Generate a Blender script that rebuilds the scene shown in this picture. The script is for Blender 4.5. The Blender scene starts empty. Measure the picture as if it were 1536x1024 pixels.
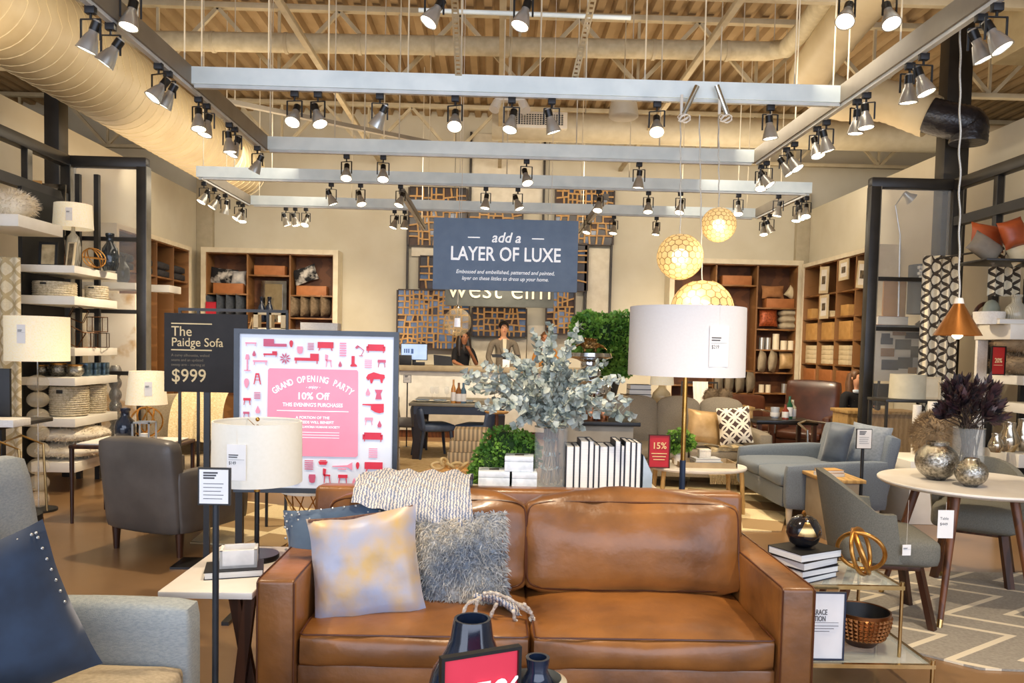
import bpy, bmesh, math, random
from mathutils import Vector as V, Matrix as MX, noise
rnd = random.Random(7)
PI = math.pi
scene = bpy.context.scene
COL = scene.collection
F, CX = 1160.0, 768.0
H = 1.55
PITCH, ROLL = math.radians(-2.7), 0.022
# ---------------------------------------------------------------- camera
def cam_rot(yaw): return MX.Rotation(-yaw, 3, 'Z') @ MX.Rotation(PI/2+PITCH, 3, 'X') @ MX.Rotation(ROLL, 3, 'Z')
yaw, CY = 0.02, 545.0
def proj(v):
    c = R.transposed() @ (V(v)-V((0, 0, H)))
    return (CX+F*c.x/-c.z, CY-F*c.y/-c.z)
for _ in range(8):
    R = cam_rot(yaw)
    a = proj((0, 1000, H)); yaw += (a[0]-744)/F; CY += 519-a[1]
R = cam_rot(yaw)
cd = bpy.data.cameras.new('camera'); cam = bpy.data.objects.new('camera', cd); COL.objects.link(cam)
cam.matrix_world = MX.Translation((0, 0, H)) @ R.to_4x4()
cd.sensor_width = 36; cd.lens = 36*F/1536; cd.shift_y = (CY-512)/1536; cd.clip_start = .05; cd.clip_end = 100
scene.camera = cam
def P(px, py, Y):
    d = R @ V(((px-CX)/F, -(py-CY)/F, -1)); return V((0, 0, H)) + d*(Y/d.y)
def G(px, py, z):
    d = R @ V(((px-CX)/F, -(py-CY)/F, -1)); return V((0, 0, H)) + d*((z-H)/d.z)
def X(px, Y, z):
    py = 519
    for _ in range(3):
        x = P(px, py, Y).x; py = proj((x, Y, z))[1]
    return P(px, py, Y).x
def S(n, Y): return n*Y/F
# ---------------------------------------------------------------- materials
def hexc(h):
    h = h.lstrip('#'); c = [int(h[i:i+2], 16)/255 for i in (0, 2, 4)]
    return tuple((x/12.92 if x <= .04045 else ((x+.055)/1.055)**2.4) for x in c)+(1,)
MATS = {}
def mat(name, c1, c2=None, rough=.6, metal=0, scale=8, bump=0, bscale=60, emit=0, ecol=None, trans=0, alpha=1, kind='noise', sheen=0, coat=0, stretch=None, detail=4, ramp=(.35, .65)):
    if name in MATS: return MATS[name]
    m = bpy.data.materials.new(name); m.use_nodes = True; nt = m.node_tree; N = nt.nodes; L = nt.links
    b = N['Principled BSDF']; c1 = hexc(c1); c2 = hexc(c2) if c2 else tuple(min(1, x*.8) for x in c1[:3])+(1,)
    tc = N.new('ShaderNodeTexCoord'); mp = N.new('ShaderNodeMapping'); L.new(tc.outputs['Object'], mp.inputs[0])
    if stretch: mp.inputs['Scale'].default_value = stretch
    if kind == 'noise':
        t = N.new('ShaderNodeTexNoise'); t.inputs['Scale'].default_value = scale; t.inputs['Detail'].default_value = detail; out = t.outputs['Fac']
    elif kind == 'wave':
        t = N.new('ShaderNodeTexWave'); t.inputs['Scale'].default_value = scale; t.inputs['Distortion'].default_value = 4; t.inputs['Detail Scale'].default_value = 2; out = t.outputs['Fac']
    elif kind == 'stripe':
        t = N.new('ShaderNodeTexWave'); t.inputs['Scale'].default_value = scale; t.inputs['Distortion'].default_value = .3; out = t.outputs['Fac']
    elif kind == 'voronoi':
        t = N.new('ShaderNodeTexVoronoi'); t.inputs['Scale'].default_value = scale; out = t.outputs['Distance']
    elif kind == 'checker':
        t = N.new('ShaderNodeTexChecker'); t.inputs['Scale'].default_value = scale; out = t.outputs['Fac']
    L.new(mp.outputs[0], t.inputs['Vector'])
    r = N.new('ShaderNodeValToRGB'); r.color_ramp.elements[0].position = ramp[0]; r.color_ramp.elements[1].position = ramp[1]
    r.color_ramp.elements[0].color = c1; r.color_ramp.elements[1].color = c2
    L.new(out, r.inputs[0]); L.new(r.outputs[0], b.inputs['Base Color'])
    b.inputs['Roughness'].default_value = rough; b.inputs['Metallic'].default_value = metal
    b.inputs['Transmission Weight'].default_value = trans; b.inputs['Alpha'].default_value = alpha
    if sheen: b.inputs['Sheen Weight'].default_value = sheen
    if coat: b.inputs['Coat Weight'].default_value = coat; b.inputs['Coat Roughness'].default_value = .15
    if emit:
        b.inputs['Emission Strength'].default_value = emit
        if ecol: b.inputs['Emission Color'].default_value = hexc(ecol)
        else: L.new(r.outputs[0], b.inputs['Emission Color'])
    if bump:
        n2 = N.new('ShaderNodeTexNoise'); n2.inputs['Scale'].default_value = bscale; n2.inputs['Detail'].default_value = 3
        L.new(mp.outputs[0], n2.inputs['Vector']); bp = N.new('ShaderNodeBump'); bp.inputs['Strength'].default_value = bump; bp.inputs['Distance'].default_value = .01
        L.new(n2.outputs['Fac'], bp.inputs['Height']); L.new(bp.outputs[0], b.inputs['Normal'])
    MATS[name] = m; return m
# ---------------------------------------------------------------- mesh builder
class B:
    def __init__(s): s.bm = bmesh.new()
    def box(s, x0, x1, y0, y1, z0, z1, bev=0, seg=2, M=None):
        m = MX.Translation(((x0+x1)/2, (y0+y1)/2, (z0+z1)/2)) @ MX.Diagonal((abs(x1-x0), abs(y1-y0), abs(z1-z0), 1))
        if M is not None: m = M @ m
        r = bmesh.ops.create_cube(s.bm, size=1, matrix=m)
        if bev:
            e = list({e for v in r['verts'] for e in v.link_edges})
            bmesh.ops.bevel(s.bm, geom=e, offset=bev, segments=seg, affect='EDGES', profile=.5)
        return s
    def cyl(s, p0, p1, r0, r1=None, n=12):
        p0, p1 = V(p0), V(p1); d = p1-p0; r1 = r0 if r1 is None else r1
        q = d.to_track_quat('Z', 'Y').to_matrix().to_4x4(); q.translation = p0
        a = [s.bm.verts.new(q @ V((math.cos(t)*r0, math.sin(t)*r0, 0))) for t in [2*PI*i/n for i in range(n)]]
        b = [s.bm.verts.new(q @ V((math.cos(t)*r1, math.sin(t)*r1, d.length))) for t in [2*PI*i/n for i in range(n)]]
        for i in range(n): s.bm.faces.new((a[i], a[(i+1) % n], b[(i+1) % n], b[i]))
        s.bm.faces.new(a[::-1]); s.bm.faces.new(b); return s
    def bar(s, p0, p1, w, h=None):
        p0, p1 = V(p0), V(p1); d = p1-p0; h = h or w
        q = d.to_track_quat('Y', 'Z').to_matrix().to_4x4(); q.translation = p0
        s.box(-w/2, w/2, 0, d.length, -h/2, h/2, M=q); return s
    def tube(s, pts, r, n=6, closed=False):
        pts = [V(p) for p in pts]; k = len(pts); rings = []; prev = None
        rs = r if isinstance(r, (list, tuple)) else [r]*k
        for i, p in enumerate(pts):
            if closed: t = pts[(i+1) % k]-pts[i-1]
            else: t = pts[min(i+1, k-1)]-pts[max(i-1, 0)]
            t.normalize()
            if prev is None: u = t.orthogonal().normalized()
            else: u = (prev-t*prev.dot(t)); u = u.normalized() if u.length > 1e-5 else t.orthogonal().normalized()
            prev = u; w = t.cross(u)
            rings.append([s.bm.verts.new(p+(u*math.cos(2*PI*j/n)+w*math.sin(2*PI*j/n))*rs[i]) for j in range(n)])
        m = k if closed else k-1
        for i in range(m):
            a, b = rings[i], rings[(i+1) % k]
            for j in range(n): s.bm.faces.new((a[j], a[(j+1) % n], b[(j+1) % n], b[j]))
        if not closed: s.bm.faces.new(rings[0][::-1]); s.bm.faces.new(rings[-1])
        return s
    def lathe(s, prof, n=24, c=(0, 0, 0), M=None):
        c = V(c); rings = []
        T = (lambda p: M @ p) if M is not None else (lambda p: p)
        for r, z in prof:
            if r < 1e-5: rings.append([s.bm.verts.new(T(c+V((0, 0, z))))])
            else: rings.append([s.bm.verts.new(T(c+V((math.cos(2*PI*j/n)*r, math.sin(2*PI*j/n)*r, z)))) for j in range(n)])
        for a, b in zip(rings, rings[1:]):
            for j in range(n):
                k = (j+1) % n
                if len(a) == 1 and len(b) == 1: break
                if len(a) == 1: s.bm.faces.new((a[0], b[k], b[j]))
                elif len(b) == 1: s.bm.faces.new((a[j], a[k], b[0]))
                else: s.bm.faces.new((a[j], a[k], b[k], b[j]))
        return s
    def ball(s, c, r, sc=(1, 1, 1), n=16, M=None):
        m = MX.Translation(c) @ MX.Diagonal((sc[0]*r, sc[1]*r, sc[2]*r, 1))
        if M is not None: m = M @ m
        bmesh.ops.create_uvsphere(s.bm, u_segments=n, v_segments=max(6, n//2), radius=1, matrix=m); return s
    def face(s, pts):
        s.bm.faces.new([s.bm.verts.new(p) for p in pts]); return s
    def prism(s, pts, y0, y1, M=None):
        """polygon in xz extruded along y"""
        T = (lambda p: M @ p) if M is not None else (lambda p: p)
        a = [s.bm.verts.new(T(V((p[0], y0, p[1])))) for p in pts]; b = [s.bm.verts.new(T(V((p[0], y1, p[1])))) for p in pts]
        k = len(pts)
        s.bm.faces.new(a); s.bm.faces.new(b[::-1])
        for i in range(k): s.bm.faces.new((a[i], b[i], b[(i+1) % k], a[(i+1) % k]))
        return s
    def grid(s, fn, nu, nv, cu=False):
        g = [[s.bm.verts.new(fn(i/nu, j/nv)) for j in range(nv+1)] for i in range(nu if cu else nu+1)]
        for i in range(nu):
            a, b = g[i], g[(i+1) % len(g)]
            for j in range(nv): s.bm.faces.new((a[j], b[j], b[j+1], a[j+1]))
        return s
    def puff(s, w, d, h, puff=.03, r=.03, n=8, c=(0, 0, 0), M=None, wr=0, seed=0):
        """rounded cushion box w x d x h, bulging; centred at c"""
        b2 = bmesh.new(); bmesh.ops.create_cube(b2, size=1)
        bmesh.ops.subdivide_edges(b2, edges=b2.edges[:], cuts=n, use_grid_fill=True)
        for v in b2.verts:
            u = v.co*2; p = V((u.x*w/2, u.y*d/2, u.z*h/2)); q = V((max(-w/2+r, min(w/2-r, p.x)), max(-d/2+r, min(d/2-r, p.y)), max(-h/2+r, min(h/2-r, p.z))))
            e = p-q
            if e.length > 1e-6: p = q+e.normalized()*r*min(1, e.length/r) if e.length < r else q+e.normalized()*r
            bz = (1-u.x**2)*(1-u.y**2)*u.z; by = (1-u.x**2)*(1-u.z**2)*u.y; bx = (1-u.y**2)*(1-u.z**2)*u.x
            p += V((bx*puff*.3, by*puff, bz*puff))
            if wr: p += V((0, 1, 0))*wr*noise.noise(p*9+V((seed, 0, 0)))+V((0, 0, 1))*wr*noise.noise(p*7+V((0, seed, 3)))
            v.co = p
        T = MX.Translation(c) if M is None else M @ MX.Translation(c)
        s._merge(b2, T); return s
    def pillow(s, w, h, t, n=14, M=None, wr=.004, seed=0, pinch=.07):
        """square pillow standing in xz plane, thickness along y"""
        b2 = bmesh.new()
        for sg in (1, -1):
            g = []
            for i in range(n+1):
                row = []
                for j in range(n+1):
                    u, v = 2*i/n-1, 2*j/n-1
                    k = 1-pinch*(1-abs(u)**2*1)*(abs(v)**3) ; k2 = 1-pinch*(1-abs(v)**2)*(abs(u)**3)
                    th = t/2*((1-abs(u)**2.6)*(1-abs(v)**2.6))**.55
                    p = V((u*w/2*k2, sg*th, v*h/2*k))
                    if wr: p += V((noise.noise(p*8+V((seed, 1, 0)))*wr, noise.noise(p*10+V((seed, 5, 0)))*wr*2.5, noise.noise(p*8+V((seed, 9, 0)))*wr))
                    row.append(b2.verts.new(p))
                g.append(row)
            for i in range(n):
                for j in range(n):
                    f = (g[i][j], g[i+1][j], g[i+1][j+1], g[i][j+1]); b2.faces.new(f if sg < 0 else f[::-1])
        bmesh.ops.remove_doubles(b2, verts=b2.verts[:], dist=.0008)
        s._merge(b2, M if M is not None else MX.Identity(4)); return s
    def _merge(s, b2, T):
        mp = {}
        for v in b2.verts: mp[v] = s.bm.verts.new(T @ v.co)
        for f in b2.faces:
            try: s.bm.faces.new([mp[v] for v in f.verts])
            except ValueError: pass
        b2.free()
    def done(s, name, material, parent=None, smooth=40, loc=None, fixn=True):
        if fixn: bmesh.ops.recalc_face_normals(s.bm, faces=s.bm.faces[:])
        me = bpy.data.meshes.new(name); s.bm.to_mesh(me); s.bm.free()
        for m in (material if isinstance(material, (list, tuple)) else [material]): me.materials.append(m)
        if smooth:
            me.polygons.foreach_set('use_smooth', [True]*len(me.polygons)); me.set_sharp_from_angle(angle=math.radians(smooth))
        o = bpy.data.objects.new(name, me); COL.objects.link(o)
        if parent: o.parent = parent
        if loc: o.location = loc
        return o
def tag(o, label, cat, group=None):
    o['label'] = label; o['category'] = cat
    if group: o['group'] = group
    return o
def thing(name, label, cat, loc=(0, 0, 0), rz=0, group=None, tilt=None):
    o = bpy.data.objects.new(name, None); COL.objects.link(o); o.empty_display_size = .1
    o.location = loc; o.rotation_euler = (tilt or 0, 0, rz); return tag(o, label, cat, group)
def solo(name, b, m, label, cat, loc=(0, 0, 0), rz=0, group=None, smooth=40):
    o = b.done(name, m, None, smooth); o.location = loc; o.rotation_euler = (0, 0, rz); return tag(o, label, cat, group)
def struct(name, b, m, smooth=30):
    o = b.done(name, m, None, smooth); o['kind'] = 'structure'; return o
def kids(o): return [c for c in COL.objects if c.parent == o]
def dup(o, loc, rz=None, label=None, group=None, scale=None):
    r = o.copy(); COL.objects.link(r); r.location = loc
    if rz is not None: r.rotation_euler = (o.rotation_euler[0], o.rotation_euler[1], rz)
    if scale: r.scale = (scale,)*3 if not isinstance(scale, tuple) else scale
    if label: r['label'] = label
    if group: r['group'] = group
    for c in kids(o):
        k = c.copy(); COL.objects.link(k); k.parent = r
        for g in kids(c): q = g.copy(); COL.objects.link(q); q.parent = k
    return r
ORD = ['first', 'second', 'third', 'fourth', 'fifth', 'sixth', 'seventh', 'eighth', 'ninth', 'tenth', 'eleventh', 'twelfth', 'thirteenth', 'fourteenth']
def text(s, size, loc, parent, m, align='CENTER', bold=0, shear=0, sx=1, name='lettering', rot=None, th=.001):
    c = bpy.data.curves.new('t', 'FONT'); c.body = s; c.size = size; c.align_x = align; c.align_y = 'CENTER'; c.offset = bold*size; c.shear = shear; c.extrude = th; c.resolution_u = 3
    o = bpy.data.objects.new('t', c); COL.objects.link(o)
    me = bpy.data.meshes.new_from_object(o); bpy.data.objects.remove(o)
    Mt = MX.Translation(loc) @ (rot or MX.Identity(4)) @ MX.Rotation(PI/2, 4, 'X') @ MX.Diagonal((sx, 1, 1, 1)); me.transform(Mt)
    me.materials.clear(); me.materials.append(m)
    o = bpy.data.objects.new(name, me); COL.objects.link(o); o.parent = parent; return o
def skin(nodes, edges, sub=2, root=0):
    me = bpy.data.meshes.new('s'); me.from_pydata([n[:3] for n in nodes], edges, [])
    o = bpy.data.objects.new('s', me); COL.objects.link(o); o.modifiers.new('k', 'SKIN'); 
    for i, n in enumerate(nodes):
        d = me.skin_vertices[0].data[i]; d.radius = (n[3], n[4] if len(n) > 4 else n[3]); d.use_root = (i == root)
    sb = o.modifiers.new('b', 'SUBSURF'); sb.levels = sb.render_levels = sub
    dg = bpy.context.evaluated_depsgraph_get(); r = bpy.data.meshes.new_from_object(o.evaluated_get(dg)); bpy.data.objects.remove(o)
    r.polygons.foreach_set('use_smooth', [True]*len(r.polygons)); return r
def meshobj(name, me, m, parent):
    me.materials.clear(); me.materials.append(m); o = bpy.data.objects.new(name, me); COL.objects.link(o); o.parent = parent; return o
# palette
wallm = mat('wall_paint', '#d6cfba', '#d0c8b1', rough=.85, scale=2)
deckm = mat('deck_paint', '#ab916b', '#9e855e', rough=.8, scale=3)
steelp = mat('painted_steel', '#c8bb9c', '#b8a988', rough=.6, scale=5)
ductm = mat('painted_duct', '#c2b18d', '#b5a27d', rough=.5, scale=3)
darkst = mat('dark_steel', '#2e2b27', '#23211e', rough=.4, scale=6)
railm = mat('rail_front', '#e4eeee', '#d3dfe1', rough=.4, scale=4, emit=.13)  # slight emission brightens the painted rail fronts, though they are no lamps
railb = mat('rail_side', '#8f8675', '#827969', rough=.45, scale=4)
blackm = mat('black_metal', '#161514', '#0d0d0d', rough=.35, scale=20)
blackp = mat('black_plastic', '#141416', '#1c1c1f', rough=.5)
chrome = mat('chrome', '#d9d9d6', '#c9c9c6', rough=.15, metal=1)
silverp = mat('lamp_silver', '#cfcfcb', '#bdbdb8', rough=.3, metal=.7)
brass = mat('brass', '#c79a55', '#b3863f', rough=.25, metal=1, scale=15)
gold = mat('gilded', '#c69350', '#a87534', rough=.35, metal=.9, scale=30)
glow = mat('lamp_glow', '#fff3d8', '#fff3d8', emit=9, ecol='#fff0cf')
white = mat('white_lacquer', '#f2ede0', '#e9e3d4', rough=.45, scale=5)
whitew = mat('white_linen', '#f1ece2', '#e6e0d4', rough=.8, scale=60, bump=.2, bscale=400)
shade = mat('shade_linen', '#dcdad9', '#dad7d6', rough=.8, scale=80, emit=.05)
shadew = mat('shade_warm', '#f3e6c8', '#ead9b5', rough=.8, scale=80, emit=.35)
tagm = mat('price_tag_paper', '#f4f2ee', '#eeece8', rough=.7)
inkm = mat('ink_grey', '#5a5a5c', '#4a4a4c', rough=.7)
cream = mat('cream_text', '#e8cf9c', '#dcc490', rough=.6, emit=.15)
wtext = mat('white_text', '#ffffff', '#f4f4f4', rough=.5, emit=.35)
redm = mat('sign_red', '#c3283a', '#bd2436', rough=.5, scale=3)
woodd = mat('dark_walnut', '#4a2a18', '#351c0f', rough=.4, scale=5, stretch=(1, 1, .1), kind='wave')
woodm = mat('mid_walnut', '#6b3f22', '#54301a', rough=.45, scale=5, kind='wave')
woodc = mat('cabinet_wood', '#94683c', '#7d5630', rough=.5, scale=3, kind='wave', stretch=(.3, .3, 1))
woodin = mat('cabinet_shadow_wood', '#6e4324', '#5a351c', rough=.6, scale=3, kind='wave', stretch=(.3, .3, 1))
crate = mat('crate_wood', '#b37240', '#9f6234', rough=.6, scale=6)
box_tan = mat('box_tan', '#cf9f5c', '#c08f4e', rough=.7, scale=8)
box_cream = mat('box_cream', '#e2cfa8', '#d4c096', rough=.7, scale=8)
marble = mat('white_marble', '#f0eee9', '#cfcdc9', rough=.3, scale=9, detail=8, ramp=(.45, .75))
glass = mat('clear_glass', '#eef4f2', '#e6eeec', rough=.03, trans=1)
glassd = mat('smoky_glass', '#4f5a63', '#3a444c', rough=.05, trans=.75, scale=20)
mercury = mat('mercury_glass', '#b9b5aa', '#6f6b62', rough=.18, metal=.95, scale=60, bump=.5, bscale=120)
silver = mat('polished_silver', '#d6d8da', '#a9abad', rough=.08, metal=1, scale=5)
greyf = mat('grey_upholstery', '#8e8a82', '#7d7a74', rough=.9, scale=120, bump=.3, bscale=500)
bluef = mat('blue_grey_upholstery', '#75808c', '#65707c', rough=.9, scale=150, bump=.3, bscale=500, sheen=.2)
velvet = mat('navy_velvet', '#26384f', '#1b2a3d', rough=.8, scale=10, sheen=.4)
furg = mat('grey_fur', '#c9c4b8', '#8f98a3', rough=.9, scale=5, ramp=(.4, .6))
furt = mat('taupe_fur', '#a48d6c', '#7f6a4e', rough=.95, scale=8)
furw = mat('white_fur', '#efe6d2', '#dccfb6', rough=.95, scale=6)
# ================================================================ room shell
YB = 15.0; ZC = 5.9; XL, XR = -5.72, 6.0
b = B().box(-12, 12, -4, YB+.3, -.1, 0)
struct('floor', b, mat('polished_concrete', '#98754f', '#775b3c', rough=.3, scale=.9, detail=8, coat=.25, bump=.04, bscale=8, ramp=(.3, .7)))
struct('wall_back', B().box(-12, 12, YB, YB+.2, 0, ZC+.3), wallm)
struct('wall_left', B().box(XL-.15, XL, 2.0, YB, 0, 4.3), wallm)
struct('wall_right', B().box(XR, XR+.15, 2.0, YB, 0, 4.3), wallm)
struct('wall_far_left', B().box(-12.2, -12, -4, YB+.2, 0, ZC+.3), wallm)
struct('wall_far_right', B().box(12, 12.2, -4, YB+.2, 0, ZC+.3), wallm)
struct('trim_1', B().box(XL, X(322, YB, 4), YB-.12, YB, 0, 4.6, .01), mat('wall_pilaster', '#b9ae95', '#b0a58c', rough=.85))
struct('trim_2', B().box(X(1192, YB, 4), XR, YB-.12, YB, 0, 4.6, .01), MATS['wall_pilaster'])
# corrugated deck running away from the camera
b = B(); pt = .24; n = int(24/pt)
for i in range(n):
    x = -12+i*pt
    for (xa, za, xb, zb) in ((x, ZC, x+.1, ZC), (x+.1, ZC, x+.13, ZC+.09), (x+.13, ZC+.09, x+.21, ZC+.09), (x+.21, ZC+.09, x+.24, ZC)):
        b.face([(xa, -4, za), (xb, -4, zb), (xb, YB+.2, zb), (xa, YB+.2, za)])
struct('ceiling', b, deckm, smooth=0)
# ---- joists: each a thing of its own
def joist(Y, zb, zt, label, ph):
    t = thing('roof_joist', label, 'joist', (0, Y, 0), group='open web roof joists')
    B().box(-11.9, 11.9, -.05, .05, zt-.07, zt, .005).done('top_chord', steelp, t)
    B().box(-11.9, 11.9, -.05, .05, zb-.06, zb, .005).done('bottom_chord', steelp, t)
    w = B(); k = 1.55; x = -11.6+ph
    while x < 11.4:
        w.bar((x, 0, zt-.06), (x+k/2, 0, zb-.03), .05); w.bar((x+k/2, 0, zb-.03), (x+k, 0, zt-.06), .05); w.bar((x+k/2, .03, zb-.03), (x+k/2, .03, zt-.04), .035); x += k
    w.done('web', steelp, t)
joist(10.2, 5.0, 5.86, 'cream open web steel joist crossing the ceiling behind the nearer light bar', .2)
joist(14.15, 5.0, 5.86, 'cream open web steel joist close to the back wall under the deck', .7)
b = B().box(-11.9, 11.9, 7.66, 7.74, 4.98, 5.06, .005)
solo('conduit', b, steelp, 'cream steel member crossing the top right of the ceiling', 'conduit')
for i, (xx, lb) in enumerate(((-2.25, 'cream steel brace running back above the left pair of spotlights'), (0.0, 'cream steel brace running back above the middle of the light bars'), (2.3, 'cream steel brace running back above the right pair of pendant cords'))):
    solo('ceiling_brace', B().box(xx-.035, xx+.035, 4, 14.9, 4.93, 4.99, .004), steelp, lb, 'brace', group='steel braces under the joists')
# ---- ducts
def spiral(name, label, x, z, r, y0, y1, m, step=.17):
    t = thing(name, label, 'duct', (x, 0, z))
    B().cyl((0, y0, 0), (0, y1, 0), r, n=40).done('duct_body', m, t, smooth=60)
    s = B(); y = y0+.05
    while y < y1:
        s.tube([(math.cos(a)*r, y+a/(2*PI)*step*.6, math.sin(a)*r) for a in [2*PI*k/28 for k in range(28)]], .007, n=4, closed=True); y += step
    s.done('seam', mat('duct_seam', '#d8c79b', '#d0be92', rough=.45), t)
    return t
spiral('spiral_duct', 'big beige spiral duct running along the upper left of the ceiling', -4.4, 4.42, .46, 2.6, 13.2, ductm)
t = thing('ceiling_pipe_duct', 'slim cream insulated pipe crossing the ceiling and bending away at right', 'duct')
pts = [P(40, 58, 9.6), P(170, 60, 9.6), P(700, 69, 9.6), P(1150, 77, 9.6), P(1180, 72, 9.4), P(1205, 45, 8.9), P(1265, -40, 7.6)]
b = B(); b.tube(pts, .115, 14); b.done('pipe_body', mat('pipe_wrap', '#cfc3a3', '#bfb291', rough=.7, scale=12, bump=.4, bscale=12), t, smooth=60)
b = B()
for px in range(210, 1150, 110):
    q = P(px, 58+(px-40)*.0175, 9.6); b.cyl(q-V((.02, 0, 0)), q+V((.02, 0, 0)), .125, n=14)
b.done('band', steelp, t)
t = thing('supply_duct', 'round cream duct with a vent grille crossing in front of the back wall', 'duct')
a, c = P(738, 188, 12.3), P(1700, 216, 12.3)
B().cyl(a, c, .225, n=32).done('duct_body', mat('round_duct', '#d2c8ac', '#c8bd9f', rough=.5), t, smooth=60)
g = P(809, 180, 12.02); gr = B(); gr.box(g.x-.43, g.x+.43, g.y-.02, g.y+.1, g.z-.125, g.z+.125, .01); gr.done('grille_frame', white, t)
gr = B().box(g.x-.37, g.x+.37, g.y-.025, g.y-.018, g.z-.085, g.z+.085); gr.done('grille_back', blackp, t)
gr = B()
for i in range(19): gr.box(g.x-.37+i*.041-.005, g.x-.37+i*.041+.005, g.y-.04, g.y-.024, g.z-.085, g.z+.085)
for i in range(7): gr.box(g.x-.37, g.x+.37, g.y-.045, g.y-.03, g.z-.085+i*.028-.003, g.z-.085+i*.028+.003)
gr.done('grille', white, t)
def coil(name, label, pts, r, m):
    t = thing(name, label, 'duct'); path = [V(p) for p in pts]; q = []
    for i in range(len(path)-1):
        for k in range(10): q.append(path[i].lerp(path[i+1], k/10))
    q.append(path[-1])
    for _ in range(6): q = [q[0]]+[(q[i-1]+q[i]*2+q[i+1])/4 for i in range(1, len(q)-1)]+[q[-1]]
    B().tube(q, [r*(1+.03*(i % 2)) for i in range(len(q))], 18).done('duct_body', m, t, smooth=60); return t
coil('flexible_duct', 'wide beige flexible duct descending from upper right behind the right rail', [P(1345, -60, 7.0), P(1255, 50, 8.6), P(1208, 122, 9.6), P(1262, 152, 9.7), P(1330, 150, 9.5), P(1398, 176, 9.2)], .24, ductm)
coil('black_flexible_duct', 'black plastic wrapped duct collar around the top of the right column', [P(1392, 172, 9.15), P(1420, 180, 9.05), P(1455, 186, 9.0), P(1452, 215, 9.0)], .2, mat('black_wrap', '#17161a', '#26252a', rough=.3, scale=9, bump=.8, bscale=20))
b = B().box(5.15, 6.3, 3.0, 8.2, 4.62, 5.4, .02)
solo('trunk_duct', b, mat('trunk_duct_paint', '#a59572', '#9b8b68', rough=.6), 'large rectangular beige trunk duct at the top right corner', 'duct')
# hanging bell speaker
q = P(935, 178, 8.6); r = S(22, 8.6)
t = thing('bell_speaker', 'cream bell shaped pendant loudspeaker hanging right of the vent grille', 'speaker', (q.x, q.y, q.z))
B().lathe([(0, .0), (r*.85, 0), (r, .02), (r*.98, .08), (r*.72, .3), (r*.66, .34), (0, .34)], 28).done('housing', mat('speaker_cream', '#d9d0ba', '#d0c6ae', rough=.5), t)
B().cyl((0, 0, .34), (0, 0, ZC-q.z), .006, n=6).done('wire', steelp, t)
# ceiling bits: emergency light, cameras
q = P(765, 150, 8.9)
t = thing('emergency_light', 'white twin head emergency light hung below the ceiling centre', 'light', (q.x, q.y, q.z))
B().box(-.17, .17, -.05, .05, -.02, .12, .015).done('body', white, t)
for sx in (-1, 1): B().cyl((sx*.14, 0, -.02), (sx*.18, -.05, -.13), .05, .06).done('lamp_head', white, t)
B().cyl((0, 0, .1), (0, 0, ZC-q.z), .012, n=6).done('stem', steelp, t)
# ================================================================ lighting rails
ZT = 3.6
def rail(name, label, p0, p1, m, w=.07, h=.13, drop=True, rods=()):
    t = thing(name, label, 'light track'); p0, p1 = V(p0), V(p1)
    B().bar(p0, p1, w, h).done('channel', m, t)
    d = (p1-p0); B().bar(p0+d*.01-V((0, 0, h/2+.014)), p1-d*.01-V((0, 0, h/2+.014)), w*.55, .026).done('track_strip', mat('track_white', '#dfe2e0', '#d2d6d4', rough=.35), t)
    for k in rods:
        q = p0+d*k; B().cyl((q.x, q.y, q.z+h/2), (q.x, q.y, ZC), .0065, n=6).done('hanging_rod', mat('rod_cream', '#d9d1bc', '#cfc6ae', rough=.5), t)
    return t
def GR(px, py, z=ZT): return G(px, py, z)
A0, A1 = GR(280, 112), GR(1266, 145)
C0, C1 = GR(399, 216), GR(1136, 234)
E0, E1 = GR(298, 259), GR(1219, 281)
D0, D1 = GR(375, 301), GR(1137, 319)
YA, YBB, YE, YD = (A0.y+A1.y)/2, (C0.y+C1.y)/2, (E0.y+E1.y)/2, (D0.y+D1.y)/2
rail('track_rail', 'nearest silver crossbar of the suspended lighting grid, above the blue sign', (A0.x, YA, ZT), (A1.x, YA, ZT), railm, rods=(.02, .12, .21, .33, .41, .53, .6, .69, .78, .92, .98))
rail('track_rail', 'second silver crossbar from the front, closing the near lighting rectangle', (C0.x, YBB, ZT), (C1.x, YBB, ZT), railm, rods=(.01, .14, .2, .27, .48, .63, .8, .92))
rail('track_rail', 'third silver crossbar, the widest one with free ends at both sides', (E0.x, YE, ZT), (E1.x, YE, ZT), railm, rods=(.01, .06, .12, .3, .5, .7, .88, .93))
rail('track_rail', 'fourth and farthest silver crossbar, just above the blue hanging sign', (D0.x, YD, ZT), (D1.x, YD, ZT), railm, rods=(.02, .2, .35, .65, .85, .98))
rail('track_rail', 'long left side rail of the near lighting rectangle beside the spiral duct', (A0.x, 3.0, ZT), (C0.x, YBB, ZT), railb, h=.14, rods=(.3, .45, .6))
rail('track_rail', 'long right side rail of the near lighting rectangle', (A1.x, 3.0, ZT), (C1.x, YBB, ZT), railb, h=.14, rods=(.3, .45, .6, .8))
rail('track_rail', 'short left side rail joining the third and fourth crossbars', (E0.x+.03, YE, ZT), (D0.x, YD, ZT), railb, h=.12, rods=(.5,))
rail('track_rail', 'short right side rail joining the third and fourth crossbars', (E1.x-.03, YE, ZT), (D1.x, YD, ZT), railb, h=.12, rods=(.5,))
xa, xb = G(607, 288, ZT-.1).x, G(912, 285, ZT-.1).x
rail('track_rail', 'short inner rail left of the blue sign running toward the back wall', (xa, YE+.1, ZT-.15), (xa, YD+1.2, ZT-.15), railb, h=.07, rods=(.9,))
rail('track_rail', 'short inner rail right of the blue sign running toward the back wall', (xb, YE+.1, ZT-.15), (xb, YD+1.2, ZT-.15), railb, h=.07, rods=(.9,))
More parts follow.
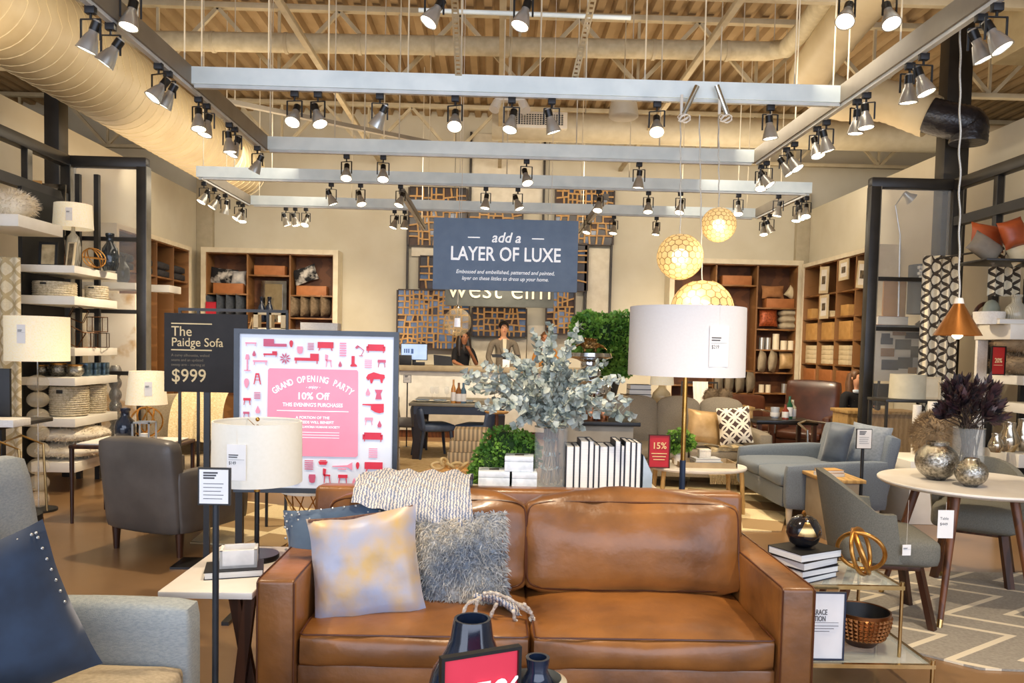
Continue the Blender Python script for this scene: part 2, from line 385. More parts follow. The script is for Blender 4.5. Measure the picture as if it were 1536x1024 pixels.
p0, p1 = G(322, 148, 4.3), G(645, 214, 4.3)
b = B(); b.bar(p0, p1, .07, .05)
solo('loose_conduit', b, railb, 'lone grey strut slanting between the near and second crossbars', 'conduit')
q0, q1 = P(628, 15, 6.6), P(946, 27, 6.6)
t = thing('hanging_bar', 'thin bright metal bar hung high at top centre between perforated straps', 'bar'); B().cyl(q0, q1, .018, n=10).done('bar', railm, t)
for k in (.2, .8): q = q0.lerp(q1, k); B().cyl(q, (q.x, q.y, ZC), .006, n=6).done('hanging_rod', steelp, t)
for (x0, x1, lb) in ((683, 688, 'left'), (893, 862, 'right')):
    a, c = P(x0-4 if lb == 'left' else x0+10, -60, 5.2), P(x1, 118, YA); b = B()
    d = c-a; qm = d.to_track_quat('Y', 'Z').to_matrix().to_4x4(); qm.translation = a
    for sx in (-1, 1): b.box(sx*.02-.006, sx*.02+.006, 0, d.length, -.004, .004, M=qm)
    k = 0
    while k < d.length-.04: b.box(-.016, .016, k, k+.02, -.004, .004, M=qm); k += .045
    solo('perforated_strap', b, steelp, 'perforated steel strap slanting up from the near crossbar, %s of the pair' % lb, 'strap', group='perforated hanger straps')
# ---- track spotlights
def spot_proto():
    t = thing('track_spotlight', 'x', 'spotlight', (0, 0, 0))
    B().box(-.03, .03, -.02, .02, -.045, 0, .004).done('mount', blackp, t)
    y = B(); y.cyl((0, 0, -.04), (0, 0, -.075), .008, n=8); y.bar((-.062, 0, -.075), (.062, 0, -.075), .012, .006)
    y.bar((-.06, 0, -.075), (-.06, 0, -.2), .012, .006); y.bar((.06, 0, -.075), (.06, 0, -.2), .012, .006); y.done('yoke', blackm, t)
    h = B().lathe([(0, .115), (.022, .115), (.027, .1), (.027, .03), (.035, .02), (.052, -.035), (.058, -.06), (.062, -.075), (.055, -.075), (.052, -.068)], 20).done('housing', silverp, t)
    h.location = (0, 0, -.19)
    l = B().lathe([(.0, -.07), (.0525, -.07), (.0525, -.066), (0, -.066)], 20).done('lens', glow, h)
    B().cyl((0, 0, .105), (0, 0, .05), .029, n=14).done('socket', blackm, h)
    return t
SP = spot_proto(); SP_used = [False]
def spot(x, y, z, aim, label, tiltx=None):
    if not SP_used[0]:
        o = SP; SP_used[0] = True; o.location = (x, y, z); o['label'] = label
    else: o = dup(SP, (x, y, z), label=label)
    o['group'] = 'track spotlights on the lighting grid'
    ax, ay = aim
    for c in kids(o):
        if c.name.startswith('housing'): c.rotation_euler = (ax, ay, 0)
        if c.name.startswith('yoke'): c.rotation_euler = (0, 0, rnd.uniform(-.4, .4))
    return o
zb = ZT-.065-.027
def row(pxs, Y, desc, aims=None):
    for i, px in enumerate(pxs):
        a = (aims[i] if aims else (rnd.uniform(-.5, .1), rnd.uniform(-.4, .4)))
        spot(X(px, Y, zb), Y, zb, a, 'silver spotlight on %s, %s from left' % (desc, ORD[i]))
row([442, 477, 570, 683, 768, 828, 986, 1156], YA, 'the nearest crossbar', [(-.55, .1), (-.3, -.35), (.2, .5), (-.6, 0), (-.3, .2), (.1, -.3), (-.6, .1), (0, -.1)])
row([520, 575, 790, 959], YBB, 'the second crossbar')
row([497, 541, 601, 729, 777, 898, 973, 1021, 1108, 1168], YE, 'the third crossbar')
row([429, 443, 459, 592, 607, 882, 921, 985], YD, 'the farthest crossbar')
def siderow(xx, pys, pxs, desc, s):
    for i, px in enumerate(pxs):
        # depth from pixel column on the rail line
        lo, hi = 3.1, 14
        for _ in range(40):
            m_ = (lo+hi)/2
            v = proj((xx, m_, zb))[0]
            if (v < px) == (s < 0): lo = m_
            else: hi = m_
        spot(xx, lo, zb, (rnd.uniform(-.4, .1), s*rnd.uniform(-.6, .2)), 'silver spotlight on %s, %s counting from the front' % (desc, ORD[i]))
siderow(A0.x, 0, [136, 166, 238, 252, 298, 310, 344, 352, 386], 'the long left side rail', -1)
siderow(A1.x, 0, [1496, 1472, 1386, 1365, 1300, 1286, 1240, 1226, 1192, 1180, 1150, 1142], 'the long right side rail', 1)
siderow(E0.x+.03, 0, [306, 322, 338, 358, 364], 'the short left side rail', -1)
siderow(E1.x-.03, 0, [1210, 1203, 1196, 1155, 1146], 'the short right side rail', 1)
for i, (px, py, Yq, a) in enumerate(((196, -22, 5.0, (-.2, .1)), (652, -26, 5.0, (-.2, .5)), (786, -22, 5.0, (-.2, .3)), (1272, -24, 5.0, (-.5, .4)), (1336, -22, 5.0, (-.5, 0)))):
    q = P(px, py, Yq); spot(q.x, q.y, q.z, a, 'silver spotlight cut by the top edge of the photo, %s from left' % ORD[i])
p0, p1 = P(150, -30, 5.0), P(1390, -24, 5.0)
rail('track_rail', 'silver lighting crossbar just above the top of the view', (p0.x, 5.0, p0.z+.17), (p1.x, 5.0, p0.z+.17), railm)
# ================================================================ black steel frames
def post(t, x, y, z0, z1, w=.11, nm='post'):
    B().box(x-w/2, x+w/2, y-w/2, y+w/2, z0, z1, .008).done(nm, darkst, t)
    B().box(x+w/2-.002, x+w/2+.006, y-w/2-.004, y+w/2, z0, z1).done('edge_strip', mat('steel_edge', '#8f8a7e', '#7f7b70', rough=.3, metal=.6), t)
def steel_frame(side, label):
    t = thing('steel_display_frame', label, 'display frame'); Y = 8.65
    if side < 0: xi, xo = X(215, Y, 3), X(102, Y, 3)
    else: xi, xo = X(1309, Y, 3), X(1431, Y, 3)
    zt = 3.42
    post(t, xi, Y, 0, zt); post(t, xo, Y, 0, zt)
    B().box(min(xi, xo)-.055, max(xi, xo)+.055, Y-.055, Y+.055, zt-.02, zt+.1, .02).done('top_beam', darkst, t)
    B().box(xo-.055, xo+.055, 5.2, Y-.05, zt-.02, zt+.1, .01).done('side_beam', darkst, t)
    for yy in (7.9, 7.1, 6.1): post(t, xo, yy, 0, zt, .07, 'mullion')
    B().box(xo-.045, xo+.045, 5.2, Y, 3.0, 3.1).done('side_rail', darkst, t)
    for k, zz in enumerate((2.63, 1.84, 1.16) if side < 0 else (2.4, 1.84)):
        B().box(min(xi, xo), max(xi, xo), Y-.03, Y+.03, zz-.022, zz+.022).done('cross_rail', darkst, t)
    g = B().box(min(xi, xo)+.05, max(xi, xo)-.05, Y-.004, Y+.004, .1, zt-.02).done('glass_pane', mat('thin_pane', '#f2f6f4', '#eef2f0', rough=.02, alpha=.12), t)
    return xi, xo
LXI, LXO = steel_frame(-1, 'black steel framed glass screen around the left display shelves')
RXI, RXO = steel_frame(1, 'black steel framed glass screen around the right display shelves')
for (px, lb, w) in ((84, 'tall black steel column rising to the ceiling at left', .17), (1431, 'tall black steel column rising to the ceiling at right', .3)):
    Y = 9.1 if px < 700 else 9.42; x = X(px, Y, 4.5); solo('steel_column', B().box(x-w/2, x+w/2, Y-.1, Y+.1, 0, ZC, .01), darkst, lb, 'column')
# ================================================================ leather sofa (front face toward the camera, -Y)
leather = mat('cognac_leather', '#9a6430', '#5c3a20', rough=.36, scale=3.6, detail=8, bump=.35, bscale=16, coat=.15, ramp=(.32, .72))
leatherd = mat('leather_piping', '#5a3018', '#4a2612', rough=.4)
SF, SB = 3.0, 3.98; SEAT = .40; SL, SR = X(383, SF, .35), X(1221, SF, .35)
t = thing('leather_sofa', 'cognac brown leather two seat sofa in the centre foreground', 'sofa', (0, SF, 0)); sofa = t
LA, RA = SL+.155, SR-.14
for (a, c) in ((SL, LA), (RA, SR)):
    o = B().box(a, c, 0, SB-SF, .1, .618, .018, 3).done('arm', leather, t)
    pz = B()
    for e in (a+.006, c-.006): pz.tube([(e, -.001, .12), (e, -.001, .608), (e, .02, .617), (e, SB-SF-.02, .617)], .0035, 5)
    pz.done('piping', leatherd, o)
B().box(LA, RA, .03, SB-SF-.02, .12, .27, .01).done('base', leather, t)
M_ = MX.Translation((0, SB-SF-.12, .27)) @ MX.Rotation(math.radians(-5), 4, 'X')
B().box(SL+.03, SR-.03, -.07, .1, 0, .565, .03, 3, M=M_).done('back_frame', leather, t)
XM = X(797, 2.99, .36)
for k, (a, c) in enumerate(((LA+.004, XM-.004), (XM+.004, RA-.004))):
    o = B().puff(c-a, .78, .145, puff=.035, r=.03, n=10, c=((a+c)/2, .40, .335), wr=.008, seed=k).done('seat_cushion', leather, t, smooth=60)
    B().tube([(a+.01, .2, .402), (a+.01, .02, .4), (a+.03, .008, .4), (c-.03, .008, .4), (c-.01, .02, .4), (c-.01, .2, .402)], .004, 5).done('piping', leatherd, o)
    M_ = MX.Translation(((a+c)/2, .63, .617)) @ MX.Rotation(math.radians(-12), 4, 'X')
    ww, hh = c-a+(.02 if k else 0), .41
    o = B().puff(ww, .19, hh, puff=.07, r=.035, n=12, M=M_, wr=.014, seed=k+4).done('back_cushion', leather, t, smooth=60)
    pp = []
    for i in range(48):
        a_ = 2*PI*i/48; ca, sa = math.cos(a_), math.sin(a_); e = .22
        pp.append(M_ @ V((math.copysign(abs(ca)**e, ca)*(ww/2-.004), -.083, math.copysign(abs(sa)**e, sa)*(hh/2-.004))))
    B().tube(pp, .0045, 5, closed=True).done('piping', leatherd, o)
for (x, y) in ((SL+.08, .08), (SR-.08, .08), (SL+.08, .88), (SR-.08, .88)): B().box(x-.03, x+.03, y-.03, y+.03, 0, .12, .005).done('leg', woodd, t)
def frontal(px, py, Y): return P(px, py, Y)
# ---- pillows on the sofa
def put_pillow(name, b, m, label, q, tilt, rz, roll, smooth=60, group=None):
    o = b.done(name, m, None, smooth); o.rotation_mode = 'YXZ'
    o.matrix_world = MX.Translation(q) @ MX.Rotation(rz, 4, 'Z') @ MX.Rotation(tilt, 4, 'X') @ MX.Rotation(roll, 4, 'Y')
    return tag(o, label, 'pillow', group)
def studs(M, w, h, ry, mt, parent, n=9, r=.006):
    s = B()
    for rr in range(3):
        for i in range(n):
            u = -w/2+.03+(w-.06)*i/(n-1); s.ball((u, ry, h/2-.02-rr*.035), r, n=6)
            s.ball((-w/2+.02+rr*.035, ry, -h/2+.03+(h-.06)*i/(n-1)), r, n=6)
    return s.done('studs', mt, parent)
q = P(507, 832, 3.5)
o = put_pillow('velvet_pillow', B().pillow(.50, .46, .14, seed=2), mat('slate_velvet', '#4d6680', '#3a5069', rough=.7, scale=6, sheen=.5), 'slate blue velvet pillow with tiny studs leaning behind the silver pillow', q, -.22, -.15, math.radians(-9))
studs(None, .50, .46, -.035, silverp, o)
shim = mat('shimmer_velvet', '#a3a8bd', '#cba767', rough=.42, metal=.1, scale=5.5, detail=8, bump=.2, bscale=14, sheen=.3, ramp=(.4, .65))
q = P(549, 850, 3.27)
o = put_pillow('shimmer_pillow', B().pillow(.47, .47, .15, seed=5, wr=.007), shim, 'silvery gold crushed velvet pillow at the left end of the leather sofa', q, -.30, .05, math.radians(-8))
bb = B(); bb.tube([V((-.225, 0, .225)), V((-.1, 0, .215)), V((.1, 0, .215)), V((.225, 0, .228))], .008, 6); bb.done('brown_trim', mat('brown_trim', '#5b3a2e', '#7a5a44', rough=.8, scale=60), o)
def fur(w, h, th, m, n=2600, L=.03, seed=1, M=None, sc=1):
    b = B(); r = random.Random(seed)
    for i in range(n):
        u, v = r.uniform(-1, 1), r.uniform(-1, 1)
        if r.random() < .12: u = math.copysign(1, u)
        if r.random() < .12: v = math.copysign(1, v)
        y = -th/2*max(0, (1-abs(u)**2.6)*(1-abs(v)**2.6))**.55
        if r.random() < .15: y = -y
        p = V((u*w/2*.97, y, v*h/2*.97)); nrm = V((u*abs(u)**3, -1 if y <= 0 else 1, v*abs(v)**3)).normalized()
        d = (nrm*.7+V((r.uniform(-1, 1), r.uniform(-.3, .3), r.uniform(-1.3, .7)))*.8).normalized()
        L_ = L*r.uniform(.6, 1.3); s = d.cross(V((r.random(), r.random(), r.random()))).normalized()*.0035*sc
        k = p+d*L_*.5; e = p+d*L_+V((0, 0, -L_*.3))
        b.bm.faces.new([b.bm.verts.new(x) for x in (p-s, p+s, k+s*.7, e, k-s*.7)])
    return b
q = P(686, 845, 3.42)
o = put_pillow('fur_pillow', B().pillow(.43, .43, .15, seed=8), furg, 'grey and cream curly fur pillow beside the silver pillow on the leather sofa', q, -.28, -.05, math.radians(-3))
fur(.43, .43, .16, furg, 5200, .035).done('fur_strands', mat('fur_strand', '#ded6c6', '#a3a9b0', rough=.9, scale=4, ramp=(.42, .6)), o, smooth=0, fixn=False)
# ---- knit throw
knit = mat('marled_knit', '#d6cfc6', '#7a8397', rough=.95, scale=22, bump=.6, bscale=90, ramp=(.35, .75), kind='wave', stretch=(1, 1.6, 2.2))
knitl = mat('cream_knit', '#e3d8c6', '#b9a995', rough=.95, scale=60, bump=.9, bscale=120)
t = thing('knit_throw', 'navy and cream chunky knit throw draped over the back of the leather sofa', 'throw blanket', (0, 0, 0))
def cloth(u, v):
    x = P(538+u*165, 740, 3.72).x; w_ = .004*math.sin(v*60+math.sin(u*24)*1.5)+.009*math.sin(u*30+v*6)
    hump = .03*math.sin(PI*u)+.010*math.sin(u*9)
    pts_ = [(4.0, .74), (4.0, .85), (3.94, .89), (3.80, .905), (3.66, .905), (3.54, .88), (3.45, .80), (3.42, .70)]
    k = v*(len(pts_)-1.001)*(.8+.2*u); i = int(k); f_ = k-i; a_, b_ = pts_[i], pts_[i+1]; yy = a_[0]+(b_[0]-a_[0])*f_; zz = a_[1]+(b_[1]-a_[1])*f_
    return V((x+.03*v*(u-.1)+.01*math.sin(v*8), yy-w_*.8, zz+hump*(1-v)+w_))
B().grid(cloth, 60, 60).done('blanket', knit, t, smooth=80, fixn=False)
tt = B(); r = random.Random(3)
rolls = [[P(560, 722, 3.82), P(600, 735, 3.74), P(640, 760, 3.60), P(665, 772, 3.56)], [P(590, 716, 3.82), P(630, 727, 3.74), P(670, 748, 3.62), P(692, 770, 3.56)], [P(630, 718, 3.84), P(665, 728, 3.76), P(690, 745, 3.64), P(698, 766, 3.58)]]
for p_ in rolls:
    q_ = []
    for i in range(len(p_)-1):
        for k in range(8): q_.append(p_[i].lerp(p_[i+1], k/8))
    tt.tube([v+V((0, -.015, .004*math.sin(i*1.7))) for i, v in enumerate(q_)], [.014+.003*math.sin(i*2.2) for i in range(len(q_))], 8)
tt.done('knit_cable', knit, t, smooth=80)
t = thing('throw_tassels', 'tasselled end of the knit throw lying on the seat of the leather sofa', 'throw blanket', (0, 0, 0))
b = B(); r = random.Random(9)
for i in range(9):
    a, c = P(712+i*6, 900-abs(4-i)*1.5, 3.25+.02*i), P(770+i*2, 912+i*2.5, 3.22+.01*i)
    mid = (a+c)/2+V((0, -.02, .035-i*.003)); q_ = [a.lerp(mid, k/8) for k in range(8)]+[mid.lerp(c, k/8) for k in range(9)]
    b.tube([v+V((0, 0, .003*math.sin(j*1.9))) for j, v in enumerate(q_)], [.011+.0025*math.sin(j*2.1+i) for j in range(len(q_))], 7)
b.done('knit_roll', knit, t, smooth=80)
b = B()
for (p_) in (((722, 896), (700, 905), (690, 932), (681, 936)), ((716, 900), (712, 925), (730, 932), (741, 938)), ((745, 905), (735, 925), (748, 938), (760, 940)), ((770, 915), (772, 930), (778, 934), (786, 938)), ((785, 905), (795, 915), (799, 925), (797, 930)), ((725, 890), (740, 888), (765, 898), (800, 920))):
    w3 = [P(x, y, 3.16+.02*j) for j, (x, y) in enumerate(p_)]; q_ = []
    for i in range(3):
        for k in range(6): q_.append(w3[i].lerp(w3[i+1], k/6))
    for _ in range(2): q_ = [q_[0]]+[(q_[i-1]+q_[i]*2+q_[i+1])/4 for i in range(1, len(q_)-1)]+[q_[-1]]
    b.tube(q_, [.0075+.002*math.sin(i*1.8)+(.006 if i > len(q_)-4 else 0) for i in range(len(q_))], 7)
b.done('tassel', knitl, t, smooth=80)
# ================================================================ assumed coffee table, vases, red sign (bottom edge)
ZTB = .46
t = thing('assumed_coffee_table', 'assumed dark wood coffee table below the bottom edge of the view', 'table', (.1, 1.85, 0))  # unseen table, assumed as support for the vases and red sign
B().box(-.6, .6, -.35, .32, ZTB-.04, ZTB, .005).done('tabletop', woodd, t)
for sx in (-.55, .55):
    for sy in (-.3, .27): B().box(sx-.025, sx+.025, sy-.025, sy+.025, 0, ZTB-.04).done('leg', woodd, t)
glaze = mat('dark_blue_glaze', '#232f44', '#10141d', rough=.1, scale=5, coat=.5)
def vase(px, py, Y, prof, label, m=glaze):
    x = X(px, Y, .8); zt = P(px, py, Y).z; h = zt-ZTB
    return solo('ceramic_vase', B().lathe([(r_, z*h) for r_, z in prof], 40), m, label, 'vase', (x, Y, ZTB), smooth=60)
vase(708, 927, 1.95, [(0, 0), (.06, 0), (.115, .2), (.12, .45), (.1, .66), (.066, .80), (.055, .88), (.05, .97), (.047, 1), (.04, 1), (.042, .93), (0, .9)], 'dark blue glazed bottle vase behind the red percent sign')
v2 = vase(807, 985, 1.88, [(0, 0), (.05, 0), (.08, .25), (.085, .5), (.07, .72), (.035, .84), (.025, .9), (.029, .97), (.03, 1), (.022, 1), (.02, .92), (0, .9)], 'smaller black glazed bottle vase right of the red percent sign')
x = X(808, 1.88, .7); zz = P(808, 1022, 1.86).z-ZTB
B().lathe([(.0722, zz-.11), (.0868, zz-.05), (.0735, zz-.005), (.060, zz+.003)], 40).done('cream_band', mat('cream_glaze', '#efe2c4', '#e2d3b2', rough=.2), v2)
def sign_box(name, label, w, h, loc, rz, facem, framem, fw=.012, d=.02, group=None):
    """upright framed sign, origin at bottom centre, facing local -Y"""
    t = thing(name, label, 'sign', loc, rz, group)
    b = B(); b.box(-w/2, w/2, 0, d, 0, fw); b.box(-w/2, w/2, 0, d, h-fw, h); b.box(-w/2, -w/2+fw, 0, d, fw, h-fw); b.box(w/2-fw, w/2, 0, d, fw, h-fw)
    b.done('frame', framem, t); B().box(-w/2+fw*.6, w/2-fw*.6, d*.4, d*.9, fw*.6, h-fw*.6).done('panel', facem, t); return t
a, c = P(663, 984, 1.72), P(783, 973, 1.80); w_ = math.hypot(c.x-a.x, c.y-a.y); rz = math.atan2(c.y-a.y, c.x-a.x); m_ = (a+c)/2
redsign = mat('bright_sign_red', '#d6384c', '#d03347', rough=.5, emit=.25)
t = sign_box('percent_sign', 'bright red 15 percent sign in a black frame at the bottom edge', w_, m_.z-ZTB, (m_.x, m_.y, ZTB), rz, redsign, blackm, .008)
hh = m_.z-ZTB
text('15%', .105, (0, .002, hh-.112), t, wtext, bold=.01, shear=.2); text('OFF', .05, (0, .006, hh-.20), t, wtext, bold=.01)
# ================================================================ left armchair
t = thing('grey_wing_armchair', 'pale blue grey upholstered armchair cut by the left edge in the foreground', 'armchair', (-1.55, 2.35, 0))
lin = mat('pale_linen_upholstery', '#aeb4b2', '#9aa2a4', rough=.9, scale=70, bump=.35, bscale=260, stretch=(1, 1, 3))
def RB(x0, x1, y0, y1, z0, z1, r, n=6, puff=0, M=None): return B().puff(x1-x0, y1-y0, z1-z0, puff=puff, r=r, n=n, c=((x0+x1)/2, (y0+y1)/2, (z0+z1)/2), M=M)
RB(-.15, .515, .27, .41, .12, .63, .03, 8, .015).done('arm', lin, t, 60)
RB(-.15, .515, -.41, -.27, .12, .60, .03, 8, .015).done('arm', lin, t, 60)
Mb = MX.Translation((-.03, 0, .3)) @ MX.Rotation(math.radians(-9), 4, 'Y')
RB(-.1, .08, -.42, .41, -.15, .84, .05, 10, .01, M=Mb).done('backrest', lin, t, 60)
RB(-.15, .50, -.27, .27, .12, .28, .02).done('seat_base', lin, t, 60)
RB(-.12, .52, -.265, .265,   .285, .45, .04, 8, .03).done('seat_cushion', mat('beige_linen_cushion', '#c2b193', '#b09f82', rough=.9, scale=70, bump=.35, bscale=260), t, 60)
for (x, y) in ((-.1, -.35), (-.1, .35), (.45, -.35), (.45, .35)): B().cyl((x, y, 0), (x, y, .13), .018, .028).done('leg', woodd, t)
q = P(30, 925, 2.22)
o = put_pillow('velvet_pillow', B().pillow(.46, .48, .16, seed=12), velvet, 'navy velvet pillow with metal studs on the pale armchair at far left', (q.x, q.y, .655), 0, math.radians(28), math.radians(-14))
o.matrix_world = MX.Translation((-1.46, 2.24, .70)) @ MX.Rotation(math.radians(30), 4, 'Z') @ MX.Rotation(math.radians(-16), 4, 'X') @ MX.Rotation(math.radians(-19), 4, 'Y')
s = B()
for i in range(7):
    for k in range(2): s.ball((.2-.012*k, -.03, .19-i*.035+k*.015), .005, n=6)
for i in range(8): s.ball((.2-i*.05, -.025, .205), .005, n=6)
s.done('studs', silverp, o)
# ---- sign post in front of sofa
def card_stand(px, pyc0, pyc1, w, Y, z0, label, rz=0, lines=5, tiltx=0, head=True, pole=.011, pxp=None):
    x = X(px, Y, 1); zt, zb_ = P(px, pyc0, Y).z, P(px, pyc1, Y).z
    t = thing('card_stand', label, 'sign stand', (x, Y, z0), rz)
    h = zt-zb_; z = zb_-z0
    B().lathe([(0, 0), (.11, 0), (.11, .008), (.02, .014), (0, .014)], 24).done('base', blackm, t)
    B().cyl((0, .012, .01), (0, .012, z+h*.5), pole, n=10).done('pole', mat('slate_metal', '#34383d', '#2a2e33', rough=.4, metal=.4), t)
    f = B(); e = .006
    f.box(-w/2, w/2, -.006, .004, z, z+h); o = f.done('card_frame', blackm, t)
    B().box(-w/2+e, w/2-e, -.009, -.004, z+e, z+h-e).done('card', tagm, o)
    l = B()
    for i in range(3): l.box(-w*.32, w*(.12-.05*i), -.0105, -.0085, z+h*(.87-.07*i)-h*.022, z+h*(.87-.07*i)+h*.022)
    for i in range(lines): l.box(-w*.32, w*(.3-.04*(i % 3)), -.0105, -.0085, z+h*(.58-.1*i)-h*.007, z+h*(.58-.1*i)+h*.007)
    l.done('printed_lines', inkm, o); return t
card_stand(322, 701, 757, .108, 2.6, 0, 'black card stand with a small price card between the pale armchair and the sofa', rz=0)
# ================================================================ marble side table with lamp
TZ = .56
x0, x1 = X(236, 3.02, TZ), SL-.02
t = thing('marble_side_table', 'white marble topped side table left of the leather sofa', 'side table', (0, 0, 0))
B().box(x0, x1, 3.02, 3.72, TZ-.028, TZ, .004).done('tabletop', mat('marble_top', '#efe9df', '#ddd5c8', rough=.3, scale=3, detail=6), t)
for yy in (3.1, 3.62):
    B().bar((x0+.28, yy, 0), (x1-.03, yy, TZ-.03), .03, .045).done('leg', woodd, t); B().bar((x1-.01, yy+.035, 0), (x0+.26, yy+.035, TZ-.03), .03, .045).done('leg', woodd, t)
B().box(x0+.15, x1-.02, 3.14, 3.6, TZ-.06, TZ-.029).done('apron', woodd, t)
def book(b, w, d, h, cov=.003, M=None): pass
coverm = mat('book_cover_navy', '#1c2433', '#141b28', rough=.5); pagem = mat('book_pages', '#f1efe9', '#dcdad3', rough=.8, scale=3, stretch=(1, 1, 120), bump=0)
coverk = mat('book_cover_black', '#1a1918', '#121110', rough=.5)
def flat_book(label, x, y, z, w, d, h, rz, cm, group=None, name='book'):
    t = thing(name, label, 'book', (x, y, z), rz, group); c = .0035
    b = B(); b.box(-w/2, w/2, -d/2, d/2, 0, c); b.box(-w/2, w/2, -d/2, d/2, h-c, h); b.box(-w/2, w/2, d/2-c, d/2, 0, h); b.done('cover', cm, t)
    B().box(-w/2+.004, w/2-.004, -d/2+.004, d/2-c, c, h-c).done('pages', pagem, t); return t
bx, by = X(352, 3.28, TZ), 3.28
flat_book('black hardcover book lying on the marble side table', bx, by, TZ, .235, .165, .032, .28, coverk)
t = thing('marble_box', 'small white marble box with an open top on the black book', 'box', (X(359, 3.3, .62), 3.3, TZ+.032), .25)
def openbox(t, w, d, h, th, m):
    b = B(); b.box(-w/2, w/2, -d/2, d/2, 0, th); b.box(-w/2, w/2, -d/2, -d/2+th, 0, h); b.box(-w/2, w/2, d/2-th, d/2, 0, h); b.box(-w/2, -w/2+th, -d/2, d/2, 0, h); b.box(w/2-th, w/2, -d/2, d/2, 0, h); b.done('box_body', m, t)
openbox(t, .15, .12, .075, .012, marble)
def drum_shade(t, r0, r1, z0, z1, m=shade, inner=True, n=48):
    o = B().lathe([(r0, z0), (r1, z1), (r1-.004, z1), (r0-.004, z0), (r0, z0)], n).done('lamp_shade', m, t, 60)
    B().lathe([(r1-.001, z1), (r1-.0, z1+.003), (r1-.006, z1+.003), (r1-.006, z1-.004)], n).done('rim', m, o, 60)
    sp = B(); zz = z1-.03
    for k in range(3): sp.cyl((0, 0, zz), (math.cos(2.1*k)*r1*.98, math.sin(2.1*k)*r1*.98, z1-.005), .002, n=5)
    sp.ball((0, 0, zz+.008), .009, n=8); sp.done('spider', brass, o); return o
def price_tag(par, r, z, a, w, h, price, ang_loc=None, tl=.06):
    M = MX.Rotation(a, 4, 'Z') @ MX.Translation((0, -r-.004, z))
    b = B().box(-w/2, w/2, -.0015, .0015, -h/2, h/2, M=M); o = b.done('price_tag', tagm, par, smooth=0)
    B().cyl(M @ V((0, .001, h/2)), M @ V((0, .001, h/2+tl)), .0008, n=4).done('tag_string', whitew, o)
    l = B(); l.box(-w*.4, w*.1, -.003, -.0014, h*.19, h*.22, M=M); l.box(-w*.4, w*.05, -.003, -.0014, h*.13, h*.16, M=M); l.box(-w*.42, w*.42, -.003, -.0014, h*.075, h*.08, M=M); l.done('printed_lines', inkm, o)
    if price: text(price, h*.13, M @ V((-w*.4, -.002, -h*.02)), o, inkm, align='LEFT', name='printed_price', rot=MX.Rotation(a, 4, 'Z'), th=.0003, sx=.8)
    return o
Y = 3.5; x = X(386, Y, 1)
t = thing('table_lamp', 'table lamp with a large cream drum shade and black pole on the marble side table', 'table lamp', (x, Y, TZ))
zs0, zs1 = P(386, 722, Y).z-TZ, P(386, 632, Y).z-TZ; r_ = S(65.5, Y)
B().lathe([(0, 0), (S(33, Y), 0), (S(33, Y), .02), (S(32, Y), .025), (0, .025)], 36).done('base', blackm, t)
B().cyl((0, 0, .02), (0, 0, zs0-.04), .011, n=14).done('pole', blackm, t)
b = B(); b.cyl((0, 0, zs0-.045), (0, 0, zs0+.03), .014, n=14); b.cyl((0, 0, zs0+.03), (0, 0, zs1-.02), .006, n=8); b.cyl((0, 0, zs0-.02), (-.03, 0, zs0-.035), .004, n=6); b.ball((0, 0, zs1+.01), .01, n=8); b.done('brass_neck', brass, t)
o = drum_shade(t, r_, r_*.985, zs0, zs1, mat('shade_ivory', '#e9e6da', '#e6e3d6', rough=.8, scale=60, emit=.03)); price_tag(o, r_*math.cos(.1), (zs0+zs1)/2-.02, math.radians(-8), .085, .155, '$149')
b = B(); b.tube([(S(20, Y), .02, .006), (.16, .06, .004), (.2, .12, .004), (.24, .14, .004)], .003, 6); b.done('power_cord', whitew, t)
# ================================================================ big posters
PY = 4.35
x0, x1 = X(350, PY, 1), X(596, PY, 1); z0, z1 = P(470, 740, PY).z, P(470, 495, PY).z
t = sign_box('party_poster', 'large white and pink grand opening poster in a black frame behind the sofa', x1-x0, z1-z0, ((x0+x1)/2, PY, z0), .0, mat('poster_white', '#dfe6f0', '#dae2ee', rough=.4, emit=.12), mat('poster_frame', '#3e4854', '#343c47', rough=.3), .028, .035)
W_, H_ = x1-x0, z1-z0
for sx in (-1, 1): B().box(sx*(W_/2-.02)-.02, sx*(W_/2-.02)+.02, .036, .07, -z0, H_*.6).done('leg', blackm, t)
for sx in (-1, 1): B().box(sx*(W_/2-.02)-.02, sx*(W_/2-.02)+.02, -.18, .25, -z0, -z0+.02).done('foot', blackm, t)
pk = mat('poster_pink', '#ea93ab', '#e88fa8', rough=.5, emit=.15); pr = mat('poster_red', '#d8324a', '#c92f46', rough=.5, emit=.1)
s_ = .92/248  # metres per photo pixel on the poster
def pp(px, py): return ((px-474)*S(1, PY), (617.5-py)*S(1, PY)+H_/2)
a, c = pp(401, 684), pp(537, 553)
o = B().prism([(a[0], a[1]+.01), (a[0]+.01, a[1]), (c[0]-.01, a[1]), (c[0], a[1]+.01), (c[0]-.004, c[1]-.01), (c[0]-.012, c[1]), (a[0]+.012, c[1]), (a[0]+.004, c[1]-.01)], .006, .010).done('pink_panel', pk, t)
cx_, _ = pp(469, 0)
word = 'GRAND OPENING PARTY'; n = len(word)
for i, ch in enumerate(word):
    if ch == ' ': continue
    th = (i-(n-1)/2)*.070; rr = .36; x_, z_ = cx_+rr*math.sin(th), pp(0, 568)[1]+rr*(math.cos(th)-1)
    text(ch, .050, (x_, .005, z_), t, wtext, bold=.015, sx=.72, rot=MX.Rotation(th, 4, 'Y'))
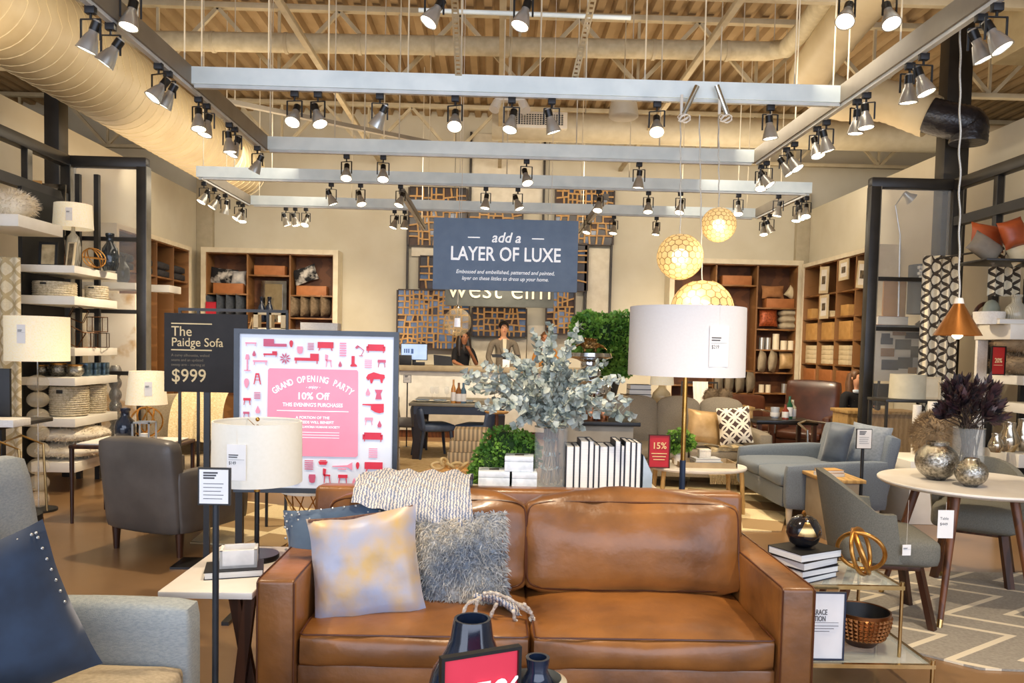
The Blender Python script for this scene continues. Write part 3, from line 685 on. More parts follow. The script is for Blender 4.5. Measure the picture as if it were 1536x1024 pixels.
for (s__, sz, py, bd, sh, sx) in (('- enjoy -', .024, 580, 0, .3, 1), ('10% Off', .055, 594, .015, 0, 1), ("THIS EVENING'S PURCHASES", .030, 607, .012, 0, .88), ('A PORTION OF THE', .021, 626, .012, 0, 1), ('PROCEEDS WILL BENEFIT', .021, 633, .012, 0, 1), ('CENTRAL OKLAHOMA HUMANE SOCIETY', .017, 640, .01, 0, .95)):
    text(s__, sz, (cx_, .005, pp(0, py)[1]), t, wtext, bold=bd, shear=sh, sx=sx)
b = B(); b.box(cx_-.20, cx_+.20, .004, .006, pp(0, 616)[1]-.002, pp(0, 616)[1]+.002)
for i in range(3): b.box(cx_-.1, cx_+.15, .004, .006, pp(0, 648+i*4)[1]-.0012, pp(0, 648+i*4)[1]+.0012)
b.done('rule', wtext, t)
# little furniture drawings printed round the border (flat polygons)
def IC(kind):
    L_ = []
    def q(*p): L_.append(list(p))
    def rct(x0, z0, x1, z1): q((x0, z0), (x1, z0), (x1, z1), (x0, z1))
    if kind == 'sofa': rct(-1, -.2, 1, .12); rct(-.85, .12, .85, .5); rct(-1, .1, -.8, .3); rct(.8, .1, 1, .3); rct(-.85, -.4, -.78, -.2); rct(.78, -.4, .85, -.2)
    elif kind == 'chaise': rct(-1, -.15, 1, .1); rct(.3, .1, 1, .45); rct(-.9, -.4, -.84, -.15); rct(.84, -.4, .9, -.15)
    elif kind == 'chaise2': rct(-1, -.2, 1, .05); rct(-1, .05, -.1, .45)
    elif kind == 'bench': rct(-.8, .0, .8, .2); rct(-.7, -.35, -.64, 0); rct(.64, -.35, .7, 0)
    elif kind == 'chair': q((-.35, .1), (-.1, 0), (0, .7), (-.35, .8)); q((-.3, -.05), (.45, -.05), (.4, .12), (-.3, .15)); q((-.25, -.8), (-.18, -.8), (-.1, 0), (-.2, 0)); q((.4, -.8), (.47, -.8), (.35, 0), (.28, 0))
    elif kind == 'table': rct(-.5, 0, .5, .35); q((-.45, -.6), (-.38, -.6), (-.3, 0), (-.38, 0)); q((.38, -.6), (.45, -.6), (.38, 0), (.3, 0))
    elif kind == 'console': rct(-.9, -.25, .9, .45); q((-.8, -.55), (-.72, -.55), (-.6, -.25), (-.7, -.25)); q((.72, -.55), (.8, -.55), (.7, -.25), (.6, -.25))
    elif kind == 'vase': q(*[(math.cos(a)*.28*(1+.3*math.sin(a*1)), math.sin(a)*.6) for a in [2*PI*i/14 for i in range(14)]])
    elif kind == 'drop': q((0, .55), (-.28, -.1), (-.2, -.4), (.2, -.4), (.28, -.1))
    elif kind == 'boot': q((-.2, .8), (.25, .8), (.25, -.3), (.6, -.6), (.6, -.8), (-.3, -.8), (-.4, -.65), (-.2, -.4))
    elif kind == 'lamp': rct(-.05, -.8, .05, .3); rct(-.3, -.85, .3, -.75); q((-.2, .3), (.2, .3), (.12, .8), (-.12, .8))
    elif kind == 'desk_lamp': q((-.5, .4), (-.2, .7), (0, .5), (-.3, .2)); q((-.1, .5), (.6, .0), (.64, .06), (-.06, .6)); q((.55, 0), (.62, .02), (.3, -.6), (.22, -.6)); rct(0, -.68, .5, -.6)
    elif kind == 'rug': [rct(-.45, -.5+k*.22, .45, -.4+k*.22) for k in range(5)]
    elif kind == 'tall_rug': [rct(-.4, -.8+k*.3, .4, -.62+k*.3) for k in range(6)]
    elif kind == 'badge': q((-.4, .2), (-.35, .5), (.35, .5), (.4, .2), (.3, -.4), (0, -.5), (-.3, -.4))
    elif kind == 'state': q((-1, .4), (1, .45), (1, -.35), (.6, -.45), (.2, -.35), (-.2, -.1), (-.2, .25), (-1, .3))
    elif kind == 'bison': q((-1, 0), (-.8, .35), (-.2, .6), (.5, .4), (.95, .35), (1, 0), (.8, -.2), (.75, -.55), (.6, -.55), (.5, -.15), (-.2, -.15), (-.35, -.6), (-.5, -.6), (-.6, -.15), (-.8, -.3))
    elif kind == 'pot': q((-.7, .15), (.7, .15), (.5, -.35), (-.5, -.35)); rct(-.5, .2, .5, .35)
    elif kind == 'horn': q((-1, -.1), (.5, -.1), (1, -.4), (1, .4), (.5, .1), (-1, .0)); rct(-.4, -.35, .4, -.25)
    elif kind == 'stool': q((-.2, .6), (.2, .6), (.45, -.8), (.36, -.8), (.1, .4), (-.1, .4), (-.36, -.8), (-.45, -.8)); rct(-.3, -.3, .3, -.22); rct(-.2, .1, .2, .18)
    elif kind == 'stump': q((-.5, .6), (.5, .6), (.25, .1), (.4, -.6), (-.4, -.6), (-.25, .1))
    elif kind == 'sprig': [q((math.cos(a)*.1, math.sin(a)*.1), (math.cos(a-.2)*.5, math.sin(a-.2)*.5), (math.cos(a)*.8, math.sin(a)*.8), (math.cos(a+.2)*.5, math.sin(a+.2)*.5)) for a in [2*PI*i/9 for i in range(9)]]
    return L_
icons = [('bench', 376, 517, 10), ('chaise2', 412, 517, 17), ('vase', 436, 516, 9), ('badge', 449, 525, 11), ('rug', 465, 519, 10), ('console', 487, 518, 13), ('tall_rug', 513, 523, 12), ('desk_lamp', 537, 524, 12), ('sofa', 562, 521, 14),
    ('lamp', 371, 545, 15), ('drop', 381, 532, 9), ('chaise', 405, 532, 10), ('bench', 390, 544, 13), ('sprig', 427, 538, 11), ('chaise', 459, 538, 18), ('chair', 491, 540, 12), ('drop', 509, 545, 9), ('boot', 528, 540, 10), ('rug', 551, 543, 12), ('table', 571, 541, 12),
    ('stool', 386, 568, 12), ('vase', 370, 576, 12), ('rug', 386, 594, 10), ('table', 371, 602, 11), ('drop', 387, 616, 12), ('table', 370, 622, 9), ('bison', 562, 564, 14), ('drop', 551, 586, 12), ('stump', 567, 589, 12), ('state', 559, 610, 16), ('table', 553, 628, 12), ('drop', 569, 634, 11),
    ('sofa', 559, 654, 15), ('rug', 560, 677, 14), ('rug', 464, 697, 14), ('pot', 485, 693, 10), ('horn', 514, 698, 15), ('vase', 537, 697, 9), ('console', 561, 698, 15), ('chair', 490, 713, 14), ('badge', 469, 718, 13), ('table', 515, 716, 14), ('drop', 532, 721, 10), ('console', 549, 719, 9), ('badge', 444, 720, 14), ('table', 410, 722, 13)]
for ci, cm in enumerate((pk, mat('poster_rose', '#c85a78', '#bb5270', rough=.5, emit=.12), pr)):
    b = B()
    for k, (kd, px, py, sz) in enumerate(icons):
        if k % 3 != ci and not (py > 690 and ci == 2 and k % 2): continue
        if py > 690 and ci != 2 and k % 2: continue
        ox, oz = pp(px, py); e = sz*S(1, PY)
        for poly in IC(kd): b.prism([(ox+x_*e, oz+z_*e) for x_, z_ in poly], .006, .009)
    b.done('printed_drawings', cm, t, smooth=0)
# ---- Paidge sofa sign
PY2 = 5.3
x0, x1 = X(247, PY2, 1.5), X(370, PY2, 1.5); z0, z1 = P(300, 588, PY2).z, P(300, 470, PY2).z
t = thing('sofa_sign', 'dark sofa price sign reading $999 with cream letters at left of the poster', 'sign', ((x0+x1)/2, PY2, z0), math.radians(2))
hw, hh = (x1-x0)/2, z1-z0
B().box(-hw, hw, 0, .02, 0, hh, .002).done('board', mat('chalk_black', '#33302e', '#2b2927', rough=.7), t)
def sp_(px, py): return ((px-308)*S(1, PY2), (529-py)*S(1, PY2)+hh/2)
for (s__, sz, px, py, bd) in (('The', .095, 258, 498, .004), ('Paidge Sofa', .083, 258, 514, .004), ('A curvy silhouette, welted', .026, 258, 533, 0), ('seams and an updated', .026, 258, 540, 0), ('sweep arm - starting at', .026, 258, 547, 0), ('$999', .125, 258, 564, .006)):
    x_, z_ = sp_(px, py); text(s__, sz, (x_, -.002, z_), t, cream if sz > .03 else mat('dim_text', '#8f8268', '#857860'), align='LEFT', bold=bd, sx=.92)
b = B()
for py in (486, 525): x_, z_ = sp_(258, py); b.box(x_, x_+.27, -.003, 0, z_-.004, z_+.004)
b.done('rule', cream, t)
B().box(-.02, .02, .021, .045, -z0, hh*.5).done('leg', blackm, t); B().box(-.2, .2, -.1, .15, -z0, -z0+.015).done('foot', blackm, t)
# pipe rack rail above that sign
Y = 6.4; a, c = P(150, 461, Y), P(432, 467, Y)
t = thing('pipe_rack', 'thin dark pipe display rack rising behind the sofa price sign', 'rack')
zr = (a.z+c.z)/2
B().box(X(268, Y, zr), X(432, Y, zr), Y-.012, Y+.012, zr-.012, zr+.012).done('top_rail', darkst, t)
for px in (270, 298, 402, 431): xx = X(px, Y, zr); B().box(xx-.01, xx+.01, Y-.01, Y+.01, 0, zr-.012).done('post', darkst, t)
# ---- hanging blue sign
SY = 9.0; x0, x1 = X(650, SY, 2.7), X(867, SY, 2.7); z0, z1 = P(758, 436, SY).z, P(758, 328.5, SY).z
t = thing('hanging_sign', 'blue grey hanging banner board reading add a layer of luxe', 'sign', ((x0+x1)/2, SY, z0))
hw, hh = (x1-x0)/2, z1-z0
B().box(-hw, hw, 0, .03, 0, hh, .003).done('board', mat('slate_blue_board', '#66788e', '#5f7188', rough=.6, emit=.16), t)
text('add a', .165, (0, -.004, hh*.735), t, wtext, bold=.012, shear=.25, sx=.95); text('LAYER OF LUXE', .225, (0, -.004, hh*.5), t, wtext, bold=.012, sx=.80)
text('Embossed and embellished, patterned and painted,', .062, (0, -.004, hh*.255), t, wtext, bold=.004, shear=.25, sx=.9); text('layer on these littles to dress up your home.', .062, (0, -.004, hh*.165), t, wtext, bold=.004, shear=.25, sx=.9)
b = B()
for sx in (-1, 1): b.box(sx*.37-.07, sx*.37+.07, -.006, 0, hh*.735-.006, hh*.735+.006)
b.done('dash', wtext, t)
for sx in (-.62, .62): B().cyl((sx*hw, .015, hh), (sx*hw, .015, ZC-z0), .003, n=5).done('hanging_wire', whitew, t)
# ================================================================ console behind the sofa and what stands on it
CZ = .775; cx0, cx1 = X(655, 4.3, CZ), X(985, 4.3, CZ)
t = thing('console_table', 'white topped console table directly behind the leather sofa', 'console table', (0, 0, 0))
B().box(cx0, cx1, 4.06, 4.52, CZ-.035, CZ, .004).done('tabletop', mat('console_white', '#ece4d6', '#ddd2c0', rough=.5, scale=4), t)
for xx in (cx0+.03, cx1-.03):
    for yy in (4.1, 4.48): B().box(xx-.02, xx+.02, yy-.02, yy+.02, 0, CZ-.036).done('leg', woodm, t)
# marble boxes
mb = mat('pale_marble_box', '#e8edf0', '#b9c3c8', rough=.35, scale=14, detail=8, ramp=(.45, .8))
for (px, z, w, d, h, y, lb) in ((741, 0, .17, .15, .10, 4.22, 'white marble box on the console, bottom left of the three'), (786, 0, .135, .15, .10, 4.2, 'white marble box on the console, bottom right of the three beside the glass vase'), (779, .101, .155, .14, .082, 4.21, 'white marble box stacked on top of the two others behind the sofa')):
    if z == 0: x = X(px, y, CZ+.05)
    else: x = X(px, y, CZ+.15)
    t = thing('marble_box', lb, 'box', (x, y, CZ+z), -.06 if z else 0, 'pale marble boxes behind the sofa')
    B().box(-w/2, w/2, -d/2, d/2, 0, h*.66, .003).done('box_body', mb, t)
    l = B().box(-w/2, w/2, -d/2, d/2, h*.67, h, .003).done('lid', mb, t)
    B().box(-w*.16, w*.16, -.02, .02, h, h+.002).done('finger_hole', mat('shadow_brown', '#4a3a2c', '#3a2c20'), l)
# standing books, page edges toward the camera
bx = [(850, 867, 668), (868, 879, 668), (880, 897, 661), (898, 907, 661), (908, 915, 667), (916, 930, 668), (931, 943, 668), (944, 955, 661), (956, 961, 668), (962, 973-2, 661), (973, 983-3, 663), (984-3, 992-3, 664)]
bx = [(849, 860, 669), (861, 869, 669), (870, 882, 661), (883, 890, 661), (891, 898, 667), (899, 911, 669), (912, 921, 669), (922, 930, 661), (931, 936, 668), (937, 945, 662), (946, 953, 663), (954, 961, 664)]
for i, (a, c, top) in enumerate(bx):
    yb = 4.16; xa, xc = X(a, yb, .9), X(c+.6, yb, .9); h = P((a+c)/2, top, yb).z-CZ; w = xc-xa
    t = thing('standing_book', 'white paged navy book in the standing row behind the sofa, %s from left' % ORD[i], 'book', (xa, yb, CZ), 0, 'standing books on the console')
    b = B(); b.box(0, .003, 0, .19, 0, h); b.box(w-.003, w-.0003, 0, .19, 0, h); b.box(0, w, .187, .19, 0, h); b.done('cover', coverm, t)
    B().box(.0035, w-.0035, .004, .186, .003, h-.004).done('pages', pagem, t)
x = X(966, 4.2, .9)
solo('grey_bookend', B().prism([(0, 0), (.05, 0), (.05, .1), (.0, .2)], -.07, .07), mat('blue_grey_ceramic', '#a9b7c2', '#93a2ae', rough=.4), 'pale blue grey bookend at the right end of the standing books', 'bookend', (x-.01, 4.24, CZ))
# eucalyptus in glass cylinder
Y = 4.22; x = X(826, Y, .95); r_ = S(25, Y); hv = P(826, 640, Y).z-CZ
t = thing('glass_vase', 'tall clear glass cylinder vase holding eucalyptus behind the sofa', 'vase', (x, Y, CZ))
B().lathe([(0, 0), (r_, 0), (r_, hv), (r_-.004, hv), (r_-.004, .015), (0, .015)], 36).done('glass_body', mat('vase_glass', '#f0f6f6', '#e8f0f0', rough=.02, alpha=.10), t, 60)
B().lathe([(r_, hv), (r_+.002, hv+.004), (r_-.004, hv+.006), (r_-.006, hv)], 36).done('rim', glass, t, 60)
eu = thing('eucalyptus_branches', 'silver green eucalyptus branches spreading out of the glass vase', 'plant', (x, Y, CZ+.02))
stem = B(); leaf = B(); r = random.Random(21)
tg = [(700, 560), (712, 585), (730, 548), (722, 610), (745, 575), (760, 530), (770, 560), (790, 545), (800, 500), (812, 530), (826, 490), (823, 520), (840, 545), (850, 520), (868, 492), (860, 560), (880, 560), (890, 600), (905, 545), (930, 570), (940, 600), (915, 610), (945, 625), (760, 610), (780, 590), (805, 575), (835, 590), (860, 610), (790, 625), (830, 640), (870, 640), (745, 600), (705, 572), (820, 560), (895, 580), (775, 640), (850, 575)]
def leafmk(b, p, d, L, w):
    d = d.normalized(); s = d.cross(V((r.uniform(-1, 1), r.uniform(-1, 1), r.uniform(-1, 1)))).normalized(); nn = d.cross(s)*.15*L
    pts = [p, p+d*L*.25+s*w*.75+nn, p+d*L*.6+s*w+nn, p+d*L, p+d*L*.6-s*w+nn, p+d*L*.25-s*w*.75+nn]
    b.bm.faces.new([b.bm.verts.new(v) for v in pts])
for (px, py) in tg:
    e = P(px, py, Y+r.uniform(-.22, .2)); o0 = V((x+r.uniform(-.06, .06), Y+r.uniform(-.06, .06), CZ+.03)); m1 = V((x+r.uniform(-.04, .04), Y+r.uniform(-.04, .04), CZ+hv))
    q_ = [o0.lerp(m1, k/4) for k in range(4)]
    for k in range(13):
        u = k/12; q_.append(m1.lerp(e, u)+V((0, 0, .07*math.sin(PI*u)*(1 if py < 600 else .9))))
    q_ = [v-V((x, Y, CZ+.02)) for v in q_]
    stem.tube(q_, [.0035-.0022*i/len(q_) for i in range(len(q_))], 5)
    for i in range(5, len(q_)):
        for k in range(4 if i < len(q_)-1 else 5):
            d = V((r.uniform(-1, 1), r.uniform(-1, 1), r.uniform(-1, 1)))+(q_[i]-q_[i-1]).normalized()*.6; L = r.uniform(.036, .062)*(1 if i < 15 else .75)
            leafmk(leaf, q_[i], d, L, L*.44)
    for i in range(1, 5):
        d = V((r.uniform(-1, 1), r.uniform(-1, 1), r.uniform(.0, 1))).normalized(); leafmk(leaf, q_[i]*1.0, d, .028, .011)
stem.done('stems', mat('eucalyptus_stem', '#8f7e66', '#6f6350', rough=.8), eu)
leaf.done('leaves', mat('eucalyptus_leaf', '#c3c8bd', '#879389', rough=.6, scale=14, ramp=(.35, .65)), eu, smooth=0, fixn=False)
def bush(t, blobs, n, L, cols, seed=1):
    b = B(); r_ = random.Random(seed); cum = []
    for i in range(n):
        c, R_ = r_.choice(blobs); c = V(c)
        d = V((r_.gauss(0, 1), r_.gauss(0, 1), r_.gauss(0, 1))).normalized(); rad = 1-.35*r_.random()**2
        bump_ = 1+.12*noise.noise(d*4+c*3)
        p = c+V((d.x*R_[0], d.y*R_[1], d.z*R_[2]))*rad*bump_
        u = (d+V((r_.uniform(-1, 1), r_.uniform(-1, 1), r_.uniform(-1, 1)))*.9).normalized(); s = u.cross(V((r_.random()-.5, r_.random()-.5, r_.random()-.5))).normalized(); l = L*r_.uniform(.6, 1.2)
        b.bm.faces.new([b.bm.verts.new(v) for v in (p, p+u*l*.5+s*l*.45, p+u*l, p+u*l*.5-s*l*.45)])
    o = b.done('leaves', cols, t, smooth=0, fixn=False)
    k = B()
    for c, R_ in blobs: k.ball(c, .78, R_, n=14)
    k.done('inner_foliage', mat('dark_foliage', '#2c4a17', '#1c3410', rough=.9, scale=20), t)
    return o
grn = mat('fern_green', '#8cb84a', '#4b7d28', rough=.6, scale=12, ramp=(.35, .62)); grn2 = mat('moss_green', '#7ba63c', '#3f6c20', rough=.7, scale=14, ramp=(.35, .62))
# moss plant left of the vase, on the console in a dark pot
Y = 4.38; x = X(762, Y, .9)
t = thing('moss_plant', 'dense green leafy plant on the console left of the glass vase', 'plant', (x, Y, CZ))
B().lathe([(0, 0), (.07, 0), (.09, .08), (.08, .08), (.07, .02), (0, .02)], 24).done('pot', coverk, t)
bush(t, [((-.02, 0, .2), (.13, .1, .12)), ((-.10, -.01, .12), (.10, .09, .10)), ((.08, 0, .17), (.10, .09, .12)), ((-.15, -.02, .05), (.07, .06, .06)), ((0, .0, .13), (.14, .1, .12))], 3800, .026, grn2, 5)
# ================================================================ display cabinet behind: urn, cake stand, armadillo, mugs, fern
DY = 5.3; dz = P(900, 632, DY-.25).z; dx0, dx1 = X(842, DY, 1), X(946, DY, 1)
t = thing('display_plinth', 'taupe display plinth with a dark tray top behind the standing books', 'plinth', (0, 0, 0))
B().box(dx0+.0, dx1-.02, DY-.22, DY+.3, 0, dz-.03, .005).done('body', mat('taupe_paint', '#a79b87', '#9c907c', rough=.7), t)
B().box(dx0+.06, dx1+.02, DY-.26, DY+.32, dz-.029, dz, .005).done('tray_top', coverk, t)
copper = mat('polished_copper', '#c98a62', '#b0704a', rough=.18, metal=1)
for i, px in enumerate((884, 903)):
    x = X(px, DY-.15, dz); t = thing('copper_mug', 'copper mug on the dark tray below the silver urn, %s of the pair' % ('left', 'right')[i], 'mug', (x, DY-.16, dz), 0, 'copper mugs')
    B().lathe([(0, 0), (.036, 0), (.04, .03), (.037, .09), (.034, .09), (.036, .03), (0, .006)], 24).done('cup', copper, t); b = B(); b.tube([(.036, 0, .075), (.06, 0, .07), (.062, 0, .03), (.038, 0, .02)], .004, 6); b.done('handle', copper, t)
Y = DY+.08; x = X(884, Y, 1.2)
zb_ = dz; z1 = P(884, 556, Y).z-zb_
t = thing('silver_urn', 'polished silver round bellied urn standing on the dark tray', 'urn', (x, Y, zb_)); W = S(28, Y)
B().lathe([(0, 0), (W*.7, 0), (W*.72, .01), (W*.5, .03), (W*.9, .1), (W*1.12, z1*.5), (W*1.12, z1*.7), (W*.8, z1*.86), (W*.62, z1*.9), (W*.62, z1), (0, z1)], 36).done('body', silver, t, 60)
zc = zb_+z1+.001; z2 = P(884, 529, Y).z-zc
t = thing('cake_stand', 'silver pedestal dish on top of the urn carrying the brass armadillo', 'dish', (x, Y, zc)); W = S(34, Y)
B().lathe([(0, 0), (W*.55, 0), (W*.42, .02), (W*.42, z2*.5), (W*.6, z2*.62), (W*1.02, z2*.74), (W*1.04, z2*.8), (W*.98, z2*.8), (W*.95, z2), (0, z2)], 36).done('stand', silver, t, 60)
za = zc+z2+.001
t = thing('armadillo_figurine', 'small brass armadillo figurine on the silver dish', 'figurine', (x-.0, Y-.02, za)); bz = mat('aged_brass', '#9a7440', '#5d4526', rough=.3, metal=.9, scale=30, bump=.4, bscale=60)
nodes = [(-.075, 0, .06, .012), (-.05, 0, .065, .03, .032), (-.01, 0, .068, .037, .04), (.035, 0, .062, .03, .032), (.062, 0, .05, .015), (.085, 0, .04, .008), (.115, 0, .012, .003), (-.095, 0, .05, .01), (-.118, 0, .035, .005),
    (-.045, -.022, .03, .008), (-.045, -.024, .004, .007), (-.045, .022, .03, .008), (-.045, .024, .004, .007), (.03, -.022, .03, .009), (.03, -.024, .004, .008), (.03, .022, .03, .009), (.03, .024, .004, .008)]
meshobj('body', skin(nodes, [(0, 1), (1, 2), (2, 3), (3, 4), (4, 5), (5, 6), (0, 7), (7, 8), (1, 9), (9, 10), (1, 11), (11, 12), (3, 13), (13, 14), (3, 15), (15, 16)], 2, 2), bz, t)
b = B()
for k in range(7): b.lathe([(.039-.0012*abs(k-3)**1.6, 0), (.041-.0012*abs(k-3)**1.6, .002), (.039-.0012*abs(k-3)**1.6, .004)], 20, M=MX.Translation((-.045+k*.013, 0, .067)) @ MX.Rotation(PI/2, 4, 'Y'))
b.done('armour_bands', bz, t)
for sy in (-1, 1): B().cyl((-.082, sy*.008, .068), (-.078, sy*.014, .088), .006, .002).done('ear', bz, t)
Y = 5.75; x = X(905, Y, 1.3)
t = thing('fern_bush', 'large bright green maidenhair fern behind the silver urn', 'plant', (x, Y, 0))
zc = P(905, 520, Y).z
solo('fern_stand', B().box(-.16, .16, -.16, .16, 0, 1.20, .006), mat('taupe_paint', '#a79b87'), 'tall taupe pedestal under the green fern', 'pedestal', (x+.02, Y+.02, 0))
B().lathe([(0, 1.202), (.1, 1.202), (.13, 1.34), (.12, 1.34), (0, 1.3)], 24).done('pot', coverk, t)
u = S(1, Y)
bl = [((0, 0, zc+.07), (38*u, .17, 34*u)), ((-25*u, 0, zc+.12), (26*u, .15, 26*u)), ((24*u, -.02, zc+.11), (24*u, .15, 30*u)), ((28*u, -.04, zc-.06), (20*u, .13, 32*u)), ((-38*u, 0, zc+.02), (14*u, .1, 14*u)), ((10*u, -.05, zc-.08), (22*u, .13, 26*u))]
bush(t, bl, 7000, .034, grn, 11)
# ---- big drum floor lamp
Y = 4.75; x = X(1030, Y, 1.6); r_ = S(86.5, Y)
zs0, zs1 = P(1030, 563, Y).z, P(1030, 462, Y).z
t = thing('drum_floor_lamp', 'floor lamp with a wide white drum shade and brass pole behind the sofa', 'floor lamp', (x, Y, 0))
B().lathe([(0, 0), (.15, 0), (.15, .02), (.14, .028), (0, .028)], 36).done('base', coverk, t)
zm = P(1028, 690, Y).z
B().cyl((0, 0, .02), (0, 0, zm), .0185, n=16).done('lower_pole', mat('navy_metal', '#27354d', '#1f2b40', rough=.35), t)
B().cyl((0, 0, zm), (0, 0, zs0+.05), .015, n=16).done('brass_pole', brass, t)
o = drum_shade(t, r_, r_*.99, zs0, zs1, shade, n=64)
price_tag(o, r_*.985, (zs0+zs1)/2-.025, math.radians(17), .125, .235, '$219', tl=.13)
b = B(); b.ball((0, 0, zs0+.12), .045, n=14); b.done('bulb', mat('bulb_glass', '#fff2dc', '#fff2dc', emit=3), t)
# ================================================================ capiz pendants, glass globe pendant, copper pendant
cord = mat('silver_cord', '#d8d4c8', '#aaa69a', rough=.4, metal=.3, scale=300)
def capiz(name, px, py, r, topx, topy, label, sub=3):
    Y = YA; q = P(px, py, Y)
    t = thing('capiz_pendant', label, 'pendant light', (q.x, Y, q.z), 0, 'glowing capiz ball pendants'); R_ = S(r, Y)
    b2 = bmesh.new(); bmesh.ops.create_icosphere(b2, subdivisions=sub, radius=1)
    pa, fr = B(), B()
    for v in b2.verts:
        if v.co.z > .93: continue
        cs = [f.calc_center_median().normalized() for f in v.link_faces]; n = v.co.normalized(); u = n.orthogonal().normalized(); w = n.cross(u)
        cs.sort(key=lambda c: math.atan2(c.dot(w), c.dot(u))); c0 = sum(cs, V())/len(cs)
        inn = [c0+(c-c0)*.9 for c in cs]
        pa.bm.faces.new([pa.bm.verts.new(c*R_) for c in inn])
        for i in range(len(cs)):
            j = (i+1) % len(cs); fr.bm.faces.new([fr.bm.verts.new(k) for k in (cs[i]*R_, cs[j]*R_, inn[j]*R_*1.006, inn[i]*R_*1.006)])
    b2.free()
    if 'capiz' not in MATS:
        m = mat('capiz', '#efdcb0', '#ddc693', rough=.5, scale=30, emit=.12); nt = m.node_tree; bs = nt.nodes['Principled BSDF']; tr = nt.nodes.new('ShaderNodeBsdfTransparent'); tl_ = nt.nodes.new('ShaderNodeBsdfTranslucent'); tl_.inputs[0].default_value = hexc('#ffe3ad')
        m1, m2 = nt.nodes.new('ShaderNodeMixShader'), nt.nodes.new('ShaderNodeMixShader'); m1.inputs[0].default_value = .45; m2.inputs[0].default_value = .22
        nt.links.new(bs.outputs[0], m1.inputs[1]); nt.links.new(tl_.outputs[0], m1.inputs[2]); nt.links.new(m1.outputs[0], m2.inputs[1]); nt.links.new(tr.outputs[0], m2.inputs[2])
        nt.links.new(m2.outputs[0], nt.nodes['Material Output'].inputs[0])
    pa.done('shell_panels', MATS['capiz'], t, smooth=0, fixn=False); fr.done('seams', mat('capiz_seam', '#96794a', '#86693c', rough=.6), t, smooth=0, fixn=False)
    B().ball((0, 0, .0), R_*.36, n=16).done('bulb', mat('pendant_bulb', '#fff6df', '#fff6df', emit=7, ecol='#ffeec4'), t)
    B().cyl((0, 0, R_*.3), (0, 0, R_*.5), R_*.12, n=10).done('socket', brass, t)
    e = P(topx, topy, Y)
    b = B(); n = 30; b.tube([V((0, 0, R_*.5)).lerp(V((e.x-q.x, 0, e.z-q.z)), k/n)+V((.003*math.sin(k*1.3), 0, 0)) for k in range(n+1)], .005, 6); b.done('cord', cord, t)
    l = bpy.data.lights.new('bulb_light', 'POINT'); l.energy = 9; l.color = (1, .8, .5); l.shadow_soft_size = .04
    lo = bpy.data.objects.new('bulb_light', l); COL.objects.link(lo); lo.location = q+V((0, -R_-.1, -R_-.1))
    return t
capiz('a', 1078, 337, 26, 1078, 170, 'smallest and highest of the three glowing capiz ball pendants'); capiz('b', 1020, 385, 34.5, 1021, 175, 'middle sized glowing capiz ball pendant, leftmost of the three'); capiz('c', 1053, 466, 47, 1049, 172, 'largest glowing capiz ball pendant, partly behind the white drum shade', 3)
# transformer / spare cord clutter on the near crossbar above the pendants
for i, (px, a) in enumerate(((1030, .5), (1087, -.45))):
    q = P(px, 160, YA-.09); t = thing('pendant_driver', 'chrome driver tube with coiled wire on the nearest crossbar, %s of two' % ('left', 'right')[i], 'fixture', q, 0, 'pendant drivers')
    B().cyl((math.sin(a)*.16, 0, .16), (-math.sin(a)*.05, 0, -.06), .022, n=12).done('tube', chrome, t)
    b = B(); b.tube([(math.sin(k*.9)*.05-.03*a, math.cos(k*.7)*.02, -.09-.03*math.cos(k*1.1)) for k in range(22)], .004, 5); b.done('coiled_wire', whitew, t)
    B().cyl((-.04, 0, .09), (-.04, 0, -.06), .012, n=8).done('connector', white, t)
q = P(686, 483, 9.7)
t = thing('glass_globe_pendant', 'clear amber glass globe pendant hanging below the blue sign at left', 'pendant light', q); R_ = S(21, 9.7)
B().lathe([(R_*math.sin(a), R_*math.cos(a)) for a in [.25+(PI-.55)*k/16 for k in range(17)]], 32).done('globe', mat('amber_glass', '#f3dfb4', '#e9d3a2', rough=.03, alpha=.2), t, 60)
B().lathe([(0, R_*1.25), (.015, R_*1.22), (.03, R_*1.0), (.04, R_*.96), (0, R_*.96)], 16).done('cap', chrome, t)
B().lathe([(0, .05), (.035, .05), (.04, -.06), (0, -.06)], 16).done('bulb', mat('bulb_frosted', '#f2f4ff', '#e2e6f4', rough=.1, emit=.5), t)
B().cyl((0, 0, R_*1.2), (0, 0, ZC-q.z), .004, n=6).done('cord', whitew, t); B().cyl((0, 0, .05), (0, 0, R_), .01, n=8).done('stem', chrome, t)
Y = 4.8; q = P(1436, 503, Y)
t = thing('copper_cone_pendant', 'copper cone pendant lamp with a glowing bulb above the round table', 'pendant light', q); W = S(33.5, Y); hc = S(48, Y)
B().lathe([(W, 0), (W*.98, .004), (.035, hc*.93), (.03, hc), (.028, hc), (.033, hc*.92), (W*.96, 0)], 40).done('cone_shade', mat('copper_shade', '#c98b4e', '#a86c35', rough=.28, metal=.85, scale=10, stretch=(1, 1, .1)), t, 60)
B().cyl((0, 0, hc), (0, 0, hc+.035), .03, .022, 16).done('cap', white, t)
B().lathe([(0, hc*.65), (.02, hc*.63), (.035, hc*.35), (.03, -.005), (.015, -.02), (0, -.022)], 20).done('bulb', mat('edison_bulb', '#fff6e0', '#fff0d0', emit=14, ecol='#ffe6b0'), t)
e = P(1441, -60, Y); n = 60
b = B(); b.tube([V((0, 0, hc+.03)).lerp(e-q, k/n)+V((.004*math.sin(k*.9), .003*math.cos(k*.7), 0)) for k in range(n+1)]+[V((e.x-q.x, 0, ZC-q.z))], .006, 8); b.done('cord', cord, t)
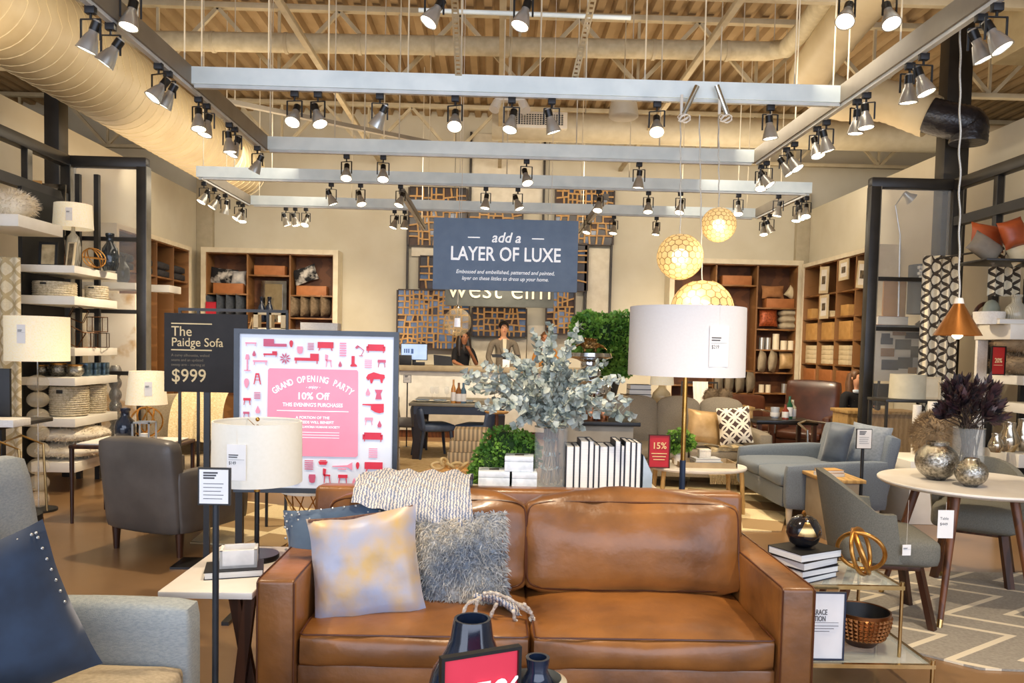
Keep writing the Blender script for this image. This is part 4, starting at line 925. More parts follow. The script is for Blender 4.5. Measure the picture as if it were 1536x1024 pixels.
# ================================================================ tiered brass and glass side table right of the sofa
TZ2 = .50
t = thing('glass_side_table', 'two tier brass and glass side table at the right arm of the sofa', 'side table', (0, 0, 0))
ty0, ty1 = 3.43, 3.86; tx0, tx1, fr = SR+.035, X(1356, 3.44, .49), .018; tlx = X(1402, 3.36, .16)
brp = mat('pale_brass', '#c7a873', '#a98a55', rough=.25, metal=1)
def ringframe(x0, x1, y0, y1, z):
    b = B(); b.box(x0, x1, y0, y0+fr, z-fr, z); b.box(x0, x1, y1-fr, y1, z-fr, z); b.box(x0, x0+fr, y0+fr, y1-fr, z-fr, z); b.box(x1-fr, x1, y0+fr, y1-fr, z-fr, z); return b
ringframe(tx0, tx1, ty0, ty1, TZ2).done('top_frame', brp, t); ringframe(tx0, tlx, ty0-.08, ty1+.02, .17).done('lower_frame', brp, t)
gl = mat('table_glass', '#dfe9e4', '#d2dfd9', rough=.03, alpha=.32)
B().box(tx0+fr, tx1-fr, ty0+fr, ty1-fr, TZ2-.009, TZ2-.001).done('top_glass', gl, t); B().box(tx0+fr, tlx-fr, ty0-.08+fr, ty1, .161, .169).done('lower_glass', gl, t)
for (x, y) in ((tx0+.009, ty0+.009), (tx1-.009, ty0+.009), (tx0+.009, ty1-.009), (tx1-.009, ty1-.009)):
    B().cyl((x, y, .171), (x, y, TZ2-.018), .008, n=10).done('post', brp, t); B().cyl((x, y, TZ2), (x, y, TZ2+.018), .01, n=10).done('finial', brp, t)
for (x, y) in ((tx0+.009, ty0-.07), (tlx-.009, ty0-.07), (tx0+.009, ty1+.01), (tlx-.009, ty1+.01)):
    B().cyl((x, y, 0), (x, y, .152), .009, n=10).done('leg', brp, t); B().cyl((x, y, .17), (x, y, .19), .01, n=10).done('finial', brp, t)
bky = 3.575; bkx = X(1207, bky, .6)+.0; z = TZ2
for i, (rz_, cm, w, d, h) in enumerate(((.55, coverm, .25, .18, .028), (.50, coverm, .25, .19, .032), (.56, coverk, .255, .185, .038), (.47, coverk, .27, .20, .038))):
    flat_book('dark covered book in the stack on the glass table, %s from the top' % ORD[3-i], bkx, bky, z, w, d, h, rz_, cm, 'books stacked on the glass side table'); z += h+.0006
# apple sculpture
x, y = X(1206, bky, .75), bky; R_ = S(26, y)
t = thing('apple_sculpture', 'glossy black ball with a brass teardrop on top of the book stack', 'sculpture', (x, y, z))
pr_ = [(0, 0), (R_*.45, .003), (R_*.8, R_*.3), (R_, R_*.85), (R_*.95, R_*1.25), (R_*.7, R_*1.65), (R_*.35, R_*1.86), (.012, R_*1.84), (0, R_*1.8)]
B().lathe(pr_, 40).done('ball', mat('black_lacquer', '#15161c', '#0e0e12', rough=.12, coat=.6), t, 60)
def onb(u, v):  # triangle wrap from crown to front
    a = -PI/2-.15+(u-.5)*(.10+1.0*v); zz = R_*(1.86-1.05*v); s = max(0., 1-((zz-R_*.9)/(R_*1.0))**2)**.5
    return V((math.cos(a)*R_*s*1.02, math.sin(a)*R_*s*1.02, zz))
B().grid(onb, 8, 14).done('brass_inlay', brp, t, 80)
b = B(); b.tube([(0, 0, R_*1.8), (0, -.002, R_*1.95), (-.006, -.008, R_*2.08), (-.016, -.02, R_*2.05)], [.008, .009, .008, .005], 8); b.done('stem', gold, t)
# knot sculpture of rings
def knot(name, x, y, z, R_, rt, m, label, tilts, cat='sculpture'):
    t = thing(name, label, cat, (x, y, z+R_*.96+rt))
    for (ax, ay, az, s_) in tilts:
        M = MX.Rotation(az, 4, 'Z') @ MX.Rotation(ax, 4, 'X') @ MX.Rotation(ay, 4, 'Y')
        B().tube([M @ V((math.cos(a)*R_*s_, math.sin(a)*R_*s_*.92, 0)) for a in [2*PI*k/40 for k in range(40)]], rt, 8, closed=True).done('ring', m, t, 70)
    return t
y = 3.58; knot('knot_sculpture', X(1291, y, .6), y, TZ2, S(37, y), .0105, gold, 'open brass knot sculpture of interlocking rings on the glass table', ((1.3, .5, .3, 1), (.5, 1.0, 1.2, .98), (1.1, -.7, 2.0, .97)))
# bronze studded bowl
y = 3.60; x = X(1292, y, .3); R_ = S(42, y); hb = .165
t = thing('studded_bowl', 'bronze studded bowl with dark inside on the lower glass shelf', 'bowl', (x, y, .17))
B().lathe([(0, 0), (R_*.5, 0), (R_*.85, hb*.35), (R_*.99, hb*.75), (R_, hb), (R_*.95, hb), (R_*.9, hb*.7), (R_*.7, hb*.3), (0, .02)], 40).done('bowl_body', mat('bronze', '#8c5a34', '#6b4022', rough=.28, metal=.9), t, 60)
B().lathe([(R_*.945, hb*.97), (R_*.89, hb*.7), (R_*.69, hb*.32), (0, .024)], 40).done('dark_lining', coverk, t, 60)
s = B()
for k in range(6):
    zz = hb*(.28+.115*k); rr = R_*(.80, .86, .91, .955, .975, .985)[k]; n = 34
    for j in range(n):
        a = 2*PI*j/n; c_ = V((math.cos(a)*rr, math.sin(a)*rr, zz)); u = V((-math.sin(a), math.cos(a), 0))*R_*.09; w = V((0, 0, hb*.055)); nn = V((math.cos(a), math.sin(a), 0))
        p = [c_-u-w, c_+u-w, c_+u+w, c_-u+w]; ap = c_+nn*.010
        for q_ in range(4): s.face([p[q_], p[(q_+1) % 4], ap])
s.done('pyramid_studs', mat('bronze_bright', '#b37f52', '#93623a', rough=.25, metal=.95), t, smooth=0)
# terrace sign on lower shelf
y = 3.385; xa, xb = X(1150, y, .4), X(1269, y, .4); z1 = P(1240, 887, y).z
t = sign_box('collection_sign', 'white TERRACE COLLECTION card in a navy frame on the lower glass shelf', xb-max(xa, (SR+.03)), z1-.175, ((max(xa, (SR+.03))+xb)/2, y, .172), 0, tagm, mat('navy_frame', '#1e2a44', '#182238', rough=.4), .007, .012)
xe = xb-(max(xa, (SR+.03))+xb)/2
text('TERRACE', .034, (xe-.082, .003, (z1-.175)*.70), t, inkm, align='RIGHT', bold=.006, sx=.62); text('COLLECTION', .034, (xe-.088, .003, (z1-.175)*.605), t, inkm, align='RIGHT', bold=.006, sx=.62)
b = B(); b.box(-xe+.012, xe-.03, .002, .005, (z1-.175)*.55, (z1-.175)*.553)
for k in range(3): b.box(-xe+.012, xe-.03-.02*k, .002, .005, (z1-.175)*(.50-.04*k), (z1-.175)*(.505-.04*k))
b.done('printed_lines', inkm, t)
# ================================================================ generic seating
def armchair(name, label, loc, rz, w, d, zs, za, zb, m, legm, arm_w=.1, back_t=.14, lean=8, cat='armchair', leg_h=.16, cush=1, back_cush=0, taper=.0, armslope=.0):
    """faces local -Y; origin at floor centre"""
    t = thing(name, label, cat, loc, rz)
    RB(-w/2+arm_w, w/2-arm_w, -d/2+.01, d/2-.08, leg_h, zs-.12, .02).done('seat_base', m, t, 60)
    for s in (-1, 1):
        x0, x1 = sorted((s*w/2, s*(w/2-arm_w))); b = B(); b.puff(x1-x0, d-.04, za-leg_h, puff=.01, r=.03, n=6, c=((x0+x1)/2, 0, (za+leg_h)/2))
        for v in b.bm.verts:
            k = (v.co.z-leg_h)/(za-leg_h); v.co.z += armslope*max(0, k)*(v.co.y/(d/2)); v.co.y *= 1-taper*(1-k)
        b.done('arm', m, t, 60)
    M = MX.Translation((0, d/2-back_t/2-.02, leg_h)) @ MX.Rotation(math.radians(-lean), 4, 'X')
    RB(-w/2+arm_w*.3, w/2-arm_w*.3, -back_t/2, back_t/2, 0, (zb-leg_h)/math.cos(math.radians(lean)), .045, 8, .02, M=M).done('backrest', m, t, 60)
    n = cush; sw = (w-2*arm_w)/n
    for i in range(n):
        a = -w/2+arm_w+i*sw; RB(a+.004, a+sw-.004, -d/2-.005, d/2-back_t-.02, zs-.13, zs, .035, 8, .02).done('seat_cushion', m, t, 60)
    for i in range(back_cush):
        bw = (w-2*arm_w)/back_cush; a = -w/2+arm_w+i*bw
        Mc = MX.Translation((a+bw/2, d/2-back_t-.09, zs+.24)) @ MX.Rotation(math.radians(-lean-6), 4, 'X')
        B().puff(bw-.01, .17, .5, puff=.06, r=.05, n=8, M=Mc, wr=.008, seed=i).done('back_cushion', m, t, 60)
    for x in (-w/2+.07, w/2-.07):
        for y in (-d/2+.07, d/2-.09): B().cyl((x, y, 0), (x, y, leg_h+.005), .02, .032, 10).done('leg', legm, t)
    return t
# grey leather armchair seen from behind
gl_ = mat('grey_leather', '#6b655e', '#5b5650', rough=.42, scale=4, bump=.08, bscale=80)
a, c, e = G(165, 822, 0), G(270, 838, 0), G(367, 805, 0)
dirx = (c-a).normalized(); ang = math.atan2(dirx.y, dirx.x); cen = (a+c)/2+V((-dirx.y, dirx.x, 0))*.33
t = armchair('grey_leather_armchair', 'grey leather armchair seen from behind on the concrete floor at left', (cen.x, cen.y, 0), ang+PI, .74, .78, .42, .62, .83, gl_, woodd, arm_w=.09, leg_h=.17, taper=.1, lean=7)
q = P(285, 687, 5.55); tg_ = B().box(-.02, .02, -.001, .001, -.045, .03); solo('red_hang_tag', tg_, mat('tag_tan', '#e8d6bd', '#d05048', rough=.7, scale=14), 'small red and white hang tag hanging from the butler table behind the grey leather chair', 'tag', (q.x, q.y+.9, q.z))
# butler table behind it
Y = 6.75; tz = .655; x0, x1 = X(136, Y, tz), X(272, Y, tz)
t = thing('butler_table', 'dark wood side table with spindle legs behind the grey leather armchair', 'side table', (0, 0, 0))
for xx in (x0, x1):
    for yy in (6.45, 7.0): B().cyl((xx, yy, 0), (xx, yy, tz), .013, .02, 10).done('leg', woodd, t)
B().box(x0-.02, x1+.02, 6.43, 7.02, tz-.03, tz, .008).done('frame', woodd, t)
B().box(x0+.03, x1-.03, 6.46, 6.99, tz+.0005, tz+.014, .004).done('tray', whitew, t); tz += .015
def jug(px, y, z, pyt, r, label, m=None, name='glass_jug', cat='jug'):
    x = X(px, y, z+.1); h = P(px, pyt, y).z-z; r = S(r, y)
    return solo(name, B().lathe([(0, 0), (r*.7, 0), (r*.95, h*.12), (r, h*.4), (r*.85, h*.6), (r*.42, h*.75), (r*.4, h*.9), (r*.5, h*.93), (r*.5, h), (r*.42, h), (r*.36, h*.8), (0, h*.74)], 28), m or glassd, label, cat, (x, y, z), smooth=60)
jug(188, 6.7, tz, 612, 15, 'dark blue glass jug beside the small white lamp on the butler table', glaze)
Y = 6.8; x = X(220, Y, .9)
t = thing('small_table_lamp', 'table lamp with tapered white shade and brass rings, left of the dark sofa sign', 'table lamp', (x, Y, tz))
zs0, zs1 = P(220, 606, Y).z-tz, P(220, 557, Y).z-tz; o = drum_shade(t, S(29, Y), S(24, Y), zs0, zs1, shadew); price_tag(o, S(27, Y), (zs0+zs1)/2, .5, .06, .12, None, tl=.03)
for (ax, ay) in ((1.2, .3), (1.0, -.8), (.2, 1.2)):
    M = MX.Translation((0, 0, zs0*.5)) @ MX.Rotation(ax, 4, 'X') @ MX.Rotation(ay, 4, 'Y'); B().tube([M @ V((math.cos(k*PI/14)*zs0*.42, math.sin(k*PI/14)*zs0*.42, 0)) for k in range(28)], .008, 6, closed=True).done('base_ring', gold, t)
B().cyl((0, 0, 0), (0, 0, zs0+.04), .007, n=8).done('pole', brass, t); B().lathe([(0, 0), (.07, 0), (.07, .012), (0, .012)], 20).done('base', brass, t)
x = X(219, 6.58, tz+.05); t = thing('lantern', 'small pale square lantern with a white candle in front of the brass ring lamp', 'lantern', (x, 6.55, tz)); lh = P(219, 632, 6.55).z-tz
b = B(); w_ = S(12, 6.55)
for sx in (-1, 1):
    for sy in (-1, 1): b.box(sx*w_-.006, sx*w_+.006, sy*w_-.006, sy*w_+.006, 0, lh)
for zz in (0, lh-.012):
    b.box(-w_-.006, w_+.006, -w_-.006, -w_+.006, zz, zz+.012); b.box(-w_-.006, w_+.006, w_-.006, w_+.006, zz, zz+.012); b.box(-w_-.006, -w_+.006, -w_, w_, zz, zz+.012); b.box(w_-.006, w_+.006, -w_, w_, zz, zz+.012)
b.done('frame', mat('pale_grey_metal', '#a9aeb2', '#989da2', rough=.4), t); B().cyl((0, 0, .001), (0, 0, lh*.45), .03, n=16).done('candle', whitew, t)
# beige armchair with throw
Y = 7.6; x = X(285, Y, .6)
t = armchair('taupe_armchair', 'taupe upholstered armchair with a cream throw left of the poster', (x+.05, Y, 0), .65, .84, .8, .42, .60, .98, mat('taupe_upholstery', '#9a8a70', '#88795f', rough=.9, scale=100), woodd, arm_w=.1)
b = B(); b.grid(lambda u, v: V((x+.02+(u-.5)*.42+.3*v*v*.3, Y+.40-.55*v**.7+.02*math.sin(u*20)-(u-.5)*-.25, 1.01+.012*math.sin(u*26)+.02-(v**1.3)*.46)), 24, 24)
solo('cream_throw', b, mat('cream_boucle', '#d6c6a0', '#bfa87c', rough=.95, scale=60, bump=.6, bscale=80), 'cream woven throw draped over the taupe armchair', 'throw blanket', smooth=80)
# ================================================================ left foreground desk + floor lamp
dzz = .93; x1 = X(76, 6.0, dzz)
t = thing('black_desk', 'black desk at the far left edge behind the pale armchair', 'desk', (0, 0, 0))
B().box(-4.6, x1+.02, 5.25, 6.0, dzz-.03, dzz, .004).done('desktop', mat('black_glass', '#1c1714', '#14110f', rough=.3), t)
for (x, y) in ((-4.5, 5.3), (x1-.35, 5.3), (-4.5, 5.95), (x1-.35, 5.95)): B().box(x-.025, x+.025, y-.025, y+.025, 0, dzz-.03).done('leg', coverk, t)
x = X(10, 5.5, 1); zt = P(9, 553, 5.45).z
t = thing('black_screen', 'black panel screen standing on the black desk at the left edge', 'screen', (x-.28, 5.5, dzz)); B().box(-.3, .31, -.012, .012, .03, zt-dzz, .004).done('panel', coverk, t); B().box(-.1, .1, -.08, .08, 0, .03, .004).done('foot', coverk, t)
solo('white_papers', B().box(-.14, .1, -.1, .1, 0, .05, .004), whitew, 'small white stack of papers on the black desk', 'papers', (X(6, 5.32, .8), 5.36, dzz))
Y = 6.9; x = X(57, Y, .9)
t = thing('bubble_floor_lamp', 'floor lamp of stacked glass balls under a wide cream drum shade at left', 'floor lamp', (x, Y, 0))
zs0, zs1 = P(54, 541, Y).z, P(54, 475, Y).z; r_ = S(42.5, Y); o = drum_shade(t, r_, r_, zs0, zs1, shadew)
price_tag(o, r_, (zs0+zs1)/2+.04, .05, .07, .16, None)
rb = S(15, Y); z = .03+rb*.8; k = 0
gb = mat('bubble_glass', '#e6d9bf', '#d8caae', rough=.03, alpha=.22, coat=.3)
while z+rb*.8 < zs0: B().ball((0, 0, z), rb, (1, 1, .82), 20).done('glass_ball', gb, t, 70); z += rb*1.66; k += 1
B().cyl((0, 0, 0), (0, 0, zs1-.02), .007, n=8).done('pole', chrome, t); B().lathe([(0, 0), (.15, 0), (.15, .02), (0, .03)], 28).done('base', coverk, t)
# side chair with curved metal arms + dark bag behind pale chair
x = X(14, 4.6, .7); zz = P(38, 662, 4.6).z
t = thing('metal_stool', 'stool with curved brass wire arms behind the pale armchair', 'stool', (x, 4.6, 0))
for s in (-1, 1):
    for q_ in (-1, 1): B().cyl((s*.14, q_*.14, 0), (s*.12, q_*.12, .45), .009, n=8).done('leg', brp, t)
B().lathe([(0, .451), (.17, .451), (.17, .49), (0, .49)], 24).done('seat', coverk, t)
for s in (-1, 1): B().tube([(-.15, s*.12, .49), (-.13, s*.12, zz-.03), (0, s*.12, zz+.02), (.13, s*.12, zz-.03), (.15, s*.12, .49)], .007, 6).done('arm', brp, t)
# ================================================================ L shelves (left tower)
LSX = -4.2; LY0, LY1 = 7.65, 8.5
def slab(label, z0, z1, xr, y0, y1, xl, group):
    return solo('white_shelf', B().box(xl, xr, y0, y1, z0, z1, .004), white, label, 'shelf', group=group)
xc = X(112, LY0, 1.8); xl = X(26, LY0, 1.8); SHL = {}
dsc = ['with lamp and brass ball, at eye height', 'with the low white baskets', 'with the wire cubes', 'with mercury glass pots', 'with the tall woven baskets', 'lowest, with white sheepskins']
for k, (ya, yb) in enumerate(((397, 408), (443, 456), (521, 533), (566, 578), (627, 640), (693, 708))):
    zt, zb__ = P(70, ya, LY0).z, P(70, yb, LY0).z; SHL[k] = zt
    slab('white floating shelf of the left display tower, %s' % dsc[k], zb__, zt, xc, LY0, LY1, xl if k != 5 else xl+.12, 'white shelves of the left tower')
solo('tower_back', B().box(xl, xl+.04, LY0+.02, LY1-.1, .2, 3.0), coverk, 'dark upright panel holding the white shelves at left', 'panel')
t = thing('shelf_upright', 'dark steel uprights behind the white shelves of the left tower', 'upright')
for yy in (LY1-.03,): B().box(xc-.25, xc-.2, LY1+.001, LY1+.05, 0, 3.3).done('upright', darkst, t); B().box(xl+.1, xl+.15, LY1+.001, LY1+.05, 0, 3.3).done('upright', darkst, t)
zt, zb__ = P(16, 333, 7.4).z, P(16, 350, 7.4).z; slab('white shelf at the far left edge carrying a white fur', zb__, zt, X(38, 7.0, 2.4), 6.9, 7.6, X(-40, 7.0, 2.4), 'white shelves of the left tower')
ZS7 = zt
for (pa, pb, y, ya, yb, lb) in ((112, 203, 9.0, 423, 433, 'thin white shelf behind the left glass screen'), (226, 254, 9.4, 427, 438, 'short white shelf end jutting right of the left steel post')):
    zt, zb__ = P((pa+pb)/2, ya, y).z, P((pa+pb)/2, yb, y).z; slab(lb, zb__, zt, X(pb, y, 2.3), y, y+.35, X(pa, y, 2.3), 'thin shelves behind the left screen'); Z_B = zt
def furblob(name, label, c, R_, m, n=1600, L=.03, seed=1, cat='sheepskin', group=None):
    o = B().ball((0, 0, 0), 1, R_, 20)
    for v in o.bm.verts: v.co *= 1+.1*noise.noise(v.co*6+V((seed, 0, 0)))
    o = solo(name, o, m, label, cat, c, group=group, smooth=80); b = B(); r = random.Random(seed)
    for i in range(n):
        d = V((r.gauss(0, 1), r.gauss(0, 1), r.gauss(0, 1))).normalized(); p = V((d.x*R_[0], d.y*R_[1], d.z*R_[2]))*.98
        e = (d+V((r.uniform(-.6, .6), r.uniform(-.6, .6), r.uniform(-.9, .2)))).normalized()*L*r.uniform(.6, 1.2); s = e.cross(V((r.random(), r.random(), r.random()))).normalized()*.004
        b.bm.faces.new([b.bm.verts.new(v) for v in (p-s, p+s, p+e)])
    b.done('fur_strands', m, o, smooth=0, fixn=False); return o
q = P(10, 305, 7.2); furblob('white_fur_throw', 'fluffy white fur throw on the shelf at the far left edge', (q.x, 7.25, ZS7+.13), (.22, .2, .13), furw, 1500, .05, 3)
for k in range(2): furblob('sheepskin', 'folded cream sheepskin on the lowest white shelf, %s' % ('bottom of the stack', 'top of the stack')[k], (xc-.20+.01*k, 8.0, SHL[5]+.09+.16*k), (.34-.02*k, .33, .078), furw, 1500, .035, 10+k, group='stacked sheepskins')
wick = mat('white_wicker', '#d8ccb0', '#b5a685', rough=.85, scale=40, bump=.8, bscale=90)
def basket(label, px, y, z, wpx, hpx, group, dep=None):
    x = X(px, y, z+.1); w, h = S(wpx, y)/2, S(hpx, y); t = thing('woven_basket', label, 'basket', (x, y, z), 0, group)
    prof = [(.0, 0), (.92, 0), (1, .06), (1.04, .5), (1.02, 1), (.96, 1), (.95, .1), (0, .08)]; b = B(); b.lathe([(r_*w, z_*h) for r_, z_ in prof], 28)
    b.done('basket_body', wick, t, 60); f = B()
    for k in range(int(h/.022)): f.tube([(math.cos(a)*w*1.035, math.sin(a)*w*1.035, .02+k*.022) for a in [2*PI*j/24 for j in range(24)]], .007, 4, closed=True)
    f.done('weave', wick, t, 70); B().box(-.03, .03, -w*1.06-.004, -w*1.0, h*.78, h*.9, .004).done('handle_slot', coverk, t); return t
basket('tall white woven basket on the shelf above the sheepskins, left one', 104, 7.95, SHL[4], 50, 44, 'tall woven baskets'); basket('tall white woven basket on the shelf above the sheepskins, right one', 140, 8.3, SHL[4], 34, 42, 'tall woven baskets')
basket('low white woven basket on the upper shelf, wider left one', 82, 7.95, SHL[1], 56, 22, 'low woven baskets'); basket('low white woven basket on the upper shelf, smaller right one', 145, 8.3, SHL[1], 30, 20, 'low woven baskets')
for i, (px, w) in enumerate(((62, 22), (88, 26), (113, 24))):
    y = 7.95; x = X(px, y, SHL[3]+.05); R_ = S(w/2, y); t = thing('mercury_pot', 'round mercury glass pot under the wire cubes, %s from left' % ORD[i], 'pot', (x, y, SHL[3]), 0, 'mercury glass pots')
    B().lathe([(0, 0), (R_*.6, 0), (R_, R_*.5), (R_*.98, R_*.95), (R_*.75, R_*1.35), (R_*.85, R_*1.45), (R_*.7, R_*1.45), (R_*.8, R_*.9), (0, .01)], 24).done('pot_body', mercury, t, 60); B().lathe([(R_*.80, R_*1.3), (R_*.88, R_*1.45), (R_*.86, R_*1.5), (R_*.78, R_*1.4)], 24).done('rim', gold, t, 60)
tin = mat('steel_blue_tin', '#6f8798', '#4f6473', rough=.25, metal=.7, scale=20)
for i in range(6):
    c_, r_ = i//2, i % 2; y = 8.1+.13*c_; x = X(128+13*c_, y, SHL[3]+.05); h = .068
    solo('metal_tin', B().box(-.05, .05, -.05, .05, 0, h, .005), tin, 'small blue grey metal tin, %s one of column %s from left beside the mercury pots' % (('lower', 'upper')[r_], ORD[c_]), 'tin', (x, y, SHL[3]+r_*(h+.001)), group='metal tins')
def wirecube(label, px, y, z, s, rz, ry=0):
    x = X(px, y, z+s/2); c = [V((a, b_, c_)) for a in (-1, 1) for b_ in (-1, 1) for c_ in (-1, 1)]; b = B()
    R3 = MX.Rotation(rz, 3, 'Z') @ MX.Rotation(ry, 3, 'Y')
    pts = [R3 @ (v*s/2) for v in c]; mz = min(p.z for p in pts)
    for i in range(8):
        for j in range(i+1, 8):
            if (c[i]-c[j]).length < 2.1: b.cyl(pts[i], pts[j], .0045, n=6)
    return solo('wire_cube_holder', b, mat('bronze_wire', '#5d3d22', '#452b17', rough=.35, metal=.8), label, 'candle holder', (x, y, z-mz+.005), group='wire cube candle holders')
z = SHL[2]
wirecube('bronze wire cube holder on the shelf below the baskets, front left one', 110, 7.85, z, .16, .5, .5); wirecube('bronze wire cube holder, front right one beside the white screen', 150, 8.2, z, .15, .3); wirecube('bronze wire cube holder stacked on the right one', 146, 8.2, z+.165, .15, .8); wirecube('bronze wire cube holder, in the middle of the group', 130, 8.0, z, .15, .9)
wirecube('bronze wire cube holder stacked at upper left of the group', 118, 8.2, z+.25, .14, .4, .4)
# top shelf objects
z = SHL[0]
y = 8.15; x = X(110, y, z+.3); t = thing('shelf_lamp', 'table lamp with white drum shade and ribbed glass base on the top left shelf', 'table lamp', (x, y, z))
zs0, zs1 = P(110, 343, y).z-z, P(110, 307, y).z-z; o = drum_shade(t, S(27, y), S(25, y), zs0, zs1, shadew); price_tag(o, S(27, y), (zs0+zs1)/2, .3, .06, .13, None, tl=.02)
R_ = S(10, y); B().lathe([(0, 0), (R_*.7, 0), (R_, zs0*.25), (R_*1.05, zs0*.55), (R_*.8, zs0*.8), (R_*.3, zs0*.9), (R_*.25, zs0+.02), (0, zs0+.02)], 24).done('glass_base', mat('ribbed_glass', '#d9d3c0', '#b9b29c', rough=.08, alpha=.7, scale=30, kind='stripe'), t, 60)
x = X(63, 8.25, z+.4); zt = P(63, 270, 8.25).z-z; t = thing('leaning_mirror', 'tall mirror in a glittering silver frame leaning beside the white shaded shelf lamp', 'mirror', (x, 8.35, z), math.radians(12), tilt=0)
M = MX.Rotation(math.radians(-4), 4, 'X'); W = S(22, 8.2)
b = B(); b.box(-W, W, 0, .03, 0, zt, M=M); b.done('frame', mat('mirror_bevel', '#8f8a7e', '#4a463e', rough=.1, metal=.9, scale=12), t); B().box(-W+.05, W-.05, -.006, 0, .05, zt-.05, M=M).done('mirror_glass', mat('mirror_silver', '#d5dbdc', '#c8cfd0', rough=.03, metal=1), t)
B().box(-W-.02, -W+.09, -.02, -.012, zt-.18, zt+.02, M=M).done('price_tag', box_tan, t)
def pframe(label, px, py0, py1, y, w, z, lean, rz, fm, im, name='picture_frame', cat='picture frame', group=None):
    x = X(px, y, z+.1); h = P(px, py0, y).z-z; W = S(w/2, y); t = thing(name, label, cat, (x, y, z), rz, group); M = MX.Rotation(math.radians(-lean), 4, 'X'); e = W*.28
    b = B(); b.box(-W, W, 0, .02, 0, e, M=M); b.box(-W, W, 0, .02, h-e, h, M=M); b.box(-W, -W+e, 0, .02, e, h-e, M=M); b.box(W-e, W, 0, .02, e, h-e, M=M); b.done('frame', fm, t)
    B().box(-W+e*.8, W-e*.8, .006, .014, e*.8, h-e*.8, M=M).done('picture', im, t); return t
pict = mat('small_print', '#8c7a5c', '#3a342a', rough=.6, scale=14, kind='noise')
pframe('black box frame on the top left shelf beside the mirror', 71, 362, 395, 7.85, 26, z, 6, .1, coverk, mat('shell_print', '#cdb98e', '#8c7650', scale=9)); pframe('slim gold picture frame leaning on the top left shelf', 103, 362, 397, 7.8, 14, z, 8, -.35, box_cream, pict)
knot('wire_ball', X(141, 8.0, z+.1), 8.0, z, S(16, 8.0), .006, gold, 'brass wire ball sculpture on the top left shelf', ((1.3, .5, .3, 1), (.5, 1.0, 1.2, .98), (1.1, -.7, 2.0, .97), (.1, .1, 0, .96)))
jug(165, 8.2, z, 350, 12, 'tall smoky glass bottle at the right end of the top left shelf'); 
jug(184, 9.15, Z_B-.0+.0, 383, 10, 'shorter smoky glass bottle on the thin shelf behind the screen')
# stacked ball pedestal + rocks behind glass
for i, (px, y, zz0, py0, w, lb) in enumerate(((173, 8.95, None, 548, 9, 'mercury glass candle pillar beside the left steel post'),)):
    x = X(px, y, 1.1); zt = P(px, py0, y).z; b = B(); n = 9
    pr_ = []
    for k in range(n*4+1): pr_.append((S(w, y)*(.62+.38*abs(math.sin(k*PI/4))), 0.02+(zt-.02)*k/(n*4)))
    solo('candle_pillar', B().lathe([(0, 0)]+pr_+[(0, zt)], 20), mercury, lb, 'candle pillar', (x, y, 0), smooth=60)
artg = mat('gold_leaf_art', '#e9dfca', '#c39a55', rough=.6, scale=3.2, detail=6, ramp=(.5, .62))
x0, x1 = X(160, 10.5, 1.9), X(203, 10.5, 1.9)
solo('abstract_canvas', B().box(x0-.25, x1, 10.5, 10.54, .0, P(180, 440, 10.5).z, .004), artg, 'white and gold abstract canvas behind the left glass screen', 'canvas')
# curtain at left edge
def curtain(label, xa, ya, xb_, yb_, z0, z1, m, folds=7, amp=.04):
    a, b_ = V((xa, ya, 0)), V((xb_, yb_, 0)); d = b_-a; nn = V((-d.y, d.x, 0)).normalized()
    g = B().grid(lambda u, v: a+d*u+nn*(amp*math.sin(u*folds*2*PI)*(1-.3*v))+V((0, 0, z0+(z1-z0)*v)), folds*10, 10)
    return solo('curtain', g, m, label, 'curtain', smooth=80)
lat = latl = None
